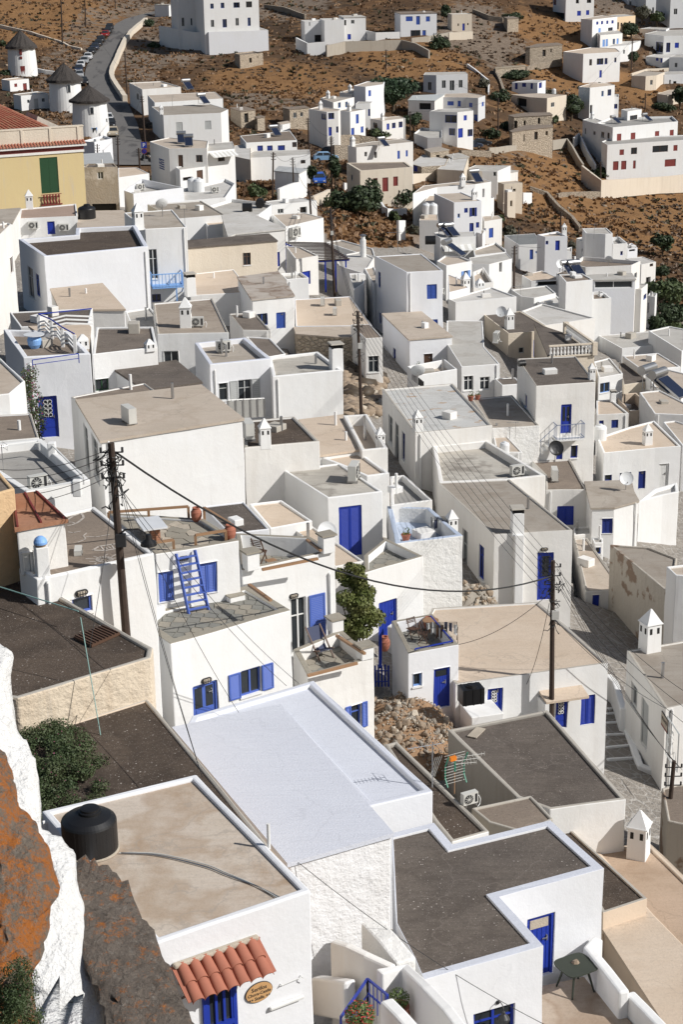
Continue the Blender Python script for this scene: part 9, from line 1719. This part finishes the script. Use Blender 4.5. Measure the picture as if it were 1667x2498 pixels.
m = MB(); r = random.Random(2); V = [(.1,-.01,0),(.05,.08,0),(-.06,.09,0),(-.11,.01,0),(-.05,-.08,0),(.05,-.08,0)]; m.add([(p.x + x,p.y + y + .08,p.z + .692) for x,y,z in V] + [(p.x + x*.6,p.y + y*.6 + .08,p.z + .75 + r.uniform(-.01,.02)) for x,y,z in V],[(5,4,3,2,1,0),(6,7,8,9,10,11)] + [(i,(i + 1) % 6,6 + (i + 1) % 6,6 + i) for i in range(6)]); o = m.build('stone','stone_tan',None,tuple(p)); tag(o,'flat brown stone lying on the dark green table','stone')
# blue capped chimney and chalk drawings on the brown roof
p = SP['bluecap'][0]; t = HB['ladderroof'][0]; m = MB(); m.box(p[0],p[1],p[2] - .02,.40,.40,.10,.4); m.box(p[0],p[1],p[2] + .08,.33,.33,.80,.4); c = m.build('chimney','plast',t,bevel=.02); m = MB(); m.lathe((p[0],p[1],p[2] + .88),[(.14,0),(.14,.05),(.17,.05),(.17,.09)],18); m.build('chimney_ring','stone_tan',c); m = MB(); m.lathe((p[0],p[1],p[2] + .95),[(.18,0),(.18,.06),(.14,.14),(.08,.19),(.02,.21)],20); m.build('chimney_cap','bright_blue_paint',c)
plain('chalk',(.50,.45,.40),.95,0,.3,8)
m = MB()
for k,l in SP.items():
 if k[0] == 'k':
  for a,b in zip(l[:-1],l[1:]):
   a,b = V3(a),V3(b); d = (b - a); d.z = 0
   if d.length < .01:continue
   d.normalize(); s_ = Vector((d.y,-d.x,0))*(.035 if k in ('k1','ka','k7','kb') else .02); a -= d*.012; b += d*.012; m.add([a - s_,a + s_,b + s_,b - s_],[(0,1,2,3)])
m.build('chalk_drawing','chalk',t)
# rusty roof seams, hatch, planks, aerial poles, hose
t = HB['rusty'][0]; h = HB['rusty'][1]; P_ = h[2]; zt = h[3] + .05
for u_ in (0.02,.5,.98):a = Vector(P_[0]).lerp(Vector(P_[1]),u_); b = Vector(P_[3]).lerp(Vector(P_[2]),u_); m = MB(); m.beam((a.x,a.y,zt + .02),(b.x,b.y,zt + .02),.05,.05); m.build('roof_seam','dark_red_paint',t)
H_ = [V3(p) for p in SP['hatch']]; t = HB['darkleft'][0]; m = MB(); m.add([*H_,*[q + Vector((0,0,.07)) for q in H_]],[(3,2,1,0),(4,5,6,7),(0,1,5,4),(1,2,6,5),(2,3,7,6),(3,0,4,7)]); hh = m.build('hatch','rust_dark' if 'rust_dark' in MATS else 'brown_wood',t)
for i in range(9):m = MB(); a,b = H_[0].lerp(H_[1],(i + .5)/9),H_[3].lerp(H_[2],(i + .5)/9); m.beam(a + Vector((0,0,.085)),b + Vector((0,0,.085)),.03); m.build('hatch_bar','brown_wood',hh)
p = V3(SP['planks'][0]); m = MB(); m.box(p.x,p.y,p.z,.35,.8,.03,-.5); o = m.build('slab','stone_pale',None,tuple(p)); tag(o,'pale stone slab lying on the dark grey roof','slab')
plain('verdigris',(.28,.46,.42),.6)
a = V3(SP['aerial'][0]); m = MB(); m.cyl(a,a + Vector((-.42,.9,2.6)),.012,n=6); o = m.build('aerial_rod','verdigris',None,tuple(a)); tag(o,'long thin green rod standing on the pebbled roof','rod')
a,b = [V3(p) for p in SP['aerial2']]; m = MB(); m.cyl(a,b,.016,n=6); o = m.build('aerial_rod','verdigris',None,tuple(a)); tag(o,'green rod lying across the dark pebbled roof','rod')
Hs = [V3(p) for p in SP['hose']]
for k,(lab,dz) in enumerate((('white water hose running from the black tank',0),('grey water hose beside the white one',.0))):
 m = MB(); Q = [q + Vector((.03*k,-.10*k*math.sin(i*.7),0)) for i,q in enumerate(Hs)]; R2 = []
 for i in range(len(Q) - 1):
  p0,p1,p2,p3 = Q[max(0,i - 1)],Q[i],Q[i + 1],Q[min(len(Q) - 1,i + 2)]
  for u_ in np.linspace(0,1,8,endpoint=False):R2.append(.5*((2*p1) + (p2 - p0)*u_ + (2*p0 - 5*p1 + 4*p2 - p3)*u_ ** 2 + (3*p1 - p0 - 3*p2 + p3)*u_ ** 3))
 for q,r in zip(R2[:-1],R2[1:]):m.cyl(q,r,.013,n=6,cap=False)
 o = m.build('water_hose','ac_metal' if k == 0 else 'steel',None,tuple(Q[0])); tag(o,lab,'hose')
# lean-to block under the square tank, ledge over right door, pilaster on long house
W,bx,u,n_ = wallframe('creamv',SP['shed'][0]); L_ = (Vector(SP['shed'][1][:2]) - Vector(SP['shed'][0][:2])).length; m = MB(); bx(m,.0,L_*.82,.0,1.3,-1.6,-.02); o = m.build('lean_to','plast',HB['creamv'][0],bevel=.03)
W,bx,u,n_ = wallframe('creamv',SP['canopy38'][0]); L_ = (Vector(SP['canopy38'][1][:2]) - Vector(SP['canopy38'][0][:2])).length; m = MB(); m.hexa(W(0,.75,-.12),W(L_,.75,-.12),W(L_,0,0),W(0,0,0),W(0,.75,-.03),W(L_,.75,-.03),W(L_,0,.12),W(0,0,.12)); m.build('door_ledge','r_cream',HB['creamv'][0]); m = MB(); bx(m,-.05,.12,0,.75,-1.9,-.12); m.build('side_fin','plast',HB['creamv'][0])
W,bx,u,n_ = wallframe('long',SP['pil'][0]); m = MB(); bx(m,-.22,.22,0,.35,-.5,HB['long'][1][3] - SP['pil'][0][2]); m.build('pilaster','plast',HB['long'][0],bevel=.03)
# shop sign and painted window
W,bx,u,n_ = wallframe('shop',SP['mural'][0]); A,B_ = SP['mural']; hz = A[2] - B_[2]; t = HB['shop'][0]; m = MB()
def mb_(a,b,w=.03):m.beam(W(a[0],.006,-a[1]),W(b[0],.006,-b[1]),w,.004)
for r in ((0,0,1.6,hz),(.06,.05,1.54,hz - .05)):mb_((r[0],r[1]),(r[2],r[1])); mb_((r[2],r[1]),(r[2],r[3])); mb_((r[2],r[3]),(r[0],r[3])); mb_((r[0],r[3]),(r[0],r[1]))
for i in range(2):
 for j in range(4):x,y = .1 + i*.16,.1 + j*(hz - .3)/4; w_,h_ = .12,(hz - .3)/4 - .06; mb_((x,y),(x + w_,y),.022); mb_((x + w_,y),(x + w_,y + h_),.022); mb_((x + w_,y + h_),(x,y + h_),.022); mb_((x,y + h_),(x,y),.022)
for cx,cy,r in ((.72,hz*.66,.2),(1.15,hz*.72,.16)):
 for k in range(12):a0,a1 = k*math.pi/6,(k + 1)*math.pi/6; mb_((cx + r*math.cos(a0),cy + r*1.1*math.sin(a0)),(cx + r*math.cos(a1),cy + r*1.1*math.sin(a1)),.022)
mb_((.5,hz*.9),(1.5,hz*.88),.022); mb_((.5,hz*.35),(1.0,hz*.35),.02); mb_((.68,hz*.45),(.8,hz*.52),.02); mb_((.9,hz*.43),(.8,hz*.52),.02); m.build('painted_window','grey_paint',t); text_mesh('100%',.2,'lettering','grey_paint',t,W,.72,-hz*.26,.006)
P_ = SP['ssign'][0]; b = None
Pn = HB['shop'][1][2]; best = None
for k in range(len(Pn)):
 a,b = Vector(Pn[k]),Vector(Pn[(k + 1) % len(Pn)]); uu = (b - a).normalized(); nn = Vector((uu.y,-uu.x))
 if nn.x < -.5:best = (a,uu,nn,(b - a).length)
if best:
 a,uu,nn,L_ = best; s0_ = (Vector(P_[:2]) - a).dot(uu)
 def WS(s,d,z):q = a + uu*(s0_ + s) + nn*d; return (q.x,q.y,P_[2] + z)
 t = thing('shop_sign','pale shop sign with dark letters and red stripe on the shaded side wall','sign',P_); m = MB(); m.hexa(WS(-.45,.03,-.3),WS(.45,.03,-.3),WS(.45,0,-.3),WS(-.45,0,-.3),WS(-.45,.03,.3),WS(.45,.03,.3),WS(.45,0,.3),WS(-.45,0,.3)); m.build('board','black_iron',t)
 m = MB(); m.hexa(WS(-.42,.036,-.27),WS(.42,.036,-.27),WS(.42,.03,-.27),WS(-.42,.03,-.27),WS(-.42,.036,.27),WS(.42,.036,.27),WS(.42,.03,.27),WS(-.42,.03,.27)); m.build('panel','stone_pale',t); m = MB(); m.hexa(WS(-.42,.042,-.27),WS(.42,.042,-.27),WS(.42,.036,-.27),WS(-.42,.036,-.27),WS(-.42,.042,-.20),WS(.42,.042,-.20),WS(.42,.036,-.20),WS(-.42,.036,-.20)); m.build('stripe','dark_red_paint',t)
 text_mesh('VILLAGE',.19,'lettering','black_iron',t,WS,0,.02,.042)
# greek flag painted on the shaded wall, striped awnings
W,bx,u,n_ = wallframe('T1',SP['flag'][0]); t = HB['T1'][0]; m = MB(); fw,fh = 2.0,1.25; plain('flag_blue',(.03,.06,.20),.8)
for k in range(5):bx(m,(0 if k > 2 else fw*.42),fw,.01,.03,-k*fh*2/9 - fh/9*1,-k*fh*2/9)
for a_,b_ in ((0,0),(1,0),(0,1),(1,1)):bx(m,a_*fw*.24,a_*fw*.24 + fw*.16,.01,.03,-b_*fh*.31 - fh*.22,-b_*fh*.31)
m.build('flag_stripe','flag_blue',t)
for hid,k_,dep,zt,n in (('T2',0,1.2,-.2,12),('W1',0,1.0,-.9,9)):
 P_ = HB[hid][1][2]; best = max(range(len(P_)),key=lambda i:(P_[(i + 1) % len(P_)][0] - P_[i][0])); a,b = Vector(P_[best]),Vector(P_[(best + 1) % len(P_)]); L_ = (b - a).length; uu = (b - a)/L_; nn = Vector((uu.y,-uu.x)); z = HB[hid][1][3] + zt; aw = None
 for i in range(n):
  s0_,s1_ = (.05 + .9*i/n)*L_,(.05 + .9*(i + 1)/n)*L_; m = MB(); q = lambda s,d,zz:(*(a + uu*s + nn*d),zz)
  m.hexa(q(s0_,dep,z - .5),q(s1_,dep,z - .5),q(s1_,0,z),q(s0_,0,z),q(s0_,dep,z - .46),q(s1_,dep,z - .46),q(s1_,0,z + .04),q(s0_,0,z + .04)); m.build('awning_stripe','white_paint' if i % 2 else 'ac_metal',HB[hid][0])
# grey picket fence on the shuttered house, blue gate and post
A,B_ = [V3(p) for p in SP['fence22']]; t = thing('picket_fence','weathered grey picket fence in front of the grey shutters','fence',A - Vector((0,0,0))); n = 16
for i in range(n):p = A.lerp(B_,i/(n - 1)); m = MB(); m.beam(p - Vector((0,0,.1)),p + Vector((0,0,.95 + .06*math.sin(i*2.3))),.13,.03); m.build('picket','ac_metal' if i % 3 else 'steel',t)
m = MB(); m.beam(A + Vector((0,0,.98)),B_ + Vector((0,0,.98)),.06); m.build('top_rail','white_paint',t)
A,B_ = [V3(p) for p in SP['blueposts']]; m = MB(); m.beam(B_ - Vector((0,0,.4)),A + Vector((0,0,-.1)),.13); o = m.build('blue_post','blue_paint',None,tuple(B_)); tag(o,'tall blue post of the porch beside the climbing fig','post')
A,B_,D_ = [V3(p) for p in SP['gate']]; t = thing('gate','small blue slatted gate below the blue post','gate',D_); hh = A.z - D_.z
for i in range(5):p = A.lerp(B_,i/4); m = MB(); m.beam(p - Vector((0,0,hh)),p + Vector((0,0,.04*(i % 2))),.07,.03); m.build('slat','blue_paint',t)
for dz in (.25,.75):m = MB(); m.beam(A - Vector((0,0,hh*dz)),B_ - Vector((0,0,hh*dz)),.06,.04); m.build('cross_rail','blue_paint',t)
# fig, bougainvillea, bushes on the left
def leafcloud(blobs,n,s,mat,parent,seed=1,name='crown',nz=.7):
 r = np.random.RandomState(seed); B = np.array(blobs,float); k = r.choice(len(B),n,p=(B[:,3] ** 2)/(B[:,3] ** 2).sum()); d = r.normal(size=(n,3)); d /= np.linalg.norm(d,axis=1)[:,None]
 P = B[k,:3] + d*(B[k,3]*r.uniform(.2,1.05,n) ** .45)[:,None]*np.array([1,1,nz]); nr = d + r.normal(size=(n,3))*.7; a = np.cross(nr,r.normal(size=(n,3))); a /= np.linalg.norm(a,axis=1)[:,None]; b = np.cross(nr/np.linalg.norm(nr,axis=1)[:,None],a); q = s*r.uniform(.5,1.3,(n,1))
 V = np.stack([P - a*q,P - b*q*.6,P + a*q,P + b*q*.6],1).reshape(-1,3); quads(name,V - np.array(parent_base(parent)),mat,parent)
b,tp = V3(SP['fig0'][0]),V3(SP['figtop'][0]); t = thing('fig_tree','leafy green climbing tree beside the blue porch post','tree',b); ax = tp - b; r = random.Random(3)
bl = [(*(b + ax*u_ + Vector((r.uniform(-.75,.75)*(1.1 - abs(u_ - .45)),r.uniform(-.3,.3),0))),.46*(1.15 - abs(u_ - .4))) for u_ in [i/22 for i in range(1,23)]]
leafcloud(bl,14000,.065,'leaf_fig',t,4); m = MB()
for k in range(4):m.cyl(b + Vector((.1*k - .2,.1,-.3)),b + ax*(.5 + .1*k) + Vector((.3*k - .5,.1,0)),.04,.015,n=6)
m.build('trunk','bark',t)
b,tp = V3(SP['boug'][0]),V3(SP['boug'][1]); t = thing('bougainvillea','purple flowering bougainvillea climbing beside the ornate blue door','climber',b); ax = tp - b
bl = [(*(b + ax*u_ + Vector((r.uniform(-.25,.35),r.uniform(-.2,.2),0))),.30 + .1*u_) for u_ in [i/18 for i in range(19)]]
leafcloud(bl,2600,.05,'leaf_mid',t,5,nz=1); leafcloud(bl,420,.045,'flower_pink',t,6,'blossom',1); m = MB(); m.cyl(b,b + ax*.9,.04,.02,n=6); m.cyl(b + Vector((.1,0,0)),b + ax*.6 + Vector((.2,0,0)),.03,.015,n=6); m.build('trunk','bark',t)
p = V3(SP['bushr'][0]); t = thing('flowering_bush','dense dark green bush with tiny pink flowers spreading over the brown roof','bush',p); bl = []
for k in range(110):
 a = r.uniform(0,6.28); q = r.random() ** .5; bl.append((p.x - .15 + math.cos(a)*q*1.15 - .5*math.sin(a)*q,p.y + .2 + math.sin(a)*q*2.3,p.z + .30*(1 - q*q) + r.uniform(-.05,.12),r.uniform(.12,.32)))
leafcloud(bl,36000,.026,'leaf_heath',t,7,nz=.8); leafcloud(bl,700,.017,'flower_pink',t,8,'blossom',.85); m = MB()
for k in range(6):a = k; m.cyl(p,p + Vector((math.cos(a)*.5,math.sin(a)*.7,.25)),.02,.01,n=5)
m.build('stems','bark',t)
p = V3(SP['cbush'][0]); t = thing('flowering_bush','spiky green bush with pink flowers in the bottom left corner','bush',p); bl = [(p.x + r.uniform(-.35,.3),p.y + r.uniform(-.3,.2),p.z + r.uniform(-.35,.45) - .15*abs(k % 3),.15) for k in range(45)]
leafcloud(bl,22000,.014,'leaf_mid',t,9,nz=1); leafcloud(bl,60,.012,'flower_pink',t,10,'blossom',1); m = MB(); m.cyl(p - Vector((0,0,.7)),p + Vector((0,0,.2)),.03,n=5); m.build('stems','bark',t)
# rubble
SM = []
for k in range(5):
 rr = random.Random(k); bm = bmesh.new(); bmesh.ops.create_icosphere(bm,subdivisions=1,radius=1)
 for v in bm.verts:v.co *= rr.uniform(.72,1.15); v.co.x *= 1.25; v.co.z *= .75
 me = bpy.data.meshes.new('stone'); bm.to_mesh(me); bm.free(); SM.append(me)
def stone_variants(mats):
 L = []
 for me in SM:
  for mt in mats:c = me.copy(); c.materials.append(MATS[mt]); L.append(c)
 return L
SV_ = stone_variants(('stone_tan','stone_gry','stone_pale','stone_tan'))
def rubble(p,rx,ry,h,nbig,lab,earth=True,seed=1,smin=.06,smax=.15):
 p = V3(p); t = thing('rubble_pile',lab,'rubble',p); rr = random.Random(seed)
 def hz(x,y):q = (x/rx) ** 2 + (y/ry) ** 2; return h*max(0,1 - q) ** .8*(1 + .5*NZ(Vector((x*1.3,y*1.3,seed))))
 n = 22; X_,Y_ = np.meshgrid(np.linspace(-rx*1.1,rx*1.1,n),np.linspace(-ry*1.1,ry*1.1,n)); V = [(p.x + x,p.y + y,p.z - .5 + hz(x,y) + .45) if (x/rx) ** 2 + (y/ry) ** 2 < 1 else (p.x + x,p.y + y,p.z - .5) for x,y in zip(X_.ravel(),Y_.ravel())]; m = MB(); m.add(V,[(i*n + j,i*n + j + 1,(i + 1)*n + j + 1,(i + 1)*n + j) for i in range(n - 1) for j in range(n - 1)]); m.build('earth_mound','earth' if earth else 'stone_gry',t,smooth=True)
 for k in range(nbig):
  a = rr.uniform(0,6.28); q = rr.random() ** .5; x,y = rx*q*math.cos(a),ry*q*math.sin(a)
  if earth and x > .2*rx and y > 0 and rr.random() < .75:continue
  s_ = rr.uniform(smin,smax)*(1 if rr.random() < .85 else 1.5); o = bpy.data.objects.new('stone',rr.choice(SV_)); C.objects.link(o); o.parent = t; o.location = (x,y,hz(x,y) + s_*.2); o.scale = (s_,)*3; o.rotation_euler = (rr.uniform(0,3),rr.uniform(0,3),rr.uniform(0,6))
rubble(SP['rub1'][0],2.1,3.3,1.2,300,'big heap of broken stones and earth between the yards',True,1)
rubble(SP['rub2'][0],1.4,1.3,1.1,170,'stone and brushwood heap against the long house',False,2,.06,.15)
m = MB(); p = V3(SP['rub2'][0]); rr = random.Random(8)
for k in range(160):a = p + Vector((rr.uniform(-1.2,.2),rr.uniform(-1.1,.4),rr.uniform(.0,.8))); m.cyl(a,a + Vector((rr.uniform(-.5,.5),rr.uniform(-.3,.3),rr.uniform(-.25,.3))),.012,n=4)
o = m.build('brushwood','bark',None,tuple(p)); o['kind'] = 'stuff'; o['label'] = 'dry brushwood on the heap beside the long house'; o['category'] = 'brushwood'
rs = np.random.RandomState(9); Q = np.array(SLOPE2); X = rs.uniform(Q[:,0].min(),Q[:,0].max(),4200); Y = rs.uniform(Q[:,1].min(),Q[:,1].max(),4200); k = inside(SLOPE2,X,Y)
stuff_blobs('loose_stones',X[k],Y[k],(.12,.5),'stone_tan',.7,12,'tumbled stones of the rubble slope behind the middle houses'); k2 = np.where(k)[0][::5]; stuff_blobs('slope_stones',X[k2] + .3,Y[k2],(.12,.45),'stone_pale',.7,13,'pale stones on the rubble slope'); k3 = np.where(k)[0][::9]; stuff_blobs('slope_weeds',X[k3],Y[k3],(.2,.7),'scrub',.8,14,'brown weeds on the rubble slope')

# alley steps and small stones on the mound
for i in range(6):
 a,b = V3(SP['steps'][2*i],.05),V3(SP['steps'][2*i + 1],.05); m = MB(); m.beam(a,b,.12,.12); o = m.build('alley_step','plast',None,tuple(a)); struct(o)
X,Y = [],[]; p0 = SP['rub1'][0]; rr = np.random.RandomState(3); a = rr.uniform(0,6.28,1600); q = rr.uniform(0,1,1600) ** .5; m = MB(); T_ = [c for c in HB]
par = [o for o in C.objects if o.name.startswith('rubble_pile')][0]
for k in range(1600):
 x,y = 2.1*q[k]*math.cos(a[k]),3.3*q[k]*math.sin(a[k]); z = 1.2*(1 - q[k] ** 2) ** .8*(1 + .5*NZ(Vector((x*1.3,y*1.3,1)))); s_ = rr.uniform(.02,.06); c = Vector((p0[0] + x,p0[1] + y,p0[2] + z + .0))
 m.add([c + Vector((s_*rr.uniform(.6,1.4)*dx,s_*rr.uniform(.6,1.4)*dy,s_*dz)) for dx,dy,dz in ((1,0,0),(0,1,0),(-1,0,0),(0,-1,0),(0,0,1))],[(0,1,4),(1,2,4),(2,3,4),(3,0,4)],mi=int(rr.randint(0,3)))
o = m.build('gravel',['stone_tan','stone_gry','stone_pale'],par); o['kind'] = 'stuff'

a,b = V3(SP['ste'][0]),V3(SP['ste'][1]); t = thing('terrace_steps','white steps with slate treads beside the ladder terrace','steps',a)
for k in range(3):c = a.lerp(b,k*.55); m = MB(); m.box(c.x,c.y,c.z,.55,.42,.2 + .2*k,.55); st_ = m.build('step','plast',t,bevel=.02); m = MB(); m.box(c.x,c.y,c.z + .2 + .2*k,.58,.45,.03,.55); m.build('slate_tread','slate_l',st_)
